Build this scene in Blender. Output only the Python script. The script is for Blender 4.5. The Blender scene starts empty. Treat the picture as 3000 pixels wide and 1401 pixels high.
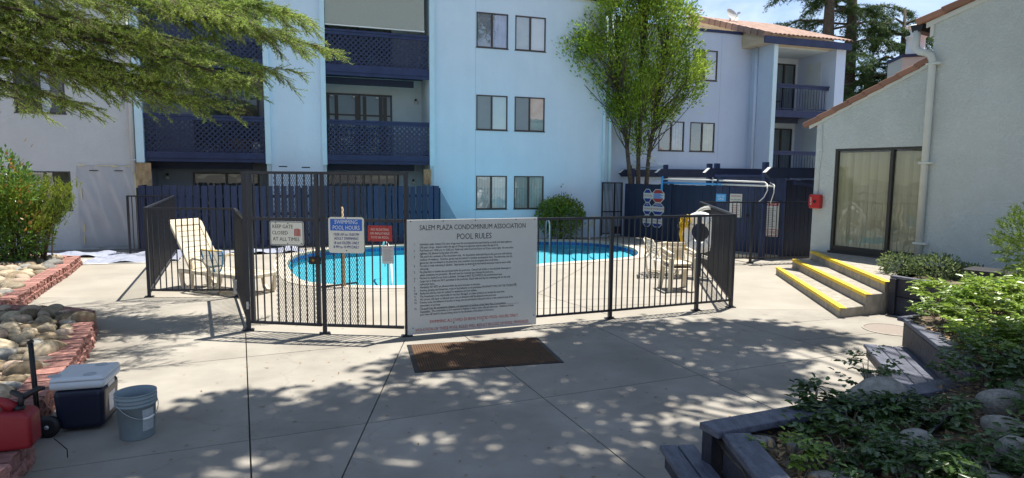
import bpy, bmesh, math, random
import numpy as np
from mathutils import Matrix, Vector
from mathutils.geometry import delaunay_2d_cdt

R = math.radians
scene = bpy.context.scene
COL = scene.collection

# ---------------------------------------------------------------- camera
cam_d = bpy.data.cameras.new('camera')
cam = bpy.data.objects.new('camera', cam_d)
COL.objects.link(cam)
cam_d.sensor_fit = 'HORIZONTAL'
cam_d.sensor_width = 36.0
cam_d.lens = 36.0 * 1820.0 / 3000.0
cam_d.clip_start = 0.05
cam_d.clip_end = 600
cam.rotation_mode = 'QUATERNION'
cam.location = (0, 0, 2.1)
cam.rotation_quaternion = (Matrix.Rotation(R(90 - 5.82), 3, 'X') @ Matrix.Rotation(R(0.5), 3, 'Z')).to_quaternion()
scene.camera = cam

# ---------------------------------------------------------------- world, sun, exposure
SUN_EL, SUN_AZ = 72.3, 49.0          # azimuth measured from +x towards +y
world = bpy.data.worlds.new('World')
scene.world = world
world.use_nodes = True
wn = world.node_tree
for nd in list(wn.nodes):
    wn.nodes.remove(nd)
w_out = wn.nodes.new('ShaderNodeOutputWorld')
w_bg = wn.nodes.new('ShaderNodeBackground')
w_sky = wn.nodes.new('ShaderNodeTexSky')
w_sky.sky_type = 'NISHITA'
w_sky.sun_disc = False
w_sky.sun_elevation = R(SUN_EL)
w_sky.sun_rotation = R(90 - SUN_AZ)
w_sky.altitude = 1400
w_sky.air_density = 1.0
w_sky.dust_density = 0.6
w_sky.ozone_density = 1.0
w_bg.inputs['Strength'].default_value = 0.095
# thin high cloud over the blue
tc = wn.nodes.new('ShaderNodeTexCoord')
mp = wn.nodes.new('ShaderNodeMapping')
mp.inputs['Scale'].default_value = (1.0, 1.0, 3.2)
nz = wn.nodes.new('ShaderNodeTexNoise')
nz.inputs['Scale'].default_value = 3.0
nz.inputs['Detail'].default_value = 7.0
nz.inputs['Roughness'].default_value = 0.55
nz.inputs['Distortion'].default_value = 0.5
rp = wn.nodes.new('ShaderNodeValToRGB')
rp.color_ramp.elements[0].position = 0.46
rp.color_ramp.elements[0].color = (0, 0, 0, 1)
rp.color_ramp.elements[1].position = 0.76
rp.color_ramp.elements[1].color = (0.85, 0.85, 0.85, 1)
mx = wn.nodes.new('ShaderNodeMix')
mx.data_type = 'RGBA'
mx.inputs['B'].default_value = (7.0, 7.6, 8.6, 1)
wn.links.new(tc.outputs['Generated'], mp.inputs['Vector'])
wn.links.new(mp.outputs['Vector'], nz.inputs['Vector'])
wn.links.new(nz.outputs['Fac'], rp.inputs['Fac'])
wn.links.new(rp.outputs['Color'], mx.inputs['Factor'])
wn.links.new(w_sky.outputs['Color'], mx.inputs['A'])
wn.links.new(mx.outputs['Result'], w_bg.inputs['Color'])
wn.links.new(w_bg.outputs['Background'], w_out.inputs['Surface'])

sun_d = bpy.data.lights.new('sun', 'SUN')
sun_d.energy = 5.0
sun_d.angle = R(0.53)
sun_d.color = (1.0, 0.95, 0.86)
sun = bpy.data.objects.new('sun', sun_d)
COL.objects.link(sun)
SUNV = Vector((math.cos(R(SUN_EL)) * math.cos(R(SUN_AZ)), math.cos(R(SUN_EL)) * math.sin(R(SUN_AZ)), math.sin(R(SUN_EL))))
sun.rotation_mode = 'QUATERNION'
sun.rotation_quaternion = SUNV.to_track_quat('Z', 'Y')
sun.location = (20, 23, 60)

vs = scene.view_settings
vs.view_transform = 'Standard'
vs.look = 'None'
vs.gamma = 1.0
vs.use_curve_mapping = False
vs.exposure = 0.90
scene.cycles.use_denoising = True
scene.cycles.max_bounces = 8
scene.cycles.transparent_max_bounces = 24
scene.cycles.sample_clamp_indirect = 4.0
scene.cycles.caustics_reflective = False
scene.cycles.caustics_refractive = False

rnd = random.Random(7)
nprnd = np.random.default_rng(11)

# ---------------------------------------------------------------- helpers
class Fr:
    """a local frame on the ground: x along, y away, z up"""
    def __init__(s, ox, oy, ang):
        s.o = (ox, oy); s.c = math.cos(ang); s.s = math.sin(ang); s.ang = ang
    def p(s, x, y, z):
        return (s.o[0] + x * s.c - y * s.s, s.o[1] + x * s.s + y * s.c, z)
    def mat(s, x, y, z):
        return Matrix.Translation(s.p(x, y, z)) @ Matrix.Rotation(s.ang, 4, 'Z')

W = Fr(0, 0, 0)
FA = Fr(0, 0, R(18.07))                        # the apartment blocks
FC = Fr(6.916, 13.442, R(-58.454))             # the clubhouse

class MB:
    def __init__(s):
        s.v = []; s.f = []; s.sm = []
    def quad(s, a, b, c, d, smooth=False):
        n = len(s.v); s.v += [a, b, c, d]; s.f.append((n, n + 1, n + 2, n + 3)); s.sm.append(smooth); return s
    def box(s, fr, x0, x1, y0, y1, z0, z1):
        n = len(s.v)
        for z in (z0, z1):
            for x, y in ((x0, y0), (x1, y0), (x1, y1), (x0, y1)):
                s.v.append(fr.p(x, y, z))
        for q in ((3, 2, 1, 0), (4, 5, 6, 7), (0, 1, 5, 4), (1, 2, 6, 5), (2, 3, 7, 6), (3, 0, 4, 7)):
            s.f.append(tuple(n + i for i in q)); s.sm.append(False)
        return s
    def hexa(s, p8):
        n = len(s.v); s.v += [tuple(p) for p in p8]
        for q in ((3, 2, 1, 0), (4, 5, 6, 7), (0, 1, 5, 4), (1, 2, 6, 5), (2, 3, 7, 6), (3, 0, 4, 7)):
            s.f.append(tuple(n + i for i in q)); s.sm.append(False)
        return s
    def bar(s, a, b, w, h=None, up=(0, 0, 1)):
        """rectangular bar from a to b"""
        h = h or w
        a = Vector(a); b = Vector(b); d = (b - a).normalized()
        u = Vector(up)
        if abs(d.dot(u)) > 0.95: u = Vector((1, 0, 0))
        sx = d.cross(u).normalized() * (w / 2); sy = sx.cross(d).normalized() * (h / 2)
        return s.hexa([a - sx - sy, a + sx - sy, b + sx - sy, b - sx - sy, a - sx + sy, a + sx + sy, b + sx + sy, b - sx + sy])
    def prism(s, poly, z0, z1):
        """vertical prism over a world polygon (ccw)"""
        n = len(s.v); k = len(poly)
        zz0 = z0 if isinstance(z0, (list, tuple)) else [z0] * k
        zz1 = z1 if isinstance(z1, (list, tuple)) else [z1] * k
        s.v += [(x, y, zz0[i]) for i, (x, y) in enumerate(poly)] + [(x, y, zz1[i]) for i, (x, y) in enumerate(poly)]
        s.f.append(tuple(n + i for i in reversed(range(k)))); s.sm.append(False)
        s.f.append(tuple(n + k + i for i in range(k))); s.sm.append(False)
        for i in range(k):
            j = (i + 1) % k
            s.f.append((n + i, n + j, n + k + j, n + k + i)); s.sm.append(False)
        return s
    def ext(s, fr, prof, y0, y1):
        """profile in the (x, z) plane of a frame extruded from y0 to y1"""
        n = len(s.v); k = len(prof)
        s.v += [fr.p(x, y0, z) for x, z in prof] + [fr.p(x, y1, z) for x, z in prof]
        s.f.append(tuple(n + i for i in range(k))); s.sm.append(False)
        s.f.append(tuple(n + k + i for i in reversed(range(k)))); s.sm.append(False)
        for i in range(k):
            j = (i + 1) % k
            s.f.append((n + j, n + i, n + k + i, n + k + j)); s.sm.append(False)
        return s
    def tube(s, pts, rad, sides=8, cap=True, smooth=True):
        pts = [Vector(p) for p in pts]; k = len(pts)
        rads = rad if isinstance(rad, (list, tuple)) else [rad] * k
        n0 = len(s.v); prev = None
        for i, p in enumerate(pts):
            d = (pts[min(i + 1, k - 1)] - pts[max(i - 1, 0)])
            d = d.normalized() if d.length > 1e-9 else Vector((0, 0, 1))
            if prev is None:
                u = Vector((0, 0, 1)) if abs(d.z) < 0.9 else Vector((1, 0, 0))
                a = d.cross(u).normalized()
            else:
                a = (prev - d * prev.dot(d))
                a = a.normalized() if a.length > 1e-6 else d.orthogonal().normalized()
            prev = a; b = d.cross(a)
            for j in range(sides):
                t = 2 * math.pi * j / sides
                s.v.append(tuple(p + (a * math.cos(t) + b * math.sin(t)) * rads[i]))
        for i in range(k - 1):
            for j in range(sides):
                j2 = (j + 1) % sides
                s.f.append((n0 + i * sides + j, n0 + i * sides + j2, n0 + (i + 1) * sides + j2, n0 + (i + 1) * sides + j)); s.sm.append(smooth)
        if cap:
            s.f.append(tuple(n0 + j for j in reversed(range(sides)))); s.sm.append(False)
            s.f.append(tuple(n0 + (k - 1) * sides + j for j in range(sides))); s.sm.append(False)
        return s
    def lathe(s, prof, M=None, sides=24, smooth=True):
        """profile of (r, z) turned about z, placed by matrix M"""
        M = M or Matrix.Identity(4); n0 = len(s.v); k = len(prof)
        for r, z in prof:
            for j in range(sides):
                t = 2 * math.pi * j / sides
                s.v.append(tuple(M @ Vector((r * math.cos(t), r * math.sin(t), z))))
        for i in range(k - 1):
            for j in range(sides):
                j2 = (j + 1) % sides
                s.f.append((n0 + i * sides + j, n0 + i * sides + j2, n0 + (i + 1) * sides + j2, n0 + (i + 1) * sides + j)); s.sm.append(smooth)
        return s
    def mesh(s, name):
        me = bpy.data.meshes.new(name)
        me.from_pydata([tuple(v) for v in s.v], [], s.f)
        me.polygons.foreach_set('use_smooth', s.sm)
        me.update()
        return me
    def build(s, name, mat, parent=None, **kw):
        return link(name, s.mesh(name), mat, parent, **kw)

def setp(o, label=None, cat=None, group=None, kind=None):
    if label: o['label'] = label
    if cat: o['category'] = cat
    if group: o['group'] = group
    if kind: o['kind'] = kind
    return o

def adopt(o, parent):
    if parent is not None:
        o.parent = parent
        if parent.type == 'EMPTY':
            o.matrix_parent_inverse = Matrix.Translation(-parent.location)
    return o

def link(name, me, mat, parent=None, label=None, cat=None, group=None, kind=None, M=None):
    o = bpy.data.objects.new(name, me)
    COL.objects.link(o)
    if mat is not None and me is not None and hasattr(me, 'materials') and len(me.materials) == 0:
        me.materials.append(mat)
    adopt(o, parent)
    if M is not None: o.matrix_basis = M
    return setp(o, label, cat, group, kind)

def thing(name, loc, label, cat, group=None, kind=None):
    o = bpy.data.objects.new(name, None)
    COL.objects.link(o)
    o.location = loc; o.empty_display_size = 0.2
    return setp(o, label, cat, group, kind)

def bevel(o, w=0.006, seg=2):
    m = o.modifiers.new('bevel', 'BEVEL'); m.width = w; m.segments = seg; m.limit_method = 'ANGLE'; m.angle_limit = R(40)
    return o

def np_mesh(name, V, F, smooth=False):
    """mesh from numpy verts (N,3) and faces (M,k)"""
    me = bpy.data.meshes.new(name)
    V = np.asarray(V, np.float32); F = np.asarray(F, np.int32)
    me.vertices.add(len(V)); me.vertices.foreach_set('co', V.ravel())
    k = F.shape[1]
    me.loops.add(F.size); me.loops.foreach_set('vertex_index', F.ravel())
    me.polygons.add(len(F)); me.polygons.foreach_set('loop_start', np.arange(0, F.size, k, dtype=np.int32))
    if smooth: me.polygons.foreach_set('use_smooth', np.ones(len(F), bool))
    me.update(calc_edges=True); me.validate()
    return me

def txt(name, s, mat, parent, fr, x, y, z, size, align='CENTER', tilt=0.0, bold=0.0, spacing=1.0, xs=1.0, lh=1.0):
    """flat lettering standing in the x-z plane of a frame, facing -y"""
    c = bpy.data.curves.new(name, 'FONT')
    c.body = s; c.size = size; c.align_x = align; c.align_y = 'CENTER'; c.extrude = 0.0006; c.offset = bold
    c.space_character = spacing; c.space_line = lh
    c.resolution_u = 2
    tmp = bpy.data.objects.new(name, c)
    me = bpy.data.meshes.new_from_object(tmp)
    bpy.data.objects.remove(tmp); bpy.data.curves.remove(c)
    me.materials.clear(); me.materials.append(mat)
    o = bpy.data.objects.new(name, me); COL.objects.link(o)
    adopt(o, parent)
    o.matrix_basis = fr.mat(x, y, z) @ Matrix.Rotation(R(90), 4, 'X') @ Matrix.Rotation(tilt, 4, 'Z') @ Matrix.Diagonal((xs, 1, 1, 1))
    return o

# ---------------------------------------------------------------- materials
def mat(name, col, rough=0.7, var=0.0, vscale=3.0, bump=0.0, bscale=40.0, metal=0.0, spec=0.4, col2=None, grain=0.0, gscale=180.0,
        objvar=0.0, stretch=None, stain=0.0, spots=0.0, detail=5.0, bdist=0.02, coat=0.0, translucent=0.0, island=0.0):
    """procedural surface: base colour with soft variation between col and col2, fine grain, relief"""
    m = bpy.data.materials.new(name); m.use_nodes = True
    nt = m.node_tree; N = nt.nodes; L = nt.links
    b = N['Principled BSDF']
    b.inputs['Roughness'].default_value = rough
    b.inputs['Metallic'].default_value = metal
    b.inputs['Specular IOR Level'].default_value = spec
    if coat: b.inputs['Coat Weight'].default_value = coat
    t = N.new('ShaderNodeTexCoord'); vec = t.outputs['Object']
    if stretch:
        mpn = N.new('ShaderNodeMapping'); mpn.inputs['Scale'].default_value = stretch
        L.new(vec, mpn.inputs['Vector']); vec = mpn.outputs['Vector']
    c = (*col, 1)
    cur = None
    if col2 is not None or var:
        c2 = (*col2, 1) if col2 is not None else tuple(x * (1 - var) for x in col) + (1,)
        n = N.new('ShaderNodeTexNoise'); n.inputs['Scale'].default_value = vscale; n.inputs['Detail'].default_value = detail
        n.inputs['Roughness'].default_value = 0.6
        r = N.new('ShaderNodeValToRGB')
        r.color_ramp.elements[0].position = 0.36; r.color_ramp.elements[0].color = c2
        r.color_ramp.elements[1].position = 0.62; r.color_ramp.elements[1].color = c
        L.new(vec, n.inputs['Vector']); L.new(n.outputs['Fac'], r.inputs['Fac']); cur = r.outputs['Color']
    def mul(cur, fac_socket, lo, hi):
        mr = N.new('ShaderNodeMapRange'); mr.inputs['To Min'].default_value = lo; mr.inputs['To Max'].default_value = hi
        L.new(fac_socket, mr.inputs['Value'])
        h = N.new('ShaderNodeHueSaturation')
        L.new(mr.outputs['Result'], h.inputs['Value'])
        if cur is None: h.inputs['Color'].default_value = c
        else: L.new(cur, h.inputs['Color'])
        return h.outputs['Color']
    if grain:
        g = N.new('ShaderNodeTexNoise'); g.inputs['Scale'].default_value = gscale; g.inputs['Detail'].default_value = 3
        L.new(vec, g.inputs['Vector']); cur = mul(cur, g.outputs['Fac'], 1 - grain, 1 + grain)
    if objvar:
        oi = N.new('ShaderNodeObjectInfo'); cur = mul(cur, oi.outputs['Random'], 1 - objvar, 1 + objvar)
    if island:
        ge = N.new('ShaderNodeNewGeometry'); cur = mul(cur, ge.outputs['Random Per Island'], 1 - island, 1 + island)
    if stain:
        g = N.new('ShaderNodeTexNoise'); g.inputs['Scale'].default_value = 0.45; g.inputs['Detail'].default_value = 8; g.inputs['Distortion'].default_value = 0.8
        L.new(vec, g.inputs['Vector']); cur = mul(cur, g.outputs['Fac'], 1 - 2.2 * stain, 1 + 2.2 * stain)
    if spots:
        v1 = N.new('ShaderNodeTexVoronoi'); v1.inputs['Scale'].default_value = 5.5
        r1 = N.new('ShaderNodeValToRGB'); r1.color_ramp.elements[0].position = 0.03; r1.color_ramp.elements[0].color = (0, 0, 0, 1); r1.color_ramp.elements[1].position = 0.10
        L.new(vec, v1.inputs['Vector']); L.new(v1.outputs['Distance'], r1.inputs['Fac']); cur = mul(cur, r1.outputs['Color'], 1 - spots, 1)
        v2 = N.new('ShaderNodeTexVoronoi'); v2.feature = 'DISTANCE_TO_EDGE'; v2.inputs['Scale'].default_value = 0.42
        n9 = N.new('ShaderNodeTexNoise'); n9.inputs['Scale'].default_value = 2.5; n9.inputs['Detail'].default_value = 6
        m9 = N.new('ShaderNodeMix'); m9.data_type = 'RGBA'; m9.inputs['Factor'].default_value = 0.28
        L.new(vec, n9.inputs['Vector']); L.new(vec, m9.inputs['A']); L.new(n9.outputs['Color'], m9.inputs['B']); L.new(m9.outputs['Result'], v2.inputs['Vector'])
        r2 = N.new('ShaderNodeValToRGB'); r2.color_ramp.elements[0].position = 0.0; r2.color_ramp.elements[0].color = (0, 0, 0, 1); r2.color_ramp.elements[1].position = 0.003
        L.new(v2.outputs['Distance'], r2.inputs['Fac']); cur = mul(cur, r2.outputs['Color'], 1 - spots * .3, 1)
    if cur is None: b.inputs['Base Color'].default_value = c
    else: L.new(cur, b.inputs['Base Color'])
    if bump:
        n2 = N.new('ShaderNodeTexNoise'); n2.inputs['Scale'].default_value = bscale; n2.inputs['Detail'].default_value = 6
        L.new(vec, n2.inputs['Vector'])
        bp = N.new('ShaderNodeBump'); bp.inputs['Strength'].default_value = bump; bp.inputs['Distance'].default_value = bdist
        L.new(n2.outputs['Fac'], bp.inputs['Height']); L.new(bp.outputs['Normal'], b.inputs['Normal'])
    if translucent:
        tr = N.new('ShaderNodeBsdfTranslucent'); ms = N.new('ShaderNodeMixShader'); ms.inputs['Fac'].default_value = translucent
        if cur is None: tr.inputs['Color'].default_value = c
        else: L.new(cur, tr.inputs['Color'])
        L.new(b.outputs['BSDF'], ms.inputs[1]); L.new(tr.outputs['BSDF'], ms.inputs[2])
        L.new(ms.outputs['Shader'], N['Material Output'].inputs['Surface'])
    return m

def leafmat(name, a, b2, trans=0.35, rough=0.55, island=0.35, spec=0.3):
    return mat(name, a, rough, vscale=1.3, col2=b2, translucent=trans, island=island, spec=spec)

def stucco(name, col, col2, scale=26.0, strength=0.5):
    """swirled lace stucco: raised ridges from a distorted voronoi"""
    m = mat(name, col, 0.9, col2=col2, vscale=0.9, grain=0.06, gscale=60, spec=0.2)
    nt = m.node_tree; N = nt.nodes; L = nt.links; b = N['Principled BSDF']
    t = N.new('ShaderNodeTexCoord')
    n1 = N.new('ShaderNodeTexNoise'); n1.inputs['Scale'].default_value = scale * 0.35; n1.inputs['Distortion'].default_value = 2.5; n1.inputs['Detail'].default_value = 4
    n2 = N.new('ShaderNodeTexNoise'); n2.inputs['Scale'].default_value = scale; n2.inputs['Distortion'].default_value = 1.2; n2.inputs['Detail'].default_value = 6
    ad = N.new('ShaderNodeMath'); ad.operation = 'ADD'
    rr = N.new('ShaderNodeValToRGB'); rr.color_ramp.elements[0].position = 0.44; rr.color_ramp.elements[1].position = 0.56
    bp = N.new('ShaderNodeBump'); bp.inputs['Strength'].default_value = strength; bp.inputs['Distance'].default_value = 0.02
    L.new(t.outputs['Object'], n1.inputs['Vector']); L.new(t.outputs['Object'], n2.inputs['Vector'])
    L.new(n1.outputs['Fac'], rr.inputs['Fac']); L.new(rr.outputs['Color'], ad.inputs[0]); L.new(n2.outputs['Fac'], ad.inputs[1])
    L.new(ad.outputs['Value'], bp.inputs['Height']); L.new(bp.outputs['Normal'], b.inputs['Normal'])
    # faint vertical run marks and patchy fading of the paint
    src = b.inputs['Base Color'].links[0].from_socket
    for sc_, st, amt in ((1.0, (2.2, 2.2, 0.16), 0.05), (0.3, (1, 1, 1), 0.05)):
        mpp = N.new('ShaderNodeMapping'); mpp.inputs['Scale'].default_value = st
        nn_ = N.new('ShaderNodeTexNoise'); nn_.inputs['Scale'].default_value = sc_; nn_.inputs['Detail'].default_value = 7; nn_.inputs['Roughness'].default_value = 0.62
        mr = N.new('ShaderNodeMapRange'); mr.inputs['From Min'].default_value = 0.3; mr.inputs['From Max'].default_value = 0.7
        mr.inputs['To Min'].default_value = 1 - amt; mr.inputs['To Max'].default_value = 1.0
        hs = N.new('ShaderNodeHueSaturation')
        L.new(t.outputs['Object'], mpp.inputs['Vector']); L.new(mpp.outputs['Vector'], nn_.inputs['Vector']); L.new(nn_.outputs['Fac'], mr.inputs['Value'])
        L.new(mr.outputs['Result'], hs.inputs['Value']); L.new(src, hs.inputs['Color']); src = hs.outputs['Color']
    L.new(src, b.inputs['Base Color'])
    return m

def glass(name, tint=(0.75, 0.8, 0.8), refl=0.12):
    m = bpy.data.materials.new(name); m.use_nodes = True
    nt = m.node_tree; N = nt.nodes; L = nt.links
    N.remove(N['Principled BSDF'])
    tr = N.new('ShaderNodeBsdfTransparent'); tr.inputs['Color'].default_value = (*tint, 1)
    gl = N.new('ShaderNodeBsdfGlossy'); gl.inputs['Roughness'].default_value = 0.015; gl.inputs['Color'].default_value = (0.95, 0.97, 1, 1)
    lw = N.new('ShaderNodeLayerWeight'); lw.inputs['Blend'].default_value = 0.12
    ad = N.new('ShaderNodeMath'); ad.operation = 'ADD'; ad.inputs[1].default_value = refl; ad.use_clamp = True
    n = N.new('ShaderNodeTexNoise'); n.inputs['Scale'].default_value = 1.6
    bp = N.new('ShaderNodeBump'); bp.inputs['Strength'].default_value = 0.08; bp.inputs['Distance'].default_value = 0.05
    t = N.new('ShaderNodeTexCoord')
    ms = N.new('ShaderNodeMixShader')
    L.new(t.outputs['Object'], n.inputs['Vector']); L.new(n.outputs['Fac'], bp.inputs['Height']); L.new(bp.outputs['Normal'], gl.inputs['Normal'])
    L.new(lw.outputs['Facing'], ad.inputs[0]); L.new(ad.outputs['Value'], ms.inputs['Fac'])
    L.new(tr.outputs['BSDF'], ms.inputs[1]); L.new(gl.outputs['BSDF'], ms.inputs[2])
    L.new(ms.outputs['Shader'], N['Material Output'].inputs['Surface'])
    return m

M_conc = mat('plaza_concrete', (0.31, 0.287, 0.249), 0.9, col2=(0.24, 0.22, 0.19), vscale=1.1, grain=0.10, gscale=90, bump=0.12, bscale=160, spec=0.2, bdist=0.006, objvar=0.05, stain=0.11, spots=0.38)
M_deck = mat('deck_concrete', (0.335, 0.309, 0.264), 0.9, col2=(0.28, 0.256, 0.216), vscale=0.8, grain=0.07, gscale=80, bump=0.1, bscale=150, spec=0.2, bdist=0.006, stain=0.06)
M_joint = mat('joint_dark', (0.06, 0.055, 0.05), 0.95)
M_dirt = mat('soil', (0.10, 0.075, 0.05), 0.95, col2=(0.17, 0.13, 0.085), vscale=9, grain=0.4, gscale=50, bump=0.6, bscale=30)
M_ground = mat('gravel_ground', (0.27, 0.245, 0.20), 0.95, col2=(0.20, 0.18, 0.145), vscale=2, grain=.3, gscale=40)
M_blue = stucco('blue_stucco', (0.69, 0.81, 0.93), (0.65, 0.78, 0.905), 14, 0.10)
M_bluefin = mat('blue_trim', (0.60, 0.78, 0.88), 0.8, var=0.06, vscale=2, bump=0.05, bscale=60)
M_grey = stucco('grey_stucco', (0.62, 0.625, 0.64), (0.585, 0.59, 0.605), 14, 0.18)
M_blueB = stucco('pale_blue_stucco', (0.60, 0.71, 0.89), (0.57, 0.68, 0.86), 14, 0.10)
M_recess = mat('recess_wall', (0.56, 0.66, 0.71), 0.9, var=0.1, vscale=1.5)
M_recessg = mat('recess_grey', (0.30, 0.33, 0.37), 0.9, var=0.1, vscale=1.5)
M_club = stucco('clubhouse_stucco', (0.60, 0.65, 0.635), (0.54, 0.585, 0.57), 26, 0.5)
M_clubtrim = mat('clubhouse_trim', (0.60, 0.63, 0.59), 0.6, var=0.05)
M_navy = mat('navy_paint', (0.03, 0.042, 0.10), 0.6, col2=(0.02, 0.03, 0.075), vscale=6, grain=0.2, gscale=60, bump=0.12, bscale=50, objvar=0.14, stretch=(6, 6, 0.6))
M_navyh = mat('navy_paint_beam', (0.030, 0.044, 0.115), 0.6, col2=(0.02, 0.031, 0.088), vscale=3, grain=0.2, gscale=60, bump=0.12, bscale=50)
M_navydk = mat('dark_navy_paint', (0.016, 0.024, 0.055), 0.65, col2=(0.012, 0.019, 0.045), vscale=4, bump=0.1, bscale=40, objvar=0.15)
M_steel = mat('black_steel', (0.016, 0.017, 0.026), 0.42, var=0.25, vscale=8, spec=0.5)
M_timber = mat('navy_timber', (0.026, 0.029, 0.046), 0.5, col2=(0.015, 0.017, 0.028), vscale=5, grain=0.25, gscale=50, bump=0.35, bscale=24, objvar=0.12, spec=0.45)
M_timbertop = mat('sunlit_timber', (0.125, 0.132, 0.17), 0.5, col2=(0.065, 0.07, 0.095), vscale=4, grain=0.3, gscale=50, bump=0.4, bscale=22, objvar=0.12, stretch=(5, 1.5, 5))  # lighter copy of navy_timber: sun and sky sheen on top boards painted in
M_winframe = mat('bronze_frame', (0.055, 0.045, 0.045), 0.45, var=0.1, spec=0.5)
M_dooralu = mat('dark_aluminium', (0.05, 0.048, 0.045), 0.4, metal=0.3)
M_glass = glass('window_glass', (0.96, 0.97, 0.97), 0.16)
M_glassdk = glass('door_glass', (0.45, 0.48, 0.48), 0.06)
M_glasscl = glass('patio_glass', (0.86, 0.87, 0.84), 0.03)
M_screen = mat('insect_screen', (0.30, 0.315, 0.33), 0.85, var=0.06, vscale=4)
M_blind = mat('window_blind', (0.86, 0.88, 0.88), 0.8, var=0.08, vscale=4)
M_blinddk = mat('dark_green_blind', (0.13, 0.145, 0.10), 0.8, var=0.2, vscale=5)  # dark greenish slats of the ground floor blinds
M_curtain = mat('curtain', (0.55, 0.56, 0.60), 0.85, var=0.12, vscale=6)
M_dark = mat('dark_interior', (0.012, 0.013, 0.014), 0.9)
M_vert = mat('vertical_blind', (0.58, 0.57, 0.41), 0.8, objvar=0.08, var=0.06)
M_awning = mat('awning_cloth', (0.50, 0.50, 0.44), 0.9, grain=0.15, gscale=60, stretch=(1, 1, 0.3), translucent=0.25)
M_white = mat('white_paint', (0.78, 0.77, 0.74), 0.5, var=0.05)
M_whitepl = mat('white_plastic', (0.74, 0.73, 0.70), 0.4, var=0.06, vscale=5)
M_signw = mat('sign_white', (0.60, 0.59, 0.54), 0.45, var=0.05, vscale=2)
M_signcream = mat('sign_cream', (0.72, 0.69, 0.58), 0.5, var=0.04)
M_ink = mat('sign_black', (0.012, 0.012, 0.014), 0.6)
M_inkred = mat('sign_red_ink', (0.42, 0.03, 0.02), 0.6)
M_inkblue = mat('sign_blue_ink', (0.02, 0.03, 0.22), 0.6)
M_signblue = mat('sign_blue', (0.03, 0.13, 0.48), 0.5)
M_signred = mat('sign_red', (0.40, 0.035, 0.03), 0.5)
M_skyblue = mat('sign_sky_blue', (0.08, 0.36, 0.72), 0.5)
M_yellow = mat('safety_yellow', (0.80, 0.55, 0.015), 0.6, col2=(0.60, 0.42, 0.06), vscale=7, grain=0.2, gscale=70, detail=9)
M_stepc = mat('step_concrete', (0.36, 0.33, 0.28), 0.9, col2=(0.25, 0.225, 0.185), vscale=5, grain=0.15, gscale=70, bump=0.15, bscale=60, stretch=(1.5, 1.5, 0.8))
M_tile = mat('clay_tile', (0.31, 0.165, 0.115), 0.85, col2=(0.24, 0.125, 0.09), vscale=4, objvar=0.16, bump=0.1, bscale=40)
M_tileB = mat('pale_clay_tile', (0.36, 0.235, 0.185), 0.85, col2=(0.28, 0.18, 0.14), vscale=4, objvar=0.16)
M_tan = mat('tan_panel', (0.60, 0.50, 0.36), 0.85, var=0.08)
M_block = mat('red_block', (0.38, 0.185, 0.155), 0.95, col2=(0.25, 0.125, 0.105), vscale=12, grain=0.3, gscale=60, bump=0.8, bscale=26, objvar=0.22, bdist=0.03)
M_tarp = mat('masking_sheet', (0.36, 0.38, 0.46), 0.35, col2=(0.27, 0.295, 0.38), vscale=5, bump=0.9, bscale=7, spec=0.6, bdist=0.05)
M_paper = mat('kraft_paper', (0.47, 0.33, 0.19), 0.8, col2=(0.36, 0.25, 0.14), vscale=7, bump=0.5, bscale=9)
M_tape = mat('masking_tape', (0.70, 0.62, 0.34), 0.7)
M_resin = mat('beige_resin', (0.70, 0.61, 0.46), 0.45, var=0.08, vscale=7)
M_resinw = mat('white_resin', (0.66, 0.65, 0.60), 0.45, var=0.08)
M_bark = mat('tree_bark', (0.12, 0.095, 0.07), 0.95, col2=(0.05, 0.04, 0.032), vscale=14, bump=0.6, bscale=30)
M_barkg = mat('grey_twig', (0.20, 0.16, 0.12), 0.9, var=0.4, vscale=14)
M_cedar = leafmat('cedar_needles', (0.42, 0.55, 0.11), (0.19, 0.30, 0.06), 0.38, 0.6, 0.6)
M_conifer = leafmat('conifer_needles', (0.085, 0.14, 0.04), (0.045, 0.085, 0.03), 0.30, 0.6, 0.4)
M_leaf = leafmat('bright_leaf', (0.33, 0.44, 0.05), (0.16, 0.27, 0.03), 0.42, 0.5, 0.5)
M_canopy = leafmat('canopy_leaf', (0.10, 0.17, 0.03), (0.06, 0.11, 0.02), 0.12, 0.6, 0.3)
M_gloss = leafmat('glossy_leaf', (0.15, 0.27, 0.04), (0.08, 0.16, 0.03), 0.28, 0.3, 0.4, 0.6)
M_redtip = leafmat('copper_leaf', (0.36, 0.15, 0.04), (0.30, 0.20, 0.05), 0.35, 0.35, 0.3)
M_juniper = leafmat('juniper_needles', (0.30, 0.35, 0.04), (0.15, 0.22, 0.04), 0.38, 0.6, 0.4)
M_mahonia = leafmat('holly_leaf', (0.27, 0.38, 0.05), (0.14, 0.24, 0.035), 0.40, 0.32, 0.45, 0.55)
M_mahoniadk = leafmat('shaded_holly_leaf', (0.075, 0.135, 0.03), (0.04, 0.085, 0.02), 0.28, 0.3, 0.45, 0.55)  # darker copy of holly_leaf, shade of the near planter put into the colour
M_litter = leafmat('dry_leaf', (0.40, 0.27, 0.14), (0.24, 0.15, 0.075), 0.1, 0.8, 0.5)
M_chrome = mat('stainless_tube', (0.72, 0.72, 0.70), 0.22, metal=0.9)
M_galv = mat('galvanised', (0.42, 0.43, 0.44), 0.4, metal=0.6, var=0.1)
M_rubber = mat('black_plastic', (0.014, 0.014, 0.016), 0.5, var=0.2)
M_red = mat('red_plastic', (0.24, 0.012, 0.02), 0.45, var=0.12, vscale=5, bump=0.08, bscale=90)
M_alarm = mat('alarm_red', (0.46, 0.02, 0.02), 0.3)
M_coolnavy = mat('cooler_navy', (0.012, 0.016, 0.035), 0.4, bump=0.05, bscale=120)
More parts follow.
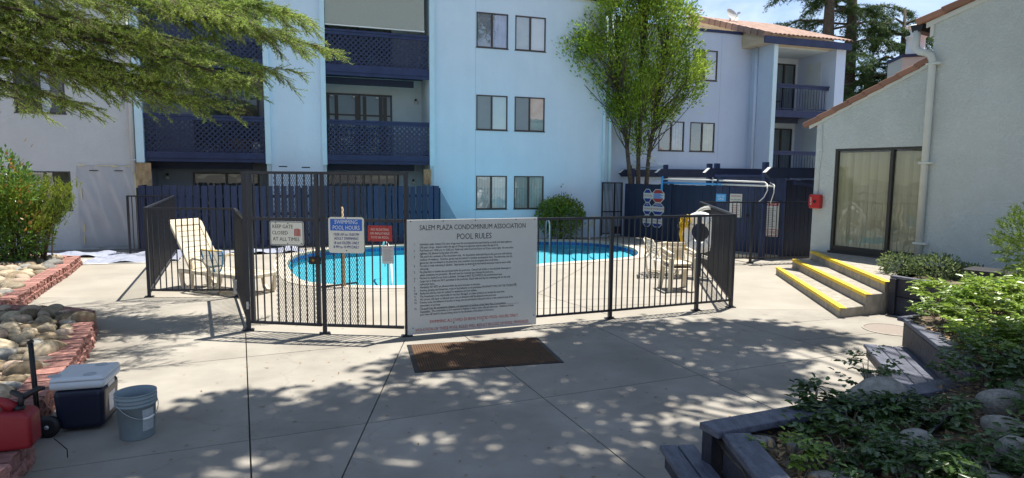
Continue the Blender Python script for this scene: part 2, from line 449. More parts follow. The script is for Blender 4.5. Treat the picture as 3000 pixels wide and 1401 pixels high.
M_cooltop = mat('cooler_white', (0.60, 0.62, 0.64), 0.4, var=0.05)
M_bucket = mat('bucket_grey', (0.235, 0.285, 0.31), 0.5, var=0.12, vscale=6)
M_matb = mat('mat_brown', (0.115, 0.065, 0.035), 0.95, col2=(0.085, 0.05, 0.03), vscale=5, grain=0.25, gscale=90)
M_yrope = mat('yellow_rope', (0.74, 0.48, 0.03), 0.8, var=0.2, vscale=20)
M_netblue = mat('net_blue', (0.06, 0.26, 0.46), 0.7, var=0.2, vscale=20)
M_green = mat('bin_green', (0.15, 0.40, 0.10), 0.5)
M_wicker = mat('wicker', (0.22, 0.13, 0.06), 0.8)
M_dish = mat('dish_grey', (0.55, 0.54, 0.50), 0.5)
M_plaster = mat('pool_plaster', (0.06, 0.38, 0.49), 0.7, var=0.05, vscale=1.0)
M_pooltile = mat('pool_tile', (0.025, 0.115, 0.36), 0.25, objvar=0.3)
M_coping = mat('coping', (0.50, 0.45, 0.37), 0.85, var=0.1, grain=0.08, gscale=70)
M_stone = None
# ================================================================ GROUND, PLAZA, DECK, POOL
POOL = [(-5.55, 15.6), (-5.2, 14.25), (-4.45, 12.65), (-4.02, 12.02), (-3.54, 11.76), (-2.8, 11.62), (-2.04, 11.68), (-1.1, 12.35),
        (-0.2, 13.6), (0.57, 14.62), (1.26, 15.07), (2.06, 15.49), (3.08, 16.15), (3.40, 16.7), (3.56, 17.5), (3.54, 18.4), (3.28, 19.2),
        (2.65, 19.95), (1.75, 20.3), (0.82, 20.25), (0.0, 19.85), (-1.5, 19.1), (-3.0, 18.5), (-4.4, 17.85), (-5.2, 17.1), (-5.55, 16.4)]

def catmull(P, n=4):
    out = []; k = len(P)
    for i in range(k):
        p0, p1, p2, p3 = (Vector(P[(i + j - 1) % k]) for j in range(4))
        for s in range(n):
            t = s / n
            out.append(tuple(0.5 * ((2 * p1) + (-p0 + p2) * t + (2 * p0 - 5 * p1 + 4 * p2 - p3) * t * t + (-p0 + 3 * p1 - 3 * p2 + p3) * t ** 3)))
    return out
POOLS = catmull(POOL, 4)

def offset(P, d):
    k = len(P); out = []
    for i in range(k):
        a = Vector(P[i - 1]); b = Vector(P[(i + 1) % k]); t = (b - a).normalized()
        out.append((P[i][0] + t.y * d, P[i][1] - t.x * d))
    return out
area = sum(POOLS[i - 1][0] * POOLS[i][1] - POOLS[i][0] * POOLS[i - 1][1] for i in range(len(POOLS)))
OUTW = 1 if area > 0 else -1
COP = offset(POOLS, OUTW * 0.30)

def sheet(name, outer, hole, z, mat_, thick=0.0, **kw):
    vs_ = [Vector(p) for p in outer]; e = [(i, (i + 1) % len(outer)) for i in range(len(outer))]
    n0 = len(vs_)
    if hole:
        vs_ += [Vector(p) for p in hole]; e += [(n0 + i, n0 + (i + 1) % len(hole)) for i in range(len(hole))]
    rv, re_, rf, *_ = delaunay_2d_cdt(vs_, e, [], 1, 1e-5)
    def inside(p, poly):
        c = False; j = len(poly) - 1
        for i in range(len(poly)):
            if (poly[i][1] > p[1]) != (poly[j][1] > p[1]) and p[0] < (poly[j][0] - poly[i][0]) * (p[1] - poly[i][1]) / (poly[j][1] - poly[i][1]) + poly[i][0]:
                c = not c
            j = i
        return c
    mb = MB()
    mb.v = [(p.x, p.y, z) for p in rv]
    for f in rf:
        cpt = sum((rv[i] for i in f), Vector((0, 0))) / len(f)
        if inside(cpt, outer) and not (hole and inside(cpt, hole)):
            a, b, c = (rv[i] for i in f[:3])
            f = tuple(f) if (b - a).cross(c - a) > 0 else tuple(reversed(f))
            mb.f.append(f); mb.sm.append(False)
    if thick:
        for loop in [outer] + ([hole] if hole else []):
            for i in range(len(loop)):
                a = loop[i]; b = loop[(i + 1) % len(loop)]
                mb.quad((*a, z - thick), (*b, z - thick), (*b, z), (*a, z))
    return mb.build(name, mat_, **kw)

sheet('ground', [(-400, -400), (400, -400), (400, 400), (-400, 400)], COP, -0.05, M_ground, kind='structure')

# deck round the pool (one pour, faint joints) and the plaza in front (separate slabs with open joints)
DECK = [(-4.6, 10.25), (-3.50, 8.02), (-1.36, 7.83), (3.6, 9.83), (6.4, 9.83), (14, 9.83), (16, 25.2), (-17, 14.6), (-17, 10.25)]
deck = sheet('pool_deck', DECK, COP, 0.0, M_deck, 0.05, kind='structure')
for a, b in [((0.47, 11.0), (1.08, 10.0)), ((1.08, 10.0), (1.5, 9.3)), ((-1.2, 9.9), (3.0, 10.9)), ((-4.2, 10.6), (-1.3, 11.3)), ((-1.62, 9.9), (-1.36, 7.9)), ((0.0, 9.6), (3.2, 10.35)),
             ((1.9, 14.9), (0.47, 11.0)), ((-17, 13.0), (-9.4, 12.4)), ((-8.2, 12.2), (-5.4, 12.4))]:
    d = (Vector(b) - Vector(a)).normalized(); s = Vector((-d.y, d.x)) * 0.004
    MB().quad((a[0] - s.x, a[1] - s.y, .004), (b[0] - s.x, b[1] - s.y, .004), (b[0] + s.x, b[1] + s.y, .004), (a[0] + s.x, a[1] + s.y, .004)).build('joint', M_joint, deck)

def clip(poly, a, b, side):
    """keep the part of poly on one side of line a-b (side=+1 left)"""
    ax, ay = a; dx, dy = b[0] - ax, b[1] - ay
    f = lambda p: side * (dx * (p[1] - ay) - dy * (p[0] - ax))
    out = []
    for i in range(len(poly)):
        p = poly[i]; q = poly[(i + 1) % len(poly)]; fp, fq = f(p), f(q)
        if fp >= 0: out.append(p)
        if (fp > 0 > fq) or (fp < 0 < fq):
            t = fp / (fp - fq); out.append((p[0] + (q[0] - p[0]) * t, p[1] + (q[1] - p[1]) * t))
    return out
J5 = ((-3.33, 4.19), (4.33, 7.43)); J6 = ((-4.2, 6.44), (-2.07, 7.40)); J7b = ((3.46, 8.67), (4.96, 9.21)); J7c = ((3.76, 7.92), (5.49, 8.5))
pieces = []
L0 = [(-17, 10.25), (-17, 2.6), (-1.13, 2.6), (-3.50, 8.02), (-4.6, 10.25)]
a, b = clip(L0, *J6, 1), clip(L0, *J6, -1)
pieces += [a, clip(b, *J5, 1), clip(b, *J5, -1)]
M1 = [(-3.50, 8.02), (-1.13, 2.6), (-1.09, 2.6), (-1.36, 7.83)]
a, b = clip(M1, *J6, 1), clip(M1, *J6, -1)
pieces += [a, clip(b, *J5, 1), clip(b, *J5, -1)]
for Mx in ([(-1.36, 7.83), (-1.09, 2.6), (1.585, 2.6), (-0.66, 8.11)], [(-0.66, 8.11), (1.585, 2.6), (3.54, 2.6), (1.09, 8.82)], [(1.09, 8.82), (3.54, 2.6), (6.27, 2.6), (2.94, 9.56)]):
    pieces += [clip(Mx, *J5, 1), clip(Mx, *J5, -1)]
M5 = [(2.94, 9.56), (6.27, 2.6), (12, 2.6), (12, 9.83), (3.6, 9.83)]
a, b = clip(M5, *J7b, 1), clip(M5, *J7b, -1)
c, d = clip(b, *J7c, 1), clip(b, *J7c, -1)
pieces += [a, c, clip(d, *J5, 1), clip(d, *J5, -1)]
pieces += [[(-17, 2.6), (-17, -12), (12, -12), (12, 2.6)]]
plaza = thing('plaza', (0, 5, 0), None, None, kind='structure')
for p in pieces:
    if len(p) < 3: continue
    k = len(p); ins = []
    ar = sum(p[i - 1][0] * p[i][1] - p[i][0] * p[i - 1][1] for i in range(k))
    if ar < 0: p = p[::-1]
    for i in range(k):
        a = Vector(p[i - 1]); o = Vector(p[i]); c = Vector(p[(i + 1) % k])
        e1 = (o - a).normalized(); e2 = (c - o).normalized()
        n1 = Vector((-e1.y, e1.x)); n2 = Vector((-e2.y, e2.x)); m = n1 + n2
        m = m / max(0.15, m.dot(n1)) if m.length > 1e-6 else n1
        if m.length > 3: m = m.normalized() * 3
        ins.append((o.x + m.x * 0.006, o.y + m.y * 0.006))
    MB().prism(ins, -0.045, 0.0).build('concrete_slab', M_conc, plaza)

# --- pool shell
pool = thing('swimming_pool', (-1, 16, 0), None, None, kind='structure')
mb = MB(); k = len(POOLS)
for i in range(k):
    a, b, c, d = POOLS[i], POOLS[(i + 1) % k], COP[(i + 1) % k], COP[i]
    mb.quad((*a, 0.012), (*b, 0.012), (*c, 0.012), (*d, 0.012)); mb.quad((*d, -0.06), (*c, -0.06), (*c, 0.012), (*d, 0.012)); mb.quad((*a, -0.05), (*b, -0.05), (*b, 0.012), (*a, 0.012))
mb.build('coping', M_coping, pool)
INN = offset(POOLS, -OUTW * 0.02)
mb = MB()
for i in range(k):
    a, b = INN[i], INN[(i + 1) % k]
    mb.quad((*a, -0.27), (*b, -0.27), (*b, -0.045), (*a, -0.045))
mb.build('wall', M_plaster, pool)
sheet('floor', INN, None, -0.27, M_plaster); bpy.data.objects['floor'].name = 'pool_floor'; adopt(bpy.data.objects['pool_floor'], pool)
# steps inside the right end of the pool
for i, (r, z) in enumerate([(0.55, -0.18), (0.95, -0.21), (1.35, -0.24)]):
    pts = [(3.55 - 0.0, 16.6)] + [(3.6 - r * math.cos(t) * 1.3 - 0.1, 17.9 + r * 1.9 * math.sin(t)) for t in [math.pi / 2 * (x / 6) for x in range(-6, 7)]]
    pts = [p for p in pts]
    MB().prism(pts[1:][::-1], -.269, z).build('step', M_plaster, pool)
# waterline tiles: one object each along the rim
tile_me = MB().box(W, -0.06, 0.06, -0.006, 0.006, -0.045, 0.045).mesh('pool_tile')
tile_me.materials.append(M_pooltile)
acc = 0.0; cnt = 0
for i in range(k):
    a = Vector(INN[i]); b = Vector(INN[(i + 1) % k]); d = b - a; ln = d.length; d.normalize()
    mid = (a + b) / 2
    vis = mid.y > 15.2 and (mid.x < 4)
    while acc < ln:
        p = a + d * acc
        if vis and cnt < 150:
            q = Vector((-d.y, d.x)) * (0.004 * OUTW)
            link('tile', tile_me, None, pool, M=Matrix.Translation((p.x + q.x, p.y + q.y, -0.10)) @ Matrix.Rotation(math.atan2(d.y, d.x), 4, 'Z')); cnt += 1
        acc += 0.142
    acc -= ln
# water
Mw = bpy.data.materials.new('pool_water'); Mw.use_nodes = True
nt = Mw.node_tree; N = nt.nodes; N.remove(N['Principled BSDF'])
trn = N.new('ShaderNodeBsdfTransparent'); trn.inputs['Color'].default_value = (0.90, 0.99, 1.0, 1)
gls = N.new('ShaderNodeBsdfGlossy'); gls.inputs['Roughness'].default_value = 0.02
frs = N.new('ShaderNodeLayerWeight'); frs.inputs['Blend'].default_value = 0.06
nn = N.new('ShaderNodeTexNoise'); nn.inputs['Scale'].default_value = 2.2; nn.inputs['Detail'].default_value = 3
bpn = N.new('ShaderNodeBump'); bpn.inputs['Strength'].default_value = 0.5; bpn.inputs['Distance'].default_value = 0.06
tco = N.new('ShaderNodeTexCoord'); mxs = N.new('ShaderNodeMixShader')
nt.links.new(tco.outputs['Object'], nn.inputs['Vector']); nt.links.new(nn.outputs['Fac'], bpn.inputs['Height'])
nt.links.new(bpn.outputs['Normal'], gls.inputs['Normal']); nt.links.new(bpn.outputs['Normal'], frs.inputs['Normal'])
nt.links.new(frs.outputs['Facing'], mxs.inputs['Fac']); nt.links.new(trn.outputs['BSDF'], mxs.inputs[1]); nt.links.new(gls.outputs['BSDF'], mxs.inputs[2])
nt.links.new(mxs.outputs['Shader'], N['Material Output'].inputs['Surface'])
sheet('water', offset(POOLS, -OUTW * 0.022), None, -0.155, Mw, kind='structure')

# manhole lid
mh = thing('manhole_cover', (5.31, 8.52, 0), 'round grey-brown drain cover set in the concrete beside the timber planter', 'manhole cover')
MB().lathe([(0, .006), (0.30, .006), (0.33, .004), (0.33, -.02)], Matrix.Translation((5.31, 8.52, 0.004)), 32, False).build('lid', mat('cast_lid', (0.24, 0.20, 0.17), 0.8, grain=0.3, gscale=60), mh)
mb = MB(); mb.lathe([(0.335, .008), (0.36, .006), (0.36, -.02), (0.335, -.02)], Matrix.Translation((5.31, 8.52, 0.003)), 32, False).build('rim', M_stepc, mh)
# ================================================================ BUILDINGS
def wall_open(fr, x0, x1, z0, z1, y, openings, depth=0.10):
    """front wall sheet with real openings: cells as quads, reveals going back by depth; outward is -y"""
    xs = sorted({x0, x1, *[v for o in openings for v in (o[0], o[1])]}); zs = sorted({z0, z1, *[v for o in openings for v in (o[2], o[3])]})
    mb = MB()
    for i in range(len(xs) - 1):
        for j in range(len(zs) - 1):
            cx, cz = (xs[i] + xs[i + 1]) / 2, (zs[j] + zs[j + 1]) / 2
            if any(o[0] < cx < o[1] and o[2] < cz < o[3] for o in openings): continue
            mb.quad(fr.p(xs[i], y, zs[j]), fr.p(xs[i + 1], y, zs[j]), fr.p(xs[i + 1], y, zs[j + 1]), fr.p(xs[i], y, zs[j + 1]))
    for a, b, c, d in openings:
        mb.quad(fr.p(a, y, c), fr.p(a, y, d), fr.p(a, y + depth, d), fr.p(a, y + depth, c))
        mb.quad(fr.p(b, y, d), fr.p(b, y, c), fr.p(b, y + depth, c), fr.p(b, y + depth, d))
        mb.quad(fr.p(a, y, d), fr.p(b, y, d), fr.p(b, y + depth, d), fr.p(a, y + depth, d))
        mb.quad(fr.p(b, y, c), fr.p(a, y, c), fr.p(a, y + depth, c), fr.p(b, y + depth, c))
    return mb

def window(fr, parent, x0, x1, z0, z1, y, left='screen', right='blind', lm=None, rm=None):
    """sliding window: frame > panes, screen, blinds; y is the wall face"""
    f = 0.035; xm = (x0 + x1) / 2 - 0.01
    mb = MB()
    mb.box(fr, x0, x1, y - .012, y + .06, z0, z0 + f).box(fr, x0, x1, y - .012, y + .06, z1 - f, z1)
    mb.box(fr, x0, x0 + f, y - .011, y + .059, z0 + f, z1 - f).box(fr, x1 - f, x1, y - .011, y + .059, z0 + f, z1 - f)
    mb.box(fr, xm - .03, xm + .03, y - .008, y + .058, z0 + f, z1 - f)
    w = mb.build('window', M_winframe, parent)
    MB().box(fr, x0 - .02, x1 + .02, y - .022, y - .002, z0 - .022, z0 + .004).build('sill', M_winframe, w)
    for a, b, kind, m_ in ((x0 + f, xm - .03, left, lm), (xm + .03, x1 - f, right, rm)):
        g = MB(); g.quad(fr.p(a, y + .02, z0 + f), fr.p(b, y + .02, z0 + f), fr.p(b, y + .02, z1 - f), fr.p(a, y + .02, z1 - f)).build('pane', M_glass, w)
        if kind == 'screen':
            g = MB(); g.quad(fr.p(a, y + .008, z0 + f), fr.p(b, y + .008, z0 + f), fr.p(b, y + .008, z1 - f), fr.p(a, y + .008, z1 - f)).build('screen', m_ or M_screen, w)
        elif kind == 'vertical':
            mb = MB(); n = 5
            for i in range(n):
                u0 = a + (b - a) * i / n; u1 = a + (b - a) * (i + 0.96) / n; s = 0.004 if i % 2 else -0.004
                mb.quad(fr.p(u0, y + .034 + s, z0 + .03), fr.p(u1, y + .036 - s, z0 + .03), fr.p(u1, y + .036 - s, z1 - .03), fr.p(u0, y + .034 + s, z1 - .03))
            mb.build('blind', m_ or M_blind, w)
        elif kind == 'slats':
            mb = MB(); z = z0 + f
            while z < z1 - f:
                mb.quad(fr.p(a, y + .07, z), fr.p(b, y + .07, z), fr.p(b, y + .085, z + .035), fr.p(a, y + .085, z + .035)); z += .04
            mb.build('blind', m_ or M_blinddk, w)
        elif kind == 'curtain':
            mb = MB(); n = 12
            for i in range(n):
                u0 = a + (b - a) * i / n; u1 = a + (b - a) * (i + 1) / n; s0 = .015 * math.sin(i * 2.1); s1 = .015 * math.sin((i + 1) * 2.1)
                mb.quad(fr.p(u0, y + .045 + s0, z0 + .03), fr.p(u1, y + .045 + s1, z0 + .03), fr.p(u1, y + .045 + s1, z1 - .03), fr.p(u0, y + .045 + s0, z1 - .03))
            mb.build('curtain', m_ or M_curtain, w)
        elif kind == 'blind':
            g = MB(); g.quad(fr.p(a - .02, y + .03, z0 + .02), fr.p(b + .02, y + .03, z0 + .02), fr.p(b + .02, y + .03, z1 - .02), fr.p(a - .02, y + .03, z1 - .02)).build('blind', m_ or M_blind, w)
    MB().quad(fr.p(x0, y + .099, z0), fr.p(x1, y + .099, z0), fr.p(x1, y + .099, z1), fr.p(x0, y + .099, z1)).build('interior', M_dark, w)
    return w

def lattice(fr, parent, x0, x1, z0, z1, y, mat_):
    mb = MB(); wd = .042; sp = .155; H = z1 - z0; L_ = x1 - x0
    for sgn in (1, -1):
        k = -H
        while k < L_:
            # line x = x0 + k + s, z = s (s in 0..H)
            s0 = max(0, -k); s1 = min(H, L_ - k)
            if s1 - s0 > 0.03:
                xa, za, xb, zb = k + s0, s0, k + s1, s1
                if sgn < 0: za, zb = H - za, H - zb
                yy = y + (0.0 if sgn > 0 else .010)
                a = Vector(fr.p(x0 + xa, yy, z0 + za)); b = Vector(fr.p(x0 + xb, yy, z0 + zb))
                nrm = Vector((fr.s, -fr.c, 0)); side = (b - a).normalized().cross(nrm) * (wd / 2); dn = nrm * .004
                mb.hexa([a - side - dn, a + side - dn, b + side - dn, b - side - dn, a - side + dn, a + side + dn, b + side + dn, b - side + dn])
            k += sp
    o = mb.build('lattice', mat_, parent); o['kind'] = 'stuff'
    return o

def railing(fr, parent, x0, x1, z0, zt, y, mat_, pitch=.125, latt=True):
    """balcony railing as one part of the building: rail > balusters, lattice"""
    r = MB().box(fr, x0, x1, y - .05, y + .05, zt - .055, zt).box(fr, x0, x1, y - .02, y + .02, zt - .15, zt - .056).build('railing', M_navyh, parent)
    n = int((x1 - x0) / pitch)
    me = MB().box(W, -.008, .008, -.008, .008, 0, zt - .15 - z0 - .08).mesh('baluster'); me.materials.append(M_navyh)
    for i in range(1, n):
        link('baluster', me, None, r, M=fr.mat(x0 + (x1 - x0) * i / n, y + .04, z0 + .08))
    MB().box(fr, x0, x1, y + .028, y + .052, z0 + .05, z0 + .08).build('bottom_rail', M_navyh, r)
    if latt: lattice(fr, r, x0 + .01, x1 - .01, z0 + .005, zt - .16, y + .005, M_navy)
    return r

def downspout(fr, parent, x, y, z0, z1, mat_, r=.05):
    d = MB().tube([fr.p(x, y, z0), fr.p(x, y, z1)], r, 10).build('downspout', mat_, parent)
    for z in (z0 + .35, (z0 + z1) / 2, z1 - .4):
        MB().box(fr, x - r - .012, x + r + .012, y - r - .006, y + r, z - .015, z + .015).build('bracket', mat_, d)
    return d

def slider(fr, parent, x0, x1, z0, z1, y, frame=M_dooralu, back=None, backmat=None, mull=True, name='sliding_door', gmat=None):
    mb = MB(); f = .05
    mb.box(fr, x0, x1, y - .03, y + .05, z1 - f, z1).box(fr, x0, x1, y - .03, y + .05, z0, z0 + f)
    mb.box(fr, x0, x0 + f, y - .029, y + .049, z0 + f, z1 - f).box(fr, x1 - f, x1, y - .029, y + .049, z0 + f, z1 - f)
    if mull: mb.box(fr, (x0 + x1) / 2 - .035, (x0 + x1) / 2 + .035, y - .028, y + .048, z0 + f, z1 - f)
    d = mb.build(name, frame, parent)
    xm = (x0 + x1) / 2
    for a, b in (((x0 + f, xm - .035), (xm + .035, x1 - f)) if mull else ((x0 + f, x1 - f),)):
        MB().quad(fr.p(a, y + .01, z0 + f), fr.p(b, y + .01, z0 + f), fr.p(b, y + .01, z1 - f), fr.p(a, y + .01, z1 - f)).build('pane', gmat or M_glassdk, d)
    MB().quad(fr.p(x0, y + .4, z0), fr.p(x1, y + .4, z0), fr.p(x1, y + .4, z1), fr.p(x0, y + .4, z1)).build('interior', M_dark, d)
    if backmat:
        mb = MB(); n = 24
        for i in range(n):
            if back and not (back[0] <= i / n < back[1]): continue
            u0 = x0 + (x1 - x0) * i / n; u1 = x0 + (x1 - x0) * (i + 1) / n
            s0 = .02 * math.sin(i * 1.9); s1 = .02 * math.sin((i + 1) * 1.9)
            mb.quad(fr.p(u0, y + .15 + s0, z0 + .05), fr.p(u1, y + .15 + s1, z0 + .05), fr.p(u1, y + .15 + s1, z1 - .05), fr.p(u0, y + .15 + s0, z1 - .05))
        mb.build('curtain', backmat, d)
    return d

NF = 19.98; TOP = 8.0
blk = thing('apartment_building', FA.p(0, NF, 0), 'long three storey stucco building, blue and grey, with lattice balconies over a board fence', 'building')
# left grey wall
wl = [(-8.85, -7.72, 1.0, 2.10), (-7.37, -6.21, 1.05, 2.11), (-8.85, -7.72, 3.66, 4.78), (-7.37, -6.22, 3.66, 4.78), (-7.37, -6.22, 6.25, 7.37)]
wall_open(FA, -16, -4.57, -.05, TOP, NF + .02, wl).build('wall', M_grey, blk, label='plain grey stucco wall panel left of the balconies')
for i, o in enumerate(wl):
    if o[2] < 3: window(FA, blk, *o, NF + .02, 'slats', 'slats')
    else: window(FA, blk, *o, NF + .02, 'screen', 'slats', lm=mat('dark_screen%d' % i, (.045, .05, .055), .8), rm=M_screen)
downspout(FA, blk, -4.66, NF - .05, 2.1, TOP, M_grey, .06)
# middle and right blue walls
wall_open(FA, -1.05, .43, -.05, TOP, NF, []).build('wall', M_blue, blk)
wr = [(5.25, 6.32, 6.23, 7.34), (6.57, 7.64, 6.23, 7.34), (5.25, 6.32, 3.59, 4.72), (6.57, 7.64, 3.59, 4.72), (5.25, 6.32, .98, 2.09), (6.57, 7.64, .98, 2.09)]
wall_open(FA, 3.84, 10.13, -.05, TOP, NF, wr).build('wall', M_blue, blk)
M_lilac = mat('lilac_curtain', (.52, .54, .72), .8, var=.15, vscale=4)
window(FA, blk, *wr[0], NF, 'blind', 'curtain', lm=mat('grey_curtain', (.36, .38, .44), .8, var=.25, vscale=3), rm=M_lilac)
window(FA, blk, *wr[1], NF, 'blind', 'blind', lm=mat('pale_shade', (.58, .62, .63), .8, var=.08), rm=mat('white_shade', (.85, .87, .90), .8, var=.06))
window(FA, blk, *wr[2], NF, 'screen', 'blind', rm=mat('mint_shade', (.64, .74, .74), .8, var=.06))
window(FA, blk, *wr[3], NF, 'screen', 'blind', rm=mat('mint_shade_soft', (.56, .66, .64), .8, var=.2))
window(FA, blk, *wr[4], NF, 'vertical', 'vertical', lm=mat('grey_slat', (.46, .49, .50), .8, var=.05), rm=M_blind)
window(FA, blk, *wr[5], NF, 'vertical', 'vertical', lm=mat('grey_green_slat', (.42, .46, .43), .8, var=.05), rm=mat('pale_green_slat', (.62, .70, .65), .8, var=.06))
MB().box(FA, 5.222, 5.228, NF - .001, NF + .01, 0, TOP - .1).build('control_joint', mat('joint_blue', (.12, .24, .34), .9), blk)
MB().box(FA, -1.1, 10.2, NF - .06, NF + .5, TOP + .045, TOP + .14).build('roof_cap', M_navyh, blk)
MB().box(FA, -16, 10.2, NF - .03, NF + .5, TOP, TOP + .044).build('drip_edge', M_white, blk)
MB().box(FA, -16, 10.1, NF + .1, NF + 9, TOP - .2, TOP - .02).build('roof', M_tan, blk)
# return walls closing the block
MB().quad(FA.p(10.13, NF, -.05), FA.p(10.13, NF + 9, -.05), FA.p(10.13, NF + 9, TOP), FA.p(10.13, NF, TOP)).quad(FA.p(-16, NF + 9, -.05), FA.p(-16, NF, -.05), FA.p(-16, NF, TOP), FA.p(-16, NF + 9, TOP)).quad(FA.p(10.13, NF + 9, -.05), FA.p(-16, NF + 9, -.05), FA.p(-16, NF + 9, TOP), FA.p(10.13, NF + 9, TOP)).build('wall', M_blue, blk)
downspout(FA, blk, 9.86, NF - .06, 1.6, TOP - .3, M_bluefin, .055)
downspout(FA, blk, 10.09, NF - .06, 1.6, TOP - .3, M_bluefin, .06)
# fins beside the balconies; they stop above the ground floor
for a, b in ((-4.57, -4.37), (-1.20, -1.045), (.405, .545), (3.70, 3.86)):
    MB().box(FA, a, b, NF - .11, NF + .06, 2.38, TOP).build('fin', M_bluefin, blk)
for a, b in ((-4.54, -4.40), (-1.18, -1.06), (.43, .53), (3.72, 3.84)):
    MB().box(FA, a, b, NF - .02, NF + .05, 0, 2.379).build('post', M_recess, blk)
# balcony bays
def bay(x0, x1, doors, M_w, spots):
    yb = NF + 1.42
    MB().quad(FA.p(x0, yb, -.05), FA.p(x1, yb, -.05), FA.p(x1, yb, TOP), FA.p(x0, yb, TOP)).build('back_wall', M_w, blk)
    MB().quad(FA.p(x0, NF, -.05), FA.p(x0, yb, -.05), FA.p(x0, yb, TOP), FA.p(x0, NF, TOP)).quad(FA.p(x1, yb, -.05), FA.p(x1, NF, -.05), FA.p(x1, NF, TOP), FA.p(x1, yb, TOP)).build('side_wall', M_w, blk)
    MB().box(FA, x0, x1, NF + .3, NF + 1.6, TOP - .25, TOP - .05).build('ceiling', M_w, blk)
    for zb, zt, zr in ((2.42, 2.70, 3.76), (5.10, 5.42, 6.45)):
        s = MB().box(FA, x0 + .01, x1 - .01, NF - .05, NF, zb + .10, zt).box(FA, x0 + .012, x1 - .012, NF - .02, NF + .03, zb, zb + .099).build('balcony', M_navyh, blk)
        MB().box(FA, x0, x1, NF + .031, yb, zt - .16, zt - .03).build('slab', M_navydk, s)
        MB().box(FA, x0 + .02, x1 - .42, NF + .42, NF + .56, zb - .20, zb - .002).build('beam', M_navydk, s)
        railing(FA, blk, x0 + .015, x1 - .015, zt, zr, NF - .01, M_navyh)
    for d in doors:
        slider(FA, blk, *d, yb - .02)
    for sx, sz in spots:
        l = MB().box(FA, sx - .03, sx + .03, yb - .06, yb - .001, sz, sz + .1).build('wall_lamp', M_rubber, blk)
        MB().lathe([(.055, -.09), (.04, .0), (0, .01)], Matrix.Translation(FA.p(sx, yb - .09, sz + .02)), 10).build('lamp_shade', M_white, l)
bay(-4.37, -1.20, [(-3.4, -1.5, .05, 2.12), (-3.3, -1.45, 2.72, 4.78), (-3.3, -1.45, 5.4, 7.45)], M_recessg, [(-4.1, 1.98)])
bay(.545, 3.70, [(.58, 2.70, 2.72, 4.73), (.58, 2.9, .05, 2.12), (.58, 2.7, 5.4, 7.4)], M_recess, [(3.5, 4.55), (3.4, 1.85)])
# french-door bars on the middle door
mb = MB()
for x in (.58, .85, 1.50, 1.75, 2.28, 2.42): mb.box(FA, x, x + .11, NF + 1.36, NF + 1.375, 2.8, 4.66)
for z in (3.35, 4.02): mb.box(FA, .63, 2.66, NF + 1.362, NF + 1.373, z, z + .045)
mb.build('door_bars', M_dooralu, blk)
mb = MB()
for x in (.75, 1.45, 2.2): mb.lathe([(.05, -.02), (.05, .02), (0, .03)], Matrix.Translation(FA.p(x, NF + 1.3, 4.62)), 10)
mb.build('string_lights', M_white, blk)
mb = MB()
for i, x in enumerate((-2.75, -2.55, -2.28, -2.2, -1.98, -1.84)):
    mb.box(FA, x, x + .06, NF + 1.52, NF + 1.525, 2.8, 4.7)
mb.build('vertical_blind', M_blind, blk)

# wicker chair back seen over the left balcony rail, and a white box behind the lattice
wk = thing('wicker_chair', FA.p(-1.9, NF + .75, 2.70), 'round-backed wicker chair on the left balcony behind the lattice', 'chair')
mb = MB()
for i in range(9):
    a = math.pi * i / 8; mb.tube([FA.p(-1.9 + .38 * math.cos(a) * s, NF + .75 + .06 * (1 - s), 3.55 + .52 * math.sin(a) * s) for s in (0, .5, 1)], .012, 5)
for s in (.35, .6, .8, 1.0):
    mb.tube([FA.p(-1.9 + .38 * math.cos(math.pi * i / 12) * s, NF + .75, 3.55 + .52 * math.sin(math.pi * i / 12) * s) for i in range(13)], .014, 5)
mb.build('backrest', M_wicker, wk)
MB().lathe([(0, .42), (.36, .42), (.40, .36), (.3, .0)], Matrix.Translation(FA.p(-1.9, NF + .78, 2.70)), 14).build('seat', M_wicker, wk)
wb = MB().box(FA, -1.56, -1.36, NF + .15, NF + .4, 2.71, 3.02).build('storage_box', M_white)
setp(wb, 'small white box standing behind the lattice at the right end of the left balcony', 'box')
# roll-down awning closing the top of the right bay
aw = thing('roller_awning', FA.p(2, NF, 6.55), 'pale beige roller awning hung over the top balcony of the middle bay', 'awning')
mb = MB(); n = 12
for i in range(n):
    u0 = .56 + 2.98 * i / n; u1 = .56 + 2.98 * (i + 1) / n
    mb.quad(FA.p(u0, NF - .07 + .012 * math.sin(i), 6.58), FA.p(u1, NF - .07 + .012 * math.sin(i + 1), 6.58), FA.p(u1, NF - .06, 7.95), FA.p(u0, NF - .06, 7.95), True)
mb.build('cloth', M_awning, aw)
MB().box(FA, .56, 3.55, NF - .085, NF - .055, 6.545, 6.58).build('bottom_bar', M_white, aw)

# painters' masking: plastic on the lower walls, kraft paper round the posts, tape
ps = thing('plastic_sheet', FA.p(-5.6, NF, 0), 'clear plastic masking sheet taped over the lower grey wall by the fence corner', 'plastic sheet')
V = []; F = []; nx, nz_ = 40, 40
for j in range(nz_ + 1):
    for i in range(nx + 1):
        u, w_ = i / nx, j / nz_
        x = -6.05 + 1.42 * u; z = .02 + 2.25 * w_
        ridge = .022 * abs(math.sin(7 * (u - .55 * (1 - w_)) + 2.2 * w_)) ** 6 + .016 * abs(math.sin(11 * (u + .4 * w_) + 1)) ** 8 + .006 * math.sin(23 * u + 5 * w_)
        V.append(FA.p(x, NF + .012 - max(0, ridge) - .006, z))
for j in range(nz_):
    for i in range(nx):
        a = j * (nx + 1) + i; F.append((a, a + 1, a + nx + 2, a + nx + 1))
M_clear = mat('clear_plastic', (.46, .465, .495), .28, col2=(.43, .435, .465), vscale=3, spec=.7)
link('sheet', np_mesh('sheet', V, F, True), M_clear, ps)
mb = MB()
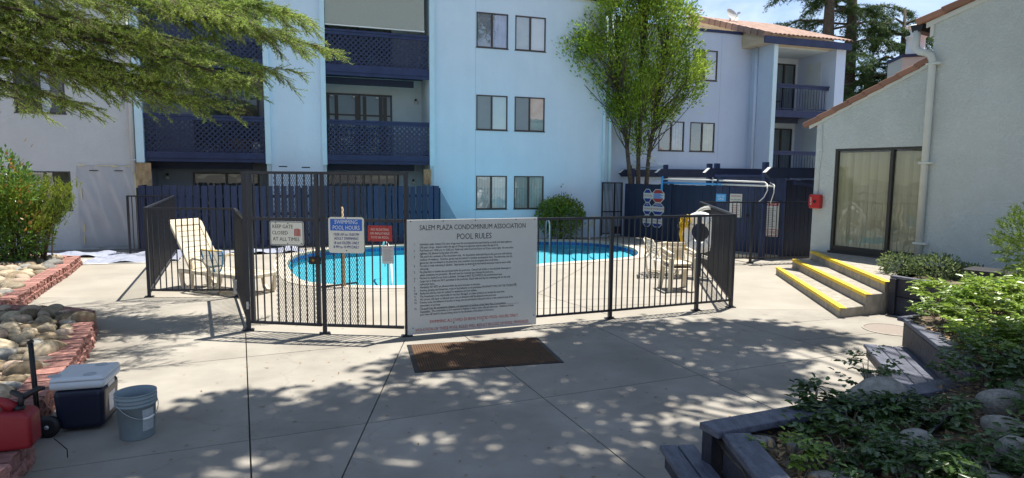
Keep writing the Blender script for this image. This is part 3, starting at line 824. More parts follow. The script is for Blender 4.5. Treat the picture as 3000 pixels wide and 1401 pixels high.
for x, z, w_, h in ((-6.0, 2.27, .16, .03), (-5.2, 2.25, .14, .03), (-4.9, 2.26, .26, .02), (-5.98, 1.35, .03, .3), (-5.95, .45, .03, .2), (-5.97, .12, .03, .22), (-5.6, 2.27, .5, .015)):
    mb.box(FA, x, x + w_, NF - .03, NF - .02, z, z + h)
mb.build('tape', M_tape, ps)
mb = MB()
for x in (-5.75, -5.15): mb.box(FA, x, x + .22, NF - .02, NF + .012, 2.13, 2.15)
mb.build('vent_slot', M_dark, ps)
for a, b, z0, z1, lab in ((-4.62, -4.22, 1.45, 2.37, 'torn brown masking paper wrapped round the post at the left end of the board fence'), (3.50, 3.74, 1.8, 2.28, 'crumpled brown masking paper on the post at the right end of the board fence')):
    p_ = MB(); n = 5
    for i in range(n):
        for j in range(4):
            u0, u1 = a + (b - a) * i / n, a + (b - a) * (i + 1) / n; w0, w1 = z0 + (z1 - z0) * j / 4, z0 + (z1 - z0) * (j + 1) / 4
            g = lambda i, j: NF - .06 + .03 * math.sin(i * 2.3 + j * 1.7)
            p_.quad(FA.p(u0, g(i, j), w0), FA.p(u1, g(i + 1, j), w0), FA.p(u1, g(i + 1, j + 1), w1), FA.p(u0, g(i, j + 1), w1), True)
    setp(p_.build('masking_paper', M_paper), lab, 'paper')
tp = MB().box(FA, -4.66, -4.60, NF - .03, NF - .01, 0, 2.36).build('tape_strip', M_tape)
setp(tp, 'long strip of tan masking tape down the wall edge beside the board fence', 'tape')
ms2 = MB()
for j in range(10):
    ms2.quad(FA.p(3.9 + .0 * j, NF - .012 - .02 * (j % 2), 1.75 - .16 * j), FA.p(3.98 + .09 * j, NF - .012 - .02 * ((j + 1) % 2), 1.75 - .16 * j), FA.p(4.07 + .09 * j, NF - .02, 1.59 - .16 * j), FA.p(3.9, NF - .02, 1.59 - .16 * j), True)
setp(ms2.build('plastic_film', mat('blue_film', (.24, .38, .52), .25, spec=.7)), 'loose clear film fanned on the blue wall right of the board fence', 'plastic sheet')
for x, z, w_ in ((-.95, 2.22, .14), (.02, 2.24, .16)):
    pass
mb = MB()
for x, z in ((-.85, 2.3), (-.2, 2.28)): mb.box(FA, x, x + .24, NF - .006, NF - .001, z, z + .03)
setp(mb.build('wall_vent', M_dark), 'pair of small dark vent slots in the blue wall between the two bays', 'vent')
# ---------------------------------------------------------------- second block to the right, with tile roof
NB = 20.42
bb = thing('apartment_building', FA.p(13, NB, 0), 'pale blue stucco block with a tiled roof and railed balconies behind the tree', 'building')
wo = [(12.33, 13.41, 3.07, 4.16), (13.67, 14.75, 3.07, 4.16), (13.67, 14.75, 5.72, 6.83), (12.33, 13.41, 5.72, 6.83), (12.33, 13.41, .45, 1.5)]
wall_open(FA, 10.13, 16.29, -.05, 7.5, NB, wo).build('wall', M_blueB, bb)
M_bdark = mat('dark_blue_shade', (.06, .065, .085), .8, var=.2)
window(FA, bb, *wo[0], NB, 'blind', 'curtain', lm=M_bdark, rm=mat('lace_curtain', (.40, .42, .58), .8, var=.25, vscale=5))
window(FA, bb, *wo[1], NB, 'blind', 'vertical', lm=mat('dark_green_shade', (.03, .04, .035), .8), rm=mat('cream_drape', (.45, .43, .33), .8, var=.3))
window(FA, bb, *wo[2], NB, 'screen', 'blind', lm=mat('mid_screen', (.12, .125, .13), .8), rm=mat('white_shade_b', (.62, .63, .62), .8, var=.1))
window(FA, bb, *wo[3], NB); window(FA, bb, *wo[4], NB)
MB().box(FA, 14.91, 14.917, NB - .001, NB + .01, 0, 7.4).build('control_joint', mat('joint_pale', (.2, .26, .38), .9), bb)
MB().box(FA, 10.14, 15.95, NB - .05, NB + .5, 7.5, 7.60).build('roof_cap', M_navyh, bb)
MB().box(FA, 10.14, 16.2, NB + .05, NB + 9, 7.3, 7.49).build('roof', M_tan, bb)
NW = 19.25
MB().quad(FA.p(16.29, NB, -.05), FA.p(16.29, NW, -.05), FA.p(16.29, NW, 7.2), FA.p(16.29, NB, 7.2)).build('wall', M_blueB, bb, label='side face of the projecting balcony wing')
MB().box(FA, 16.292, 16.44, NW, NB + .8, -.05, 7.12).build('wing_wall', M_blueB, bb)
MB().box(FA, 16.285, 16.46, NW - .06, NW - .001, 1.9, 7.12).build('fin', M_bluefin, bb)
MB().box(FA, 19.22, 19.67, NW, NW + 8, -.05, 7.0).build('wing_wall', M_blueB, bb)
MB().quad(FA.p(16.44, 21.2, -.05), FA.p(19.22, 21.2, -.05), FA.p(19.22, 21.2, 7.1), FA.p(16.44, 21.2, 7.1)).build('back_wall', M_recess, bb)
MB().box(FA, 16.44, 19.22, NW + .35, 21.2, 6.95, 7.05).build('ceiling', M_recess, bb)
for zb, zt, zr in ((4.40, 4.66, 5.63), (1.80, 2.06, 3.13)):
    s = MB().box(FA, 16.445, 19.215, NW + .25, NW + .32, zb, zt).build('balcony', M_navyh, bb)
    MB().box(FA, 16.445, 19.215, NW + .321, 21.19, zt - .14, zt - .02).build('slab', M_navydk, s)
    MB().box(FA, 16.45, 18.4, NW + .9, NW + 1.0, zb - .16, zb + .1).build('beam', M_navydk, s)
    railing(FA, bb, 16.45, 19.21, zt, zr, NW + .28, M_navyh, .13, False)
    slider(FA, bb, 17.95, 19.05, zt, zt + 2.06, 21.18, back=(.5, .85), backmat=M_curtain)
    mb = MB().box(FA, 19.205, 19.219, 19.95, 20.75, zt, zt + 2.0)
    mb.build('closet_door', M_recess, bb)
downspout(FA, bb, 16.23, NB - .35, 2.0, 7.0, M_blueB, .06)
MB().box(FA, 16.0, 16.28, NB - .5, NB - .2, 1.85, 2.0).build('splash_block', M_blueB, bb)
ch = thing('patio_chair', FA.p(17.3, 20.3, 4.64), 'dark patio chair on the railed balcony under the tiled roof', 'chair')
mb = MB()
for x in (17.05, 17.55):
    for y in (20.1, 20.55): mb.tube([FA.p(x, y, 4.65), FA.p(x, y, 5.05)], .015, 5)
mb.build('leg', M_rubber, ch); MB().box(FA, 17.03, 17.57, 20.08, 20.58, 5.05, 5.08).build('seat', M_rubber, ch)
mb = MB()
for i in range(6): mb.tube([FA.p(17.06 + i * .097, 20.58, 5.08), FA.p(17.06 + i * .097, 20.66, 5.5)], .012, 5)
mb.tube([FA.p(17.05, 20.66, 5.5), FA.p(17.56, 20.66, 5.5)], .018, 5); mb.build('backrest', M_rubber, ch)
# fascia, roof plane and rows of pale clay tiles
MB().box(FA, 15.72, 19.72, NW - .22, NW - .16, 6.95, 7.20).build('fascia', M_navyh, bb)
sl = .356; y0, z0 = NW - .25, 7.24
mb = MB(); mb.ext(Fr(*FA.p(0, 0, 0)[:2], FA.ang + R(90)), [(NW - .15, 7.17), (24.2, 7.17 + sl * (24.2 - NW + .15)), (24.2, 7.0), (NW - .15, 7.0)], -15.82, -19.7).build('roof', M_tan, bb)
def tile_mesh(name, w, l, m_):
    mb = MB(); n = 5
    for i in range(n):
        a0 = math.pi * i / n; a1 = math.pi * (i + 1) / n
        f = lambda a, y, s: (-math.cos(a) * w / 2 * s, y, math.sin(a) * w * .36 * s)
        mb.quad(f(a0, 0, 1), f(a1, 0, 1), f(a1, l, .88), f(a0, l, .88), True)
        mb.quad(f(a1, 0, 1), f(a0, 0, 1), f(a0, 0, .8), f(a1, 0, .8))
    me = mb.mesh(name); me.materials.append(m_); return me
tm = tile_mesh('roof_tile', .19, .43, M_tileB)
ncol = 20; nrow = 12; cnt = 0
tilt = math.atan(sl)
for j in range(nrow):
    for i in range(ncol):
        y = y0 + j * .395 * math.cos(tilt); z = z0 + (y - y0) * sl + .015
        M = FA.mat(15.95 + i * .193, y, z) @ Matrix.Rotation(tilt + .03, 4, 'X') @ Matrix.Rotation(rnd.uniform(-.02, .02), 4, 'Z')
        link('tile', tm, None, bb, M=M); cnt += 1
rm = MB().box(W, -.02, .22, 0, .44, -.22, .0).mesh('rake_tile'); rm.materials.append(M_tileB)
for j in range(13):
    y = y0 + j * .395 * math.cos(tilt); z = z0 + (y - y0) * sl + .10
    link('rake_tile', rm, None, bb, M=FA.mat(15.72, y, z) @ Matrix.Rotation(tilt + .05, 4, 'X'))
MB().quad(FA.p(15.8, NW + .3, 7.15), FA.p(15.8, 24.1, 7.4), FA.p(15.8, 24.1, 8.75), FA.p(15.8, NW + .3, 7.22)).build('gable', M_tan, bb)
# satellite dishes on the roof
def dish(x, y, z, turn, lab):
    d = thing('satellite_dish', FA.p(x, y, z), lab, 'satellite dish')
    M = FA.mat(x, y, z + .36) @ Matrix.Rotation(turn, 4, 'Z') @ Matrix.Rotation(R(62), 4, 'X')
    MB().lathe([(0, .0), (.12, .008), (.22, .03), (.30, .07), (.305, .075)], M, 24).build('reflector', M_dish, d)
    MB().tube([FA.p(x, y + .06, z - .1), FA.p(x, y + .06, z + .3)], .025, 6).build('mast', M_galv, d)
    e = M @ Vector((0, -.16, .34)); mb = MB(); mb.tube([M @ Vector((0, -.28, .02)), e], .014, 5)
    mb.bar(e - Vector((.05, 0, 0)), e + Vector((.07, 0, .03)), .07); mb.build('feed_arm', M_dish, d)
dish(15.75, 23.7, 8.75, R(35), 'grey satellite dish at the high end of the tile roof beside the tree top')
dish(16.9, 22.6, 8.45, R(12), 'pale satellite dish facing the yard midway down the tile roof')

# ---------------------------------------------------------------- clubhouse
cl = thing('clubhouse', FC.p(1, 0, 0), 'sage green stucco clubhouse with a clay tile shed roof and sliding door', 'building')
mb = MB()
RS = .432                                        # rake slope
zr = lambda x: 3.31 + RS * (x + .45)
YC = 0.0
def cq(x0, x1, za0, za1, zb0, zb1): mb.quad(FC.p(x0, YC, za0), FC.p(x1, YC, za1), FC.p(x1, YC, zb1), FC.p(x0, YC, zb0))
DW = (0.0, 1.806, .52, 2.73)
cq(-.45, DW[0], -.05, -.05, zr(-.45), zr(0)); cq(DW[0], DW[1], -.05, -.05, DW[2], DW[2]); cq(DW[0], DW[1], DW[3], DW[3], zr(DW[0]), zr(DW[1])); cq(DW[1], 2.1, -.05, -.05, zr(DW[1]), zr(2.1))
for a, b in ((DW[0], 1), (DW[1], -1)):
    mb.quad(FC.p(a, YC, DW[2]), FC.p(a, YC, DW[3]), FC.p(a, YC + .12, DW[3]), FC.p(a, YC + .12, DW[2]))
mb.quad(FC.p(DW[0], YC, DW[3]), FC.p(DW[1], YC, DW[3]), FC.p(DW[1], YC + .12, DW[3]), FC.p(DW[0], YC + .12, DW[3]))
mb.quad(FC.p(-.45, 7, -.05), FC.p(-.45, 0, -.05), FC.p(-.45, 0, 3.31), FC.p(-.45, 7, 3.31))
mb.quad(FC.p(7, 7, -.05), FC.p(-.45, 7, -.05), FC.p(-.45, 7, 3.31), FC.p(7, 7, 3.31))
mb.build('wall', M_club, cl)
YU = -.22; zu = lambda x: 4.98 + .30 * (x - 1.88)
mb = MB().quad(FC.p(1.88, YU, -.05), FC.p(9, YU, -.05), FC.p(9, YU, zu(9)), FC.p(1.88, YU, zu(1.88)))
mb.quad(FC.p(1.88, 7, 3.2), FC.p(1.88, YU, -.05), FC.p(1.88, YU, 4.98), FC.p(1.88, 7, 4.98))
mb.quad(FC.p(9, 7, -.05), FC.p(1.9, 7, -.05), FC.p(1.9, 7, 4.98), FC.p(9, 7, zu(9)))
mb.build('wall', M_club, cl, label='taller stucco wall of the clubhouse right of the downspout')
# lower shed roof and rake tiles
mb = MB(); mb.ext(FC, [(-.66, zr(-.66) + .02), (1.88, zr(1.88) + .02), (1.88, zr(1.88) + .10), (-.66, zr(-.66) + .10)], .06, 6.9)
mb.build('roof', M_tile, cl)
MB().ext(FC, [(-.62, zr(-.62) - .05), (1.87, zr(1.87) - .05), (1.87, zr(1.87) + .02), (-.62, zr(-.62) + .02)], -.03, -.001).build('rake_trim', M_clubtrim, cl)
def rake_tiles(x0, x1, zf, slope, y, n, th=.11):
    a = math.atan(slope); L_ = (x1 - x0) / math.cos(a) / n
    b = MB(); 
    b.box(W, -.03, L_ + .05, -.11, .16, 0, th); me = b.mesh('rake_tile'); me.materials.append(M_tile)
    for i in range(n):
        x = x0 + (x1 - x0) * i / n
        o = link('rake_tile', me, None, cl, M=FC.mat(x, y, zf(x) + .028) @ Matrix.Rotation(-(a - .055), 4, 'Y'))
        bevel(o, .022, 3)
rake_tiles(-.70, 1.86, zr, RS, 0.03, 8)
tmc = tile_mesh('roof_tile', .24, .38, M_tile)
for j in range(7):
    for i in range(20):
        x = -.68 + j * .345
        link('tile', tmc, None, cl, M=FC.mat(x, .32 + i * .25, zr(x) + .11) @ Matrix.Rotation(-(math.atan(RS) - .04), 4, 'Y') @ Matrix.Rotation(R(-90), 4, 'Z'))
# upper roof
MB().ext(FC, [(1.66, zu(1.66) + .04), (9, zu(9) + .04), (9, zu(9) + .12), (1.66, zu(1.66) + .12)], YU + .05, 6.9).build('roof', M_tile, cl)
MB().ext(FC, [(1.75, zu(1.75) - .06), (9, zu(9) - .06), (9, zu(9) + .03), (1.75, zu(1.75) + .03)], YU - .035, YU - .001).build('rake_trim', M_clubtrim, cl)
MB().ext(FC, [(1.82, zu(1.82) - .26), (1.879, zu(1.879) - .26), (1.879, zu(1.879) - .06), (1.82, zu(1.82) - .06)], YU - .03, YU + .05).build('rake_trim', M_clubtrim, cl)
for i in range(9):
    x = 1.64 + i * .42
    b = MB(); b.box(W, -.03, .47, -.12, .16, 0, .115); me = b.mesh('rake_tile'); me.materials.append(M_tile)
    bevel(link('rake_tile', me, None, cl, M=FC.mat(x, YU + .0, zu(x) + .05) @ Matrix.Rotation(-(math.atan(.30) - .05), 4, 'Y')), .022, 3)
gt = MB().ext(FC, [(1.52, 4.84), (1.68, 4.84), (1.70, 4.97), (1.48, 4.97)], YU - .05, 5.5).build('gutter', M_rubber, cl)
# S-bent downspout
mb = MB(); P = [(1.58, YU - .0, 4.86), (1.58, YU - .0, 4.62), (1.60, YU - .02, 4.53), (1.68, YU - .05, 4.46), (1.80, YU - .06, 4.42), (1.88, YU - .06, 4.36), (1.915, YU - .06, 4.26), (1.915, YU - .06, .55)]
mb.tube([FC.p(*p) for p in P], .062, 12); dsp = mb.build('downspout', M_clubtrim, cl)
for z in (4.2, 2.4, .9): MB().box(FC, 1.83, 2.06, YU - .13, YU - .001, z - .018, z + .018).build('bracket', M_clubtrim, dsp)
mb = MB()
for i in range(7):
    t = i / 6
    mb.tube([FC.p(1.80 + .115 * t - .004, YU - .06, 4.425 - .165 * t * t), FC.p(1.80 + .115 * t + .004, YU - .06, 4.418 - .165 * t * t)], .066, 12)
mb.build('elbow_rib', M_clubtrim, dsp)
MB().box(FC, 1.812, 1.879, -.05, -.001, .52, zr(1.84) - .06).build('corner_trim', M_clubtrim, cl)
# sliding door with vertical blinds
d = slider(FC, cl, *DW, .05, frame=M_dooralu, mull=False, name='sliding_door', gmat=M_glasscl)
mb = MB().box(FC, 1.14, 1.20, .0, .09, .57, 2.68).box(FC, .05, 1.139, .03, .08, .57, .66).box(FC, 1.201, 1.756, .055, .1, .57, .66)
mb.build('sash', M_dooralu, d)
MB().box(FC, -.02, 1.83, -.05, .02, .50, .545).build('threshold', M_dooralu, d)
vb = MB().box(W, -.048, .048, -.002, .002, 0, 2.05).mesh('vertical_blind'); vb.materials.append(M_vert)
for i in range(21):
    link('blind_slat', vb, None, d, M=FC.mat(.05 + i * .084, .17 + .012 * (i % 2), .6) @ Matrix.Rotation(R(30 + rnd.uniform(-12, 12)), 4, 'Z'))
# chimney with metal flue
cm = MB(); cc = [FC.p(-.29, 3.0, 0)[:2], FC.p(.33, 3.5, 0)[:2], FC.p(-.30, 4.2, 0)[:2], FC.p(-.95, 3.62, 0)[:2]]
ctr = (sum(c[0] for c in cc) / 4, sum(c[1] for c in cc) / 4)
cm.prism(cc, 3.2, 5.0); chm = cm.build('chimney', mat('chimney_stucco', (.52, .53, .50), .9, var=.08, bump=.2, bscale=60), cl)
big = [(ctr[0] + (x - ctr[0]) * 1.07, ctr[1] + (y - ctr[1]) * 1.07) for x, y in cc]
MB().prism(big, 5.001, 5.07).build('cap', M_navyh, chm)
fl = MB().lathe([(.22, 5.07), (.22, 5.12), (.20, 5.13), (.20, 5.52), (.23, 5.53), (.23, 5.56), (.20, 5.57), (0, 5.57)], Matrix.Translation((ctr[0], ctr[1], 0)), 24).build('flue', M_white, chm)
mb = MB().lathe([(.125, 5.57), (.125, 5.72)], Matrix.Translation((ctr[0], ctr[1], 0)), 20).lathe([(.25, 5.79), (.23, 5.80), (.12, 5.83), (0, 5.84)], Matrix.Translation((ctr[0], ctr[1], 0)), 24)
for i in range(6):
    a = i * math.pi / 3; mb.tube([(ctr[0] + .14 * math.cos(a), ctr[1] + .14 * math.sin(a), 5.68), (ctr[0] + .2 * math.cos(a), ctr[1] + .2 * math.sin(a), 5.8)], .008, 4)
mb.build('rain_cap', M_white, chm)
# red alarm box and its conduit
al = thing('alarm_box', FC.p(-.33, 0, 1.43), 'red alarm box on the left corner of the clubhouse wall', 'alarm box')
bevel(MB().box(FC, -.47, -.21, -.13, -.002, 1.44, 1.75).build('case', M_alarm, al), .03, 3)
bevel(MB().box(FC, -.465, -.44, -.137, -.131, 1.50, 1.70).build('side_panel', M_alarm, al), .003)
MB().box(FC, -.36, -.30, -.136, -.131, 1.565, 1.625).build('horn', M_rubber, al)
MB().tube([FC.p(-.34, -.012, 1.76), FC.p(-.335, -.012, 2.3), FC.p(-.30, -.012, 2.7), FC.p(-.32, -.012, 3.25)], .008, 6).build('wire', M_clubtrim, al)
o = txt('lettering', 'ALARM', M_white, al, FC, -.415, -.1345, 1.60, .055, tilt=R(90))

# ---------------------------------------------------------------- concrete steps with yellow nosings
st = thing('concrete_steps', (5.8, 11.5, 0), 'three wide concrete steps with yellow painted edges up to the sliding door', 'steps')
s1 = ((4.97, 9.24), (5.80, 13.50)); s2 = ((5.46, 9.44), (6.17, 13.55)); s3 = ((5.83, 9.585), (6.60, 13.62))
back = [FC.p(2.0, .0, 0)[:2], FC.p(-.46, .0, 0)[:2]]
rightend = (5.93, 9.63)
zs = (.15, .325, .50)
def step(a, b, nxt, z0, z1):
    return MB().prism([a, (nxt[0] if nxt else rightend), (nxt[1] if nxt else None), b] if nxt else [a, rightend, back[0], back[1], b], z0, z1)
M_sc = M_stepc
bevel(MB().prism([s1[0], s2[0], s2[1], s1[1]], -.04, zs[0]).build('step', M_sc, st), .012)
bevel(MB().prism([s2[0], s3[0], s3[1], s2[1]], -.04, zs[1]).build('step', M_sc, st), .012)
bevel(MB().prism([s3[0], rightend, FC.p(2.6, .0, 0)[:2], back[0], back[1], s3[1]], -.04, zs[2]).build('landing', M_sc, st), .012)
for (a, b), z in zip((s1, s2, s3), zs):
    a = Vector(a); b = Vector(b); d = (b - a).normalized(); n = Vector((d.y, -d.x)) * -1; n = Vector((-d.y, d.x))
    o = -n if n.x > 0 else n                     # outward, towards -x
    i_ = -o
    A_ = a + d * -.004; B_ = b + d * .004
    mb = MB()
    mb.prism([tuple(A_ + o * .006), tuple(A_ + i_ * .095), tuple(B_ + i_ * .095), tuple(B_ + o * .006)], z + .001, z + .007)
    mb.prism([tuple(A_ + o * .006), tuple(A_ + i_ * .001), tuple(B_ + i_ * .001), tuple(B_ + o * .006)], z - .045, z + .0005)
    mb.build('yellow_nosing', M_yellow, st)
# ================================================================ EQUIPMENT ENCLOSURE, RAFTERS
en = thing('equipment_enclosure', FA.p(11.2, 16, 0), 'dark navy board enclosure with overhead rafters at the far side of the pool', 'enclosure')
bd = {}
def boards(fr, x0, x1, y, z0, z1, parent, mat_, axis='x', w=.14, name='board'):
    n = max(1, int(round((x1 - x0) / w))); ww = (x1 - x0) / n
    me = MB().box(W, .004, ww - .004, -.011, .011, 0, z1 - z0).mesh(name); me.materials.append(mat_)
    for i in range(n):
        x = x0 + i * ww
        link(name, me, None, parent, M=fr.mat(x, y + (.004 if i % 2 else 0), z0 + rnd.uniform(-.01, .01)))
FE = Fr(3.95, 21.83, math.atan2(-1.93, 1.12))          # along the front, from the blue block towards the camera
boards(FE, 0, 2.23, 0, .02, 1.86, en, M_navydk, w=.186)
FE2 = Fr(5.07, 19.9, math.atan2(-2.5, .68)); boards(FE2, .05, 2.6, 0, .02, 1.86, en, M_navydk, w=.19)
for x in (0.05, 1.1):
    MB().box(FE, x - .05, x + .05, .02, .12, 0, 1.84).build('post', M_navydk, en)
MB().box(FE, 2.19, 2.30, -.05, .05, 0, 1.95).build('post', M_navydk, en)
for z in (.35, 1.5): MB().box(FE, 0, 2.2, .02, .06, z, z + .09).build('rail', M_navydk, en); MB().box(FE2, .06, 2.6, .02, .06, z, z + .09).build('rail', M_navydk, en)
# rafters with pointed tails
for i, n_ in enumerate((20.2, 17.72, 15.12, 12.66)):
    prof = [(10.62, 2.235), (10.78, 2.36), (16.1, 2.36), (16.1, 2.10), (10.74, 2.10)]
    r = MB().ext(FA, prof, n_ - .05, n_ + .05).build('rafter', M_navydk, en)
    MB().hexa([FA.p(10.618, n_ - .056, 2.235), FA.p(10.642, n_ - .056, 2.235), FA.p(10.642, n_ + .056, 2.235), FA.p(10.618, n_ + .056, 2.235),
               FA.p(10.772, n_ - .056, 2.363), FA.p(10.80, n_ - .056, 2.363), FA.p(10.80, n_ + .056, 2.363), FA.p(10.772, n_ + .056, 2.363)]).build('lit_tail_edge', M_white, r)  # white strip painting the sunlit bevel of each rafter tail
for n_ in (20.1, 17.9, 15.55, 15.2, 13.2):
    MB().box(FA, 11.05, 11.17, n_ - .06, n_ + .06, 0, 2.5).build('post', M_navyh, en)
# flood light on the second post
fl = thing('floodlight', FA.p(11.1, 18.2, 2.5), 'small floodlight on an arm above the rafters beside the tree trunk', 'floodlight')
hp = Vector(FA.p(11.1, 18.75, 2.68))
mb = MB(); mb.bar(hp + Vector((-.02, -.13, 0)), hp + Vector((.02, .13, .0)), .10, .22, (0.3, 0, 1)); mb.build('head', M_galv, fl)
mb = MB(); mb.bar(hp + Vector((-.075, -.1, .01)), hp + Vector((-.045, .1, .01)), .02, .17, (0.3, 0, 1)); mb.build('lens', M_dish, fl)
MB().tube([tuple(hp), FA.p(11.1, 18.4, 2.56), FA.p(11.1, 17.95, 2.5)], .02, 6).build('arm', M_white, fl)
MB().tube([FA.p(11.1, 19.9, 2.42), FA.p(11.1, 17.95, 2.44)], .014, 6).build('conduit', M_galv, fl)
bx = MB().box(FA, 11.0, 11.14, 19.7, 19.95, 2.4, 2.53).build('junction_box', M_whitepl)
setp(bx, 'small pale junction box on top of the rafters by the tree trunk', 'box')
# shed with plank door
S1 = Vector((5.75, 17.4)); S2 = Vector((7.0, 16.2)); sd = (S2 - S1).normalized()
FS = Fr(S1.x, S1.y, math.atan2(sd.y, sd.x)); SL = (S2 - S1).length
sh = thing('pump_shed', FS.p(.9, 0, 0), 'navy plank pump shed hung with warning and rules signs', 'shed')
boards(FS, -.06, .32, 0, .05, 2.12, sh, M_navy, w=.19); boards(FS, 1.22, SL, 0, .05, 2.12, sh, M_navy, w=.17)
boards(FS, .32, 1.22, 0, 1.90, 2.12, sh, M_navy, w=.18)
door = MB().box(FS, .34, 1.20, .0, .03, .06, 1.88).build('door', M_navydk, sh)
boards(FS, .34, 1.20, -.015, .07, 1.87, door, M_navy, w=.172, name='plank')
MB().lathe([(0, .05), (.035, .045), (.035, .02), (.02, 0), (.05, 0)], FS.mat(.88, -.03, 1.08) @ Matrix.Rotation(R(90), 4, 'X'), 12).build('handle', M_rubber, door)
MB().box(FS, SL, SL + .10, -.04, .08, 0, 2.2).build('corner_post', M_navyh, sh)
MB().box(FS, -.1, SL + .1, -.05, .05, 2.121, 2.18).build('top_rail', M_navyh, sh)
MB().box(FS, -.06, SL, .06, 2.0, .0, 2.05).build('body', M_navydk, sh)
# dark wall between the shed and the clubhouse, with a sloping rail
e0 = Vector(FS.p(SL + .1, .05, 0)[:2]); e1 = Vector((9.2, 17.1)); ed = (e1 - e0).normalized()
F2 = Fr(e0.x, e0.y, math.atan2(ed.y, ed.x))
bw = thing('board_wall', F2.p(1, 0, 0), 'dark navy board wall between the shed and the clubhouse corner', 'wall')
boards(F2, 0, 2.6, 0, .0, 2.05, bw, M_navydk, w=.17)
mb = MB(); mb.bar(F2.p(.1, -.1, 1.98), F2.p(2.6, -.1, 1.72), .06, .08); mb.build('sloping_rail', M_navyh, bw)
pd = MB().prism([FS.p(.30, -.02, 0)[:2], FS.p(.30, -.75, 0)[:2], FS.p(1.3, -.72, 0)[:2], FS.p(1.75, -.02, 0)[:2]], -.02, .09).build('concrete_pad', M_stepc)
setp(pd, 'low grey concrete pad in front of the shed door', 'pad')
# pool poles on hooks along the enclosure front
def pole(pts, r, m_, name, lab, cat, extra=None):
    t_ = thing(name, pts[0], lab, cat)
    MB().tube(pts, r, 8).build('shaft', m_, t_)
    return t_
p1 = pole([FA.p(10.88, 18.35, 2.03), FA.p(10.88, 15.5, 2.03), FA.p(10.86, 12.9, 1.99)], .022, M_whitepl, 'pool_pole', 'long white pool pole on the upper hooks ending in a bent hose', 'pole')
MB().tube([FA.p(10.86, 12.9, 1.99), FA.p(10.8, 12.75, 1.95), FA.p(10.74, 12.65, 1.8), FA.p(10.7, 12.72, 1.62), FA.p(10.7, 12.9, 1.5)], .014, 6).build('hose', M_whitepl, p1)
MB().tube([FA.p(10.86, 12.7, 1.98), FA.p(10.76, 12.45, 1.93), FA.p(10.72, 12.4, 1.75), FA.p(10.72, 12.5, 1.5)], .012, 6).build('hose', M_whitepl, p1)
p2 = pole([FA.p(10.86, 17.55, 1.92), FA.p(10.86, 14.6, 1.91)], .03, M_skyblue, 'pool_pole', 'blue and white pool pole on the lower hooks', 'pole')
MB().tube([FA.p(10.86, 14.6, 1.91), FA.p(10.86, 12.55, 1.90)], .024, 8).build('white_end', M_whitepl, p2)
hk = MB().box(FA, 10.83, 10.86, 17.62, 17.70, 1.66, 2.13).build('blue_strap', M_skyblue)
setp(hk, 'blue strap hanging from the rafters over the pool poles', 'strap')
# steel gate between the blue block and the enclosure
sg = thing('side_gate', FA.p(10.1, 19.72, 0), 'narrow dark steel gate between the blue block and the enclosure', 'gate')
mb = MB()
for z in (.08, .85, 1.86): mb.box(FA, 9.72, 10.52, 19.70, 19.74, z, z + .04)
for x in (9.72, 10.2, 10.48): mb.box(FA, x, x + .04, 19.69, 19.745, .02, 1.9)
mb.build('frame', M_steel, sg)
me = MB().box(W, -.008, .008, -.008, .008, .1, 1.88).mesh('picket'); me.materials.append(M_steel)
for i in range(14): link('picket', me, None, sg, M=FA.mat(9.77 + i * .052, 19.72, 0))
MB().box(FA, 10.24, 10.48, 19.70, 19.73, .1, .35).build('kick_plate', M_steel, sg)
# sheet backing behind the lower half of the gate gap is open ground

# ================================================================ BLUE BOARD FENCE OF THE PATIOS
fA = Vector(FA.p(-4.28, 18.58, 0)[:2]); fB = Vector(FA.p(3.86, 19.15, 0)[:2]); fd = (fB - fA).normalized(); FL = (fB - fA).length
FP = Fr(fA.x, fA.y, math.atan2(fd.y, fd.x))
bf = thing('board_fence', FP.p(FL / 2, 0, 0), 'long navy board fence with gaps in front of the ground floor patios', 'fence')
n = 44; bwid = FL / n
me = MB().box(W, .01, bwid - .028, -.012, .012, 0, 1).mesh('fence_board'); me.materials.append(M_navy)
for i in range(n):
    z = 1.76 + rnd.uniform(-.012, .012)
    link('board', me, None, bf, M=FP.mat(i * bwid, rnd.uniform(-.003, .003), .04) @ Matrix.Rotation(rnd.uniform(-.004, .004), 4, 'Y') @ Matrix.Diagonal((1, 1, z - .04, 1)))
for z in (.30, .92, 1.42): MB().box(FP, 0, FL, .014, .055, z, z + .085).build('rail', M_navydk, bf)
for i in range(7): MB().box(FP, FL * i / 6 - .045, FL * i / 6 + .045, .056, .146, 0, 1.7).build('post', M_navydk, bf)
# fence return to the building at each end
for x in (0.02, FL - .02):
    F3 = Fr(*FP.p(x, .03, 0)[:2], FP.ang + R(90))
    for i in range(8): MB().box(F3, i * .16, i * .16 + .14, -.01, .01, .04, 1.76).build('board', M_navy, bf)
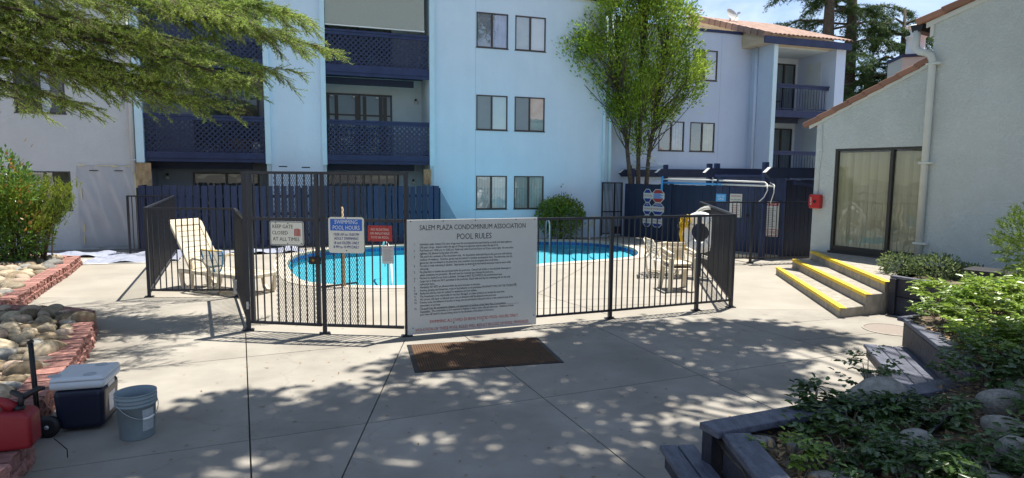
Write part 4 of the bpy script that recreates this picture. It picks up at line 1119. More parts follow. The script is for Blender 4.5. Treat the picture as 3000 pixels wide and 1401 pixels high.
# ================================================================ POOL FENCE, GATE, SIGNS
PK = MB().box(W, -.0075, .0075, -.0075, .0075, 0, 1).mesh('picket'); PK.materials.append(M_steel)
def run(parent, a, b, zb=.11, zt=1.52, pitch=.1, posts=(True, True), rail=.035):
    a = Vector(a); b = Vector(b); d = b - a; L_ = d.length; d.normalize()
    F = Fr(a.x, a.y, math.atan2(d.y, d.x))
    MB().box(F, -.0, L_, -.02, .02, zt - .035, zt).build('top_rail', M_steel, parent)
    MB().box(F, 0, L_, -.016, .016, zb, zb + .03).build('bottom_rail', M_steel, parent)
    n = max(2, int(round(L_ / pitch)))
    for i in range(1, n):
        link('picket', PK, None, parent, M=F.mat(L_ * i / n, 0, zb + .03) @ Matrix.Diagonal((1, 1, zt - .035 - zb - .03, 1)))
    return F, L_
def post(parent, p, zt=1.515, w=.05, foot=True):
    F = Fr(p[0], p[1], R(20))
    o = MB().box(F, -w / 2, w / 2, -w / 2, w / 2, .004, zt).build('post', M_steel, parent)
    if foot:
        f = MB().box(F, -.07, .07, -.05, .05, .002, .016).build('base_plate', M_steel, o)
        mb = MB()
        for x in (-.055, .055): mb.lathe([(.014, .016), (.014, .03), (0, .032)], Matrix.Translation(F.p(x, 0, 0)), 8, False)
        mb.build('bolt', M_galv, f)
    return o
P1, PC, P2, P3, P4 = (-6.13, 10.36), (-4.68, 10.45), (-3.53, 8.19), (-2.46, 8.04), (-1.36, 7.95)
P6, P7, P8, PR, PQ = (1.46, 9.05), (2.92, 9.66), (3.56, 9.93), (4.55, 15.05), (-8.66, 15.9)
def fence(pts, lab, postidx=None, pitch=.1, **kw):
    f = thing('pool_fence', (*[(pts[0][i] + pts[-1][i]) / 2 for i in (0, 1)], 0), lab, 'fence', 'steel picket fence runs round the pool')
    for i in range(len(pts) - 1): run(f, pts[i], pts[i + 1], pitch=pitch, **kw)
    for i, p in enumerate(pts):
        if postidx is None or i in postidx: post(f, p)
    return f
fence([P1, PC, P2], 'black steel picket fence corner left of the gate, in front of the beige chaise', (0, 1))
fence([P4, P6, P7, P8], 'long black steel picket fence run right of the pool rules board', (1, 2, 3), .098)
fence([P1, PQ], 'black steel picket fence going back from the left corner towards the board fence', (1,), .105)
fence([PQ, (-9.75, 15.75)], 'short steel picket fence piece running left to the grey wall', (1,), .1)
fence([P8, PR], 'black steel picket fence going back along the right side behind the resin chairs', (1,), .1)
fence([PR, (5.9, 15.25), (7.6, 15.5)], 'rear steel picket fence in front of the shed and its tall rules sign', (1, 2), .105)

# gate leaf and fixed tall panel with expanded metal
def mesh_panel(F, parent, x0, x1, z0, z1, y):
    mb = MB(); H = z1 - z0; Lx = x1 - x0; sl = .50; sp = .031; wd = .0048
    for sgn in (1, -1):
        k = -H * sl
        while k < Lx:
            s0 = max(0, -k / sl); s1 = min(H, (Lx - k) / sl)
            if s1 - s0 > .03:
                za, zb = (s0, s1) if sgn > 0 else (H - s0, H - s1)
                a = Vector(F.p(x0 + k + sl * s0, y, z0 + za)); b = Vector(F.p(x0 + k + sl * s1, y, z0 + zb))
                t_ = (b - a).normalized(); nr = Vector((F.s, -F.c, 0)); sd_ = t_.cross(nr) * (wd / 2)
                mb.quad(tuple(a - sd_), tuple(a + sd_), tuple(b + sd_), tuple(b - sd_))
            k += sp
    o = mb.build('expanded_mesh', M_steel, parent); o['kind'] = 'stuff'
def gate(a, b, name, lab, cat, mx, posts):
    a = Vector(a); b = Vector(b); d = (b - a); L_ = d.length; d.normalize(); F = Fr(a.x, a.y, math.atan2(d.y, d.x))
    g = thing(name, (*((a + b) / 2), 0), lab, cat)
    MB().box(F, .0, L_, -.02, .02, 2.095, 2.13).build('top_rail', M_steel, g)
    MB().box(F, .04, L_ - .04, -.02, .02, 1.49, 1.53).build('middle_rail', M_steel, g)
    MB().box(F, .04, L_ - .04, -.02, .02, .10, .135).build('bottom_rail', M_steel, g)
    n = 9
    for i in range(1, n + 1):
        x = .04 + (L_ - .08) * i / (n + 1)
        link('picket', PK, None, g, M=F.mat(x, 0, .135) @ Matrix.Diagonal((1, 1, 2.095 - .135, 1)))
    mesh_panel(F, g, mx[0], mx[1], .135, 2.095, -.012)
    return g, F, L_
gl, FG, GL = gate(P2, P3, 'pool_gate', 'tall black steel gate leaf carrying the keep gate closed sign', 'gate', (.42, 1.03), None)
for x, w_ in ((.075, .05), (GL - .075, .05)): MB().box(FG, x - w_ / 2, x + w_ / 2, -.021, .021, .1, 2.1).build('stile', M_steel, gl)
lb = bevel(MB().box(FG, .90, 1.06, -.055, -.022, .93, 1.03).build('latch_box', M_rubber, gl), .006)
MB().lathe([(0, .012), (.022, .01), (.024, 0)], FG.mat(.965, -.056, .985) @ Matrix.Rotation(R(90), 4, 'X'), 12).build('lock', mat('brass', (.32, .17, .05), .35, metal=.8), lb)
MB().tube([FG.p(.03, -.03, .35), FG.p(-.25, .55, .33)], .012, 6).build('closer_arm', M_galv, gl)
MB().bar(FG.p(.02, -.035, .40), FG.p(.02, -.035, .30), .03, .03).build('hinge', M_galv, gl)
fx, FX, XL = gate(P3, P4, 'fixed_gate_fence', 'tall black fixed steel panel carrying the swimming pool hours sign', 'fence', (.03, .55), None)
post(gl, P2, 2.13, .06); post(fx, P3, 2.13, .055); post(fx, P4, 2.13, .05)
br = bevel(MB().box(Fr(PC[0], PC[1], R(-63)), -.05, .05, -.06, .02, .05, .30).build('bracket_plate', M_galv), .008)
setp(br, 'galvanised plate strapped to the foot of the fence corner left of the gate', 'plate')

# ---------------- signs
def rsheet(F, x0, x1, z0, z1, y, th, r, name, mat_, parent=None, seg=5):
    mb = MB(); pr = []
    for cx, cz, a0 in ((x1 - r, z1 - r, 0), (x0 + r, z1 - r, 90), (x0 + r, z0 + r, 180), (x1 - r, z0 + r, 270)):
        for i in range(seg + 1):
            a = R(a0 + 90 * i / seg); pr.append((cx + r * math.cos(a), cz + r * math.sin(a)))
    mb.ext(F, pr, y - th, y); return mb.build(name, mat_, parent)
def screws(F, parent, pts, y):
    mb = MB()
    for x, z in pts: mb.lathe([(0, .004), (.007, .002), (.008, 0)], F.mat(x, y, z) @ Matrix.Rotation(R(90), 4, 'X'), 8)
    mb.build('screw', M_rubber, parent)
# KEEP GATE CLOSED
s = thing('gate_sign', FG.p(.6, -.04, 1.2), 'white sign reading KEEP GATE CLOSED AT ALL TIMES with a red gate mark', 'sign')
rsheet(FG, .365, .835, 1.165, 1.485, -.030, .004, .03, 'plate', M_signw, s)
rsheet(FG, .373, .827, 1.173, 1.477, -.0345, .0008, .025, 'border', M_ink, s)
rsheet(FG, .380, .820, 1.180, 1.470, -.0356, .0008, .02, 'face', M_signcream, s)
y = -.0372
txt('lettering', 'KEEP GATE', M_ink, s, FG, .545, y, 1.412, .068, xs=.86); txt('lettering', 'CLOSED', M_ink, s, FG, .507, y, 1.330, .068, xs=.88); txt('lettering', 'AT ALL TIMES', M_ink, s, FG, .590, y, 1.248, .068, xs=.90)
mb = MB()
for i in range(5):
    x = .705 + i * .018; mb.ext(FG, [(x, 1.29), (x + .013, 1.29), (x + .013, 1.38 + .012 * math.sin(math.pi * (i + .5) / 5)), (x, 1.38 + .012 * math.sin(math.pi * (i + .5) / 5))], y - .0006, y)
mb.build('gate_mark', M_signred, s); screws(FG, s, [(.45, 1.46), (.62, 1.455), (.61, 1.19), (.8, 1.195)], -.0372)
# SWIMMING POOL HOURS
s = thing('hours_sign', FX.p(.32, -.05, 1.3), 'cream and blue sign headed SWIMMING POOL HOURS on the tall panel', 'sign')
rsheet(FX, .09, .56, 1.085, 1.55, -.032, .004, .035, 'plate', M_signcream, s); rsheet(FX, .115, .535, 1.375, 1.525, -.0365, .0008, .006, 'header', M_signblue, s)
y = -.0385
txt('lettering', 'SWIMMING', M_white, s, FX, .325, y, 1.486, .074, xs=.82); txt('lettering', 'POOL HOURS', M_white, s, FX, .325, y, 1.413, .074, xs=.78)
for t_, z in (('10:00 AM to 10:00 PM', 1.325), ('ADULT SWIMMING', 1.272), ('18 and OLDER ONLY', 1.216), ('8 PM to 10 PM DAILY', 1.162)):
    txt('lettering', t_, M_inkblue, s, FX, .325, y, z, .052, xs=.72)
screws(FX, s, [(.325, 1.118), (.325, 1.538)], -.037)
# NO FLOATING
s = thing('toys_sign', FX.p(.76, -.04, 1.35), 'small red sign reading NO FLOATING OR INFLATABLE TOYS IN POOL', 'sign')
rsheet(FX, .605, .925, 1.243, 1.448, -.024, .004, .004, 'plate', M_signred, s)
for t_, z in (('NO FLOATING', 1.395), ('OR INFLATABLE', 1.345), ('TOYS IN POOL', 1.293)): txt('lettering', t_, M_signcream, s, FX, .765, -.0285, z, .042, xs=.78, spacing=1.1)
screws(FX, s, [(.64, 1.43), (.86, 1.43), (.64, 1.25), (.87, 1.25)], -.0285)
# small printed card
s = thing('notice_card', FX.p(.87, -.04, 1.07), 'small white printed card under the red toys sign', 'sign')
rsheet(FX, .79, .945, .955, 1.187, -.022, .003, .012, 'plate', M_signw, s)
txt('lettering', 'POOL CLOSING', M_signred, s, FX, .868, -.0257, 1.163, .018)
mb = MB()
for i in range(11): mb.box(FX, .805, .805 + (.125 if i % 3 else .10), -.0258, -.0252, 1.14 - i * .0145, 1.145 - i * .0145)
mb.build('print', mat('grey_print', (.3, .22, .2), .6), s)
# big rules board
FB = Fr(P4[0], P4[1], math.atan2(P6[1] - P4[1], P6[0] - P4[0]))
s = thing('rules_board', FB.p(.9, -.04, 0), 'large white POOL RULES board covering the fence beside the gate', 'sign')
bevel(MB().box(FB, .0, 1.82, -.040, -.026, .022, 1.525).build('board', M_signw, s), .004)
Y = -.0412
txt('lettering', 'SALEM PLAZA CONDOMINIUM ASSOCIATION', M_ink, s, FB, .905, Y, 1.418, .094, xs=.766)
txt('lettering', 'POOL RULES', M_ink, s, FB, .905, Y, 1.292, .108, xs=.80)
rules = [('1.', 'Individuals under sixteen (16) years of age must be accompanied and supervised by an adult of at least eighteen\n(18) years of age.  Anyone under the age of 18 may not supervise anyone under the age of 16.'),
 ('2.', 'Pool hours are: 10:00 a.m. to 10:00 p.m. Adult only swim hours are 8 p.m. to 10 p.m. every night.  No one under\neighteen (18) allowed during adult only swim.'),
 ('3.', 'The pool is for residents of the Association only.  An Association authorized key to the pool area shall indicate\nevidence of residency.  However, guests may be invited if a member accompanies them.  No more than two (2)\nguests per unit are allowed in the pool area, and a member must accompany them at all times.'),
 ('4.', 'No solo or nude swimming is allowed.  Appropriate (as deemed by the board) swimwear must be worn while\nswimming.'),
 ('5.', 'No glassware or bottles are permitted inside the pool area.  Canned soft drinks or non-alcoholic beverages in\nplastic containers are permitted.  All trash must be removed upon leaving the pool area.'),
 ('6.', 'No food or alcohol in any form is allowed.  Smoking is NOT ALLOWED in the enclosed pool area.'),
 ('7.', 'Large toys or floats are NOT permitted in the pool area.  Beach balls and tiny tot swimming aids are the only\nauthorized items.'),
 ('8.', 'Absolutely NO PETS are allowed within the pool enclosure at any time.'),
 ('9.', 'Running, jumping and boisterous, crude or foul behavior is not permitted. PROFANITY WILL NOT BE TOLERATED.'),
 ('10.', 'Radios and stereos must be confined to earphones and low volume.'),
 ('11.', 'The Association is not responsible for any lost, damaged, or stolen articles in or around the pool area.'),
 ('12.', 'NO person with open or infected sores, cuts or abrasions shall be allowed in the pool area.'),
 ('14.', 'Persons under the influence of alcohol or drugs are not permitted in the pool area or in the common area of the\nAssociation at any time.'),
 ('15.', 'The pool is for the convenience, pleasure, and enjoyment of residents of the Salem Plaza Condominium.\nAssociation.  The cooperation of all is expected in helping to keep a clean, safe and quiet area.  Violations of these\npool rules will result in the pool being closed at the discretion of the Board of Directors.')]
z = 1.205; dz = .0402
for num, body in rules:
    txt('lettering', num, M_ink, s, FB, .085, Y, z, .036, align='LEFT', xs=.9)
    for ln in body.split('\n'):
        txt('lettering', ln, M_ink, s, FB, .165, Y, z, .0405, align='LEFT', xs=.70); z -= dz
MB().box(FB, .165, 1.55, Y - .0008, Y, z + dz * 2.62, z + dz * 2.62 + .0022).box(FB, .165, .345, Y - .0008, Y, z + dz * 1.62, z + dz * 1.62 + .0022).build('underline', M_ink, s)
txt('lettering', 'SWIMMING ALLOWED DURING POSTED POOL HOURS ONLY.', M_inkred, s, FB, .92, Y, .176, .058, xs=.78)
txt('lettering', 'VIOLATION OF THESE POOL RULES WILL RESULT IN LOSS OF POOL PRIVILEGES.', M_inkred, s, FB, .905, Y, .078, .058, xs=.775)
MB().box(FB, .06, 1.75, Y - .0008, Y, .044, .047).build('underline', M_inkred, s)
screws(FB, s, [(.05, 1.505), (.48, 1.505), (.92, 1.507), (1.5, 1.507), (1.78, 1.507), (.12, .56), (1.5, .62), (.07, .11), (.62, .14), (1.03, .145), (1.78, .16), (.9, .9)], Y)
# octagon safety signs on the enclosure
def octo(n1, n0, z0, z1, lab, rows, cut=.28):
    """n1, n0: start and end along the enclosure front"""
    x0, x1 = n1, n0
    s = thing('safety_sign', FE.p((x0 + x1) / 2, -.03, (z0 + z1) / 2), lab, 'sign', 'octagonal pool safety signs on the navy enclosure')
    def oc(k): 
        w_, h = (x1 - x0), (z1 - z0); a, b = x0 + k, x1 - k; c, d_ = z0 + k, z1 - k; cx = w_ * cut; cz = h * .3
        return [(a + cx, c), (b - cx, c), (b, c + cz), (b, d_ - cz), (b - cx, d_), (a + cx, d_), (a, d_ - cz), (a, c + cz)]
    MB().ext(FE, oc(0), -.034, -.026).build('plate', M_signw, s)
    h = z1 - z0
    xx = x0 + .03; xw = x1 - .03
    cap = [(x0 + (x1 - x0) * cut + .01, z1 - .02), (x1 - (x1 - x0) * cut - .01, z1 - .02), (xw - .01, z1 - h * .30), (xx + .01, z1 - h * .30)]
    low = [(x0 + (x1 - x0) * cut + .01, z0 + .02), (x1 - (x1 - x0) * cut - .01, z0 + .02), (xw - .01, z0 + h * .30), (xx + .01, z0 + h * .30)]
    MB().ext(FE, cap, -.0352, -.0342).build('upper_field', rows[0], s); MB().ext(FE, low, -.0352, -.0342).build('lower_field', rows[1], s)
    if rows[2]: txt('lettering', rows[2], rows[3], s, FE, (x0 + x1) / 2, -.0362, (z0 + z1) / 2, h * .22, xs=rows[4])
    if len(rows) > 5: txt('lettering', rows[5], M_white, s, FE, (x0 + x1) / 2, -.0362, z1 - h * .17, h * .13, xs=rows[6])
    return s
octo(0.98, 1.385, 1.25, 1.70, 'small octagonal sign reading CAUTION at the top left of the safety sign cluster', (M_inkblue, M_inkblue, 'CAUTION', M_inkred, .95))
o8 = octo(1.395, 1.97, 1.26, 1.70, 'octagonal sign with blue bars at the top right of the safety cluster', (M_signred, M_signred, None, None, 1))
mb = MB()
for i in range(6): mb.box(FE, 1.45 + .05 * (i % 2), 1.91 - .06 * (i % 3), -.0352, -.0342, 1.40 + i * .028, 1.42 + i * .028)
mb.build('bars', M_signblue, o8)
octo(0.98, 1.385, .84, 1.245, 'small octagonal sign reading NO DIVING in the middle of the safety sign cluster', (M_inkblue, M_inkblue, 'DIVING', M_inkred, 1.1, 'NO', 1.3))
octo(1.395, 1.97, .85, 1.255, 'octagonal sign reading WARNING NO LIFEGUARD ON DUTY in the safety sign cluster', (M_inkblue, M_inkblue, 'NO LIFEGUARD ON DUTY', M_inkred, .62, 'WARNING', 1.1))
octo(0.98, 1.385, .44, .835, 'small octagonal sign reading CAPACITY at the bottom left of the safety sign cluster', (M_inkblue, M_inkblue, 'CAPACITY', M_inkred, .85))
octo(1.395, 1.93, .45, .845, 'octagonal sign reading POOL RULES at the bottom right of the safety sign cluster', (M_inkblue, M_inkblue, 'POOL RULES', M_inkred, .95))
# signs on the shed
s = thing('first_aid_sign', FS.p(.1, -.03, 1.5), 'small sky blue FIRST AID SUPPLIES sign at the left end of the shed', 'sign')
rsheet(FS, -.045, .25, 1.42, 1.65, -.03, .004, .004, 'plate', M_skyblue, s)
txt('lettering', 'FIRST AID\nSUPPLIES', M_white, s, FS, .10, -.0355, 1.54, .075, xs=.62)
s = thing('warning_sign', FS.p(.55, -.03, 1.3), 'white WARNING no lifeguard notice on the shed door', 'sign')
rsheet(FS, .37, .71, 1.02, 1.66, -.045, .004, .012, 'plate', M_signw, s)
txt('lettering', 'WARNING', M_inkred, s, FS, .54, -.0505, 1.595, .075, xs=.8); txt('lettering', 'NO LIFEGUARD\nON DUTY', M_ink, s, FS, .54, -.0505, 1.47, .06, xs=.68)
for i in range(5): MB().box(FS, .43, .65 - .03 * (i % 2), -.0512, -.0502, 1.09 + i * .06, 1.105 + i * .06).build('print', M_inkred, s)
s = thing('tall_rules_sign', FS.p(1.46, -.03, 1), 'tall white sign with red bands headed POOL RULES and ending NO DIVING on the shed', 'sign')
rsheet(FS, 1.215, 1.71, .565, 1.49, -.042, .005, .03, 'plate', M_signw, s)
rsheet(FS, 1.23, 1.695, 1.375, 1.48, -.0475, .0008, .02, 'red_band', M_signred, s); rsheet(FS, 1.23, 1.695, .58, .76, -.0475, .0008, .02, 'red_band', M_signred, s)
rsheet(FS, 1.245, 1.68, .595, .745, -.0485, .0008, .015, 'panel', M_signw, s)
txt('lettering', 'POOL RULES', M_white, s, FS, 1.462, -.0492, 1.428, .085, xs=.82); txt('lettering', 'NO DIVING', M_signred, s, FS, 1.462, -.05, .67, .12, xs=.65)
mb = MB()
for i in range(11): mb.box(FS, 1.30, 1.62 - .04 * (i % 3), -.0482, -.0474, .82 + i * .047, .835 + i * .047)
mb.build('print', mat('faded_print', (.25, .24, .24), .7), s)
# ================================================================ POOLSIDE THINGS
# stainless ladder rails at the far edge and a grab rail at the near edge
def rail(pts, lab, r=.022):
    t_ = thing('pool_rail', pts[0], lab, 'handrail'); MB().tube(pts, r, 10).build('tube', M_whitepl, t_); return t_
for i, x in enumerate((.62, 1.12)):
    b = Vector((x, 20.55 + (.03 if i else -.15), 0)); e = Vector((x + .10, 20.05 + (.05 if i else -.12), 0))
    pts = [(b.x, b.y, 0), (b.x, b.y, .45)] + [tuple(b + (e - b) * (.5 - .5 * math.cos(a)) + Vector((0, 0, .45 + .22 * math.sin(a)))) for a in [math.pi * k / 8 for k in range(1, 8)]] + [(e.x, e.y, .45), (e.x, e.y, -.4)]
    rail(pts, ('white ladder rail at the far pool edge just right of the rules board', 'white ladder rail at the far pool edge half hidden by the rules board')[1 - i])
rail([(-2.9, 14.1, 0), (-2.95, 14.15, .5), (-2.85, 13.9, .72), (-2.5, 12.7, .50), (-2.32, 11.9, .12), (-2.3, 11.75, -.3)], 'slanting handrail going down into the near edge of the pool behind the tall panel')
# tan pole standing in its low dark base
tp = thing('umbrella_pole', (-3.3, 11.5, 0), 'tan wooden pole standing in a flat dark base behind the hours sign', 'pole')
MB().tube([(-3.12, 11.42, .03), (-3.14, 11.44, 1.5)], .03, 8).build('shaft', mat('tan_wood', (.42, .30, .16), .7), tp)
MB().tube([(-3.55, 11.3, .025), (-2.95, 11.75, .04)], .018, 6).build('foot', M_rubber, tp)
# leaf net leaning on the chaise
# ---- chaise longue
FCH = Fr(-5.22, 11.08, R(-26))
chs = thing('chaise_longue', (-5.22, 11.08, 0), 'beige resin chaise longue with raised slatted back inside the fence corner', 'lounger')
F = FCH
# seat deck runs +x from the back (x=-.45) to the foot (x=.95)
bevel(MB().box(F, -.75, 1.0, -.33, -.27, .30, .37).box(F, -.75, 1.0, .27, .33, .30, .37).box(F, .94, 1.0, -.27, .27, .30, .37).build('frame', M_resin, chs), .015)
me = bevel(MB().box(W, -.048, .048, -.268, .268, 0, .022).build('slat', M_resin, chs), .006)
me.matrix_basis = F.mat(-.30, 0, .345)
for i in range(1, 12): link('slat', me.data, None, chs, M=F.mat(-.30 + i * .107, 0, .345 + .01 * math.sin(i)))
B0 = Vector((-.42, 0, .36)); ang = R(58); bx_ = Vector((-math.cos(ang), 0, math.sin(ang)))
def bp(u, y, off=0.0): 
    q = B0 + bx_ * u + Vector((math.sin(ang), 0, math.cos(ang))) * off; return F.p(q.x, y, q.z)
def bbox(u0, u1, y0, y1, o0, o1):
    return [bp(u0, y0, o0), bp(u0, y1, o0), bp(u1, y1, o0), bp(u1, y0, o0), bp(u0, y0, o1), bp(u0, y1, o1), bp(u1, y1, o1), bp(u1, y0, o1)]
mb = MB(); mb.hexa(bbox(0, .98, -.33, -.245, -.02, .03)); mb.hexa(bbox(0, .98, .245, .33, -.02, .03)); mb.hexa(bbox(.90, 1.04, -.31, .31, -.02, .028))
bf_ = bevel(mb.build('backrest', M_resin, chs), .018, 3)
for i in range(8):
    u = .03 + i * .109
    bevel(MB().hexa(bbox(u, u + .099, -.244, .244, -.005, .015)).build('slat', M_resin, bf_), .005)
def leg(x, s):
    y = s * .30; mb = MB()
    mb.ext(F, [(x - .16, .31), (x - .10, .31), (x - .06, .12), (x + .0, .05), (x + .07, .05), (x + .12, .12), (x + .15, .31), (x + .20, .31), (x + .17, .05), (x + .13, 0), (x - .04, 0), (x - .11, .06)], y - .028, y + .028)
    return bevel(mb.build('leg', M_resin, chs), .008)
for x in (-.58, .12, .80):
    for s_ in (-1, 1):
        if not (x == .12 and s_ == 1): leg(x, s_)
for s_ in (-1, 1):
    mb = MB(); mb.tube([F.p(-.38, s_ * .33, .40), F.p(-.36, s_ * .36, .55), F.p(-.25, s_ * .37, .60), F.p(-.02, s_ * .37, .58), F.p(.08, s_ * .36, .48), F.p(.10, s_ * .33, .36)], .028, 7)
    mb.build('armrest', M_resin, chs)
# pool net lying on the chaise
nt_ = thing('leaf_net', F.p(.15, -.2, .4), 'blue leaf skimmer net with a yellow rim standing on the chaise', 'net')
mb = MB(); V = []; Fq = []
def netp(u, v): 
    hw = .27 * math.sqrt(max(0, 1 - (v * .98) ** 2)) ; return F.p(.12 + u * hw, -.30 - .05 * (1 - abs(u)) * (1 - v) + .06 * v, .76 - .42 * v)
nu, nv = 12, 9
for j in range(nv + 1):
    for i in range(nu + 1): V.append(netp(-1 + 2 * i / nu, j / nv))
for j in range(nv):
    for i in range(nu):
        a = j * (nu + 1) + i; Fq.append((a, a + 1, a + nu + 2, a + nu + 1))
Mn = mat('net_mesh', (.10, .32, .50), .8, var=.3, vscale=12)
n_ = Mn.node_tree; tp_ = n_.nodes.new('ShaderNodeBsdfTransparent'); mm = n_.nodes.new('ShaderNodeMixShader'); mm.inputs['Fac'].default_value = .62
n_.links.new(tp_.outputs['BSDF'], mm.inputs[1]); n_.links.new(n_.nodes['Principled BSDF'].outputs['BSDF'], mm.inputs[2]); n_.links.new(mm.outputs['Shader'], n_.nodes['Material Output'].inputs['Surface'])
link('netting', np_mesh('netting', V, Fq, True), Mn, nt_)
MB().tube([netp(-1, 0), netp(0, 0), netp(1, 0)], .012, 6).build('yellow_rim', M_yrope, nt_)
MB().tube([netp(-1, j / 9) for j in range(10)] + [netp(1, 1 - j / 9) for j in range(10)], .013, 6).build('hoop', M_netblue, nt_)
MB().tube([netp(0, 0), netp(-.1, 1)], .012, 6).build('socket', M_netblue, nt_)

# ---- resin arm chairs
def armchair(x, y, rot, lab, m_, zoff=0.0, grp=None, s=1.0):
    t_ = thing('resin_armchair', (x, y, zoff), lab, 'chair', grp); F = Fr(x, y, rot)
    sc = lambda v: v * s
    for sx in (-1, 1):
        MB().hexa([F.p(sx * .26 - .035, -.27, zoff), F.p(sx * .26 + .035, -.27, zoff), F.p(sx * .26 + .035, -.23, zoff), F.p(sx * .26 - .035, -.23, zoff),
                   F.p(sx * .22 - .04, -.22, zoff + .62), F.p(sx * .22 + .04, -.22, zoff + .62), F.p(sx * .22 + .04, -.16, zoff + .62), F.p(sx * .22 - .04, -.16, zoff + .62)]).build('leg', m_, t_)
        MB().hexa([F.p(sx * .25 - .035, .24, zoff), F.p(sx * .25 + .035, .24, zoff), F.p(sx * .25 + .035, .29, zoff), F.p(sx * .25 - .035, .29, zoff),
                   F.p(sx * .21 - .035, .19, zoff + .44), F.p(sx * .21 + .035, .19, zoff + .44), F.p(sx * .21 + .035, .25, zoff + .44), F.p(sx * .21 - .035, .25, zoff + .44)]).build('leg', m_, t_)
        bevel(MB().hexa([F.p(sx * .25 - .035, -.24, zoff + .60), F.p(sx * .25 + .035, -.24, zoff + .60), F.p(sx * .24 + .03, .25, zoff + .66), F.p(sx * .24 - .03, .25, zoff + .66),
                   F.p(sx * .25 - .035, -.24, zoff + .63), F.p(sx * .25 + .035, -.24, zoff + .63), F.p(sx * .24 + .03, .25, zoff + .69), F.p(sx * .24 - .03, .25, zoff + .69)]).build('armrest', m_, t_), .008)
    bevel(MB().box(F, -.225, .225, -.24, .23, zoff + .40, zoff + .435).build('seat', m_, t_), .012)
    mb = MB()
    for i in range(6):
        xx = -.19 + i * .076
        mb.hexa([F.p(xx - .026, .215, zoff + .42), F.p(xx + .026, .215, zoff + .42), F.p(xx + .026, .235, zoff + .42), F.p(xx - .026, .235, zoff + .42),
                 F.p(xx - .026, .32, zoff + .72), F.p(xx + .026, .32, zoff + .72), F.p(xx + .026, .34, zoff + .72), F.p(xx - .026, .34, zoff + .72)])
    mb.box(F, -.235, .235, .305, .345, zoff + .71, zoff + .77)
    bevel(mb.build('backrest', m_, t_), .006)
    return t_
armchair(3.12, 11.50, R(8), 'beige resin armchair behind the corner of the front fence, lowest of its stack', M_resin)
armchair(3.14, 11.55, R(8), 'beige resin armchair nested on top of the other one by the fence', M_resin, .085)
armchair(2.5, 21.2, R(-120), 'white resin armchair standing beside the round bush at the blue wall', M_resinw)
def sling(x, y, rot, lab, z=0):
    t_ = thing('sling_chair', (x, y, z), lab, 'chair'); F = Fr(x, y, rot)
    for sx in (-.29, .29):
        MB().tube([F.p(sx, -.30, z + .02), F.p(sx, -.33, z + .3), F.p(sx, -.28, z + .60), F.p(sx, -.12, z + .66), F.p(sx, .2, z + .62), F.p(sx, .36, z + .4), F.p(sx, .30, z + .05), F.p(sx, 0, z + .015), F.p(sx, -.30, z + .02)], .016, 7).build('side_frame', M_resin, t_)
    mb = MB()
    for i in range(9):
        f = lambda t: (-.28 + .52 * t, z + .40 - .05 * math.sin(t * 3))
        c = f(i / 8); mb.box(F, -.27, .27, c[0] - .022, c[0] + .022, c[1] - .002, c[1] + .002)
    mb.build('seat', M_resinw, t_)
    mb = MB()
    for i in range(6):
        u = i / 5; mb.box(F, -.27, .27, .25 + .12 * u, .255 + .12 * u, z + .44 + .28 * u, z + .475 + .28 * u)
    mb.build('backrest', M_resinw, t_)
    MB().tube([F.p(-.28, .24, z + .40), F.p(-.28, .39, z + .76), F.p(.28, .39, z + .76), F.p(.28, .24, z + .40)], .016, 7).build('back_frame', M_resin, t_)
    return t_
sling(3.2, 13.1, R(80), 'tubular sling chair with rounded tan frame behind the resin armchairs')
sling(3.35, 13.45, R(96), 'second tubular sling chair partly hidden, nested behind the tan framed one')
# ---- life ring, its hook and rope on the right fence
FRi = Fr(P8[0], P8[1], math.atan2(PR[1] - P8[1], PR[0] - P8[0]))
cR = (3.95, 13.0, .95)
lr = thing('life_ring', cR, 'big white life ring hung on the right fence with a yellow rope', 'life ring')
Mx = Matrix.Translation(cR) @ Matrix.Rotation(R(-42), 4, 'Z') @ Matrix.Rotation(R(90), 4, 'X')
pr = [(.315 + .12 * math.cos(a), .085 * math.sin(a)) for a in [2 * math.pi * i / 14 for i in range(15)]]
MB().lathe(pr, Mx, 36).build('ring', M_white, lr)
mb = MB()
for k in range(4):
    a = math.pi / 4 + k * math.pi / 2; t0 = Vector((math.cos(a), math.sin(a), 0))
    mb.tube([Mx @ (t0 * (.32 + .131 * math.cos(b)) + Vector((0, 0, .091 * math.sin(b)))) for b in [2 * math.pi * i / 12 for i in range(13)]], .016, 6, False)
mb.build('band', M_signw, lr)
hz = thing('garden_hose', cR, 'pale hose looped over the hook behind the life ring', 'hose')
for k, (rr, o) in enumerate(((.50, .16), (.47, .2), (.52, .22))):
    MB().tube([Mx @ Vector((rr * math.cos(a) * .86 + .08, rr * math.sin(a) * 1.08 - .02, -o)) for a in [2 * math.pi * i / 28 for i in range(29)]], .014, 6, False).build('loop', M_resinw, hz)
rp_ = thing('rope_bundle', cR, 'coiled yellow rope tied at the upper left of the life ring', 'rope')
for k in range(9):
    c = Mx @ Vector((-.27 + rnd.uniform(-.04, .04), .22 + rnd.uniform(-.05, .05), .12 + rnd.uniform(0, .05)))
    r1, r2 = rnd.uniform(.07, .13), rnd.uniform(.07, .14); ph = rnd.uniform(0, 6)
    MB().tube([c + Mx.to_3x3() @ Vector((r1 * math.cos(a + ph), r2 * math.sin(a), .03 * math.sin(2 * a + ph))) for a in [2 * math.pi * i / 14 for i in range(15)]], .011, 5, False).build('strand', M_yrope, rp_)
for k in range(4):
    x = -.37 + .02 * k
    MB().tube([Mx @ Vector((x, .18, .11)), Mx @ Vector((x - .05, -.05, .10 + .01 * k)), Mx @ Vector((x + .0, -.28, .08)), Mx @ Vector((x + .08, -.40, .05))], .010, 5).build('strand', M_yrope, rp_)
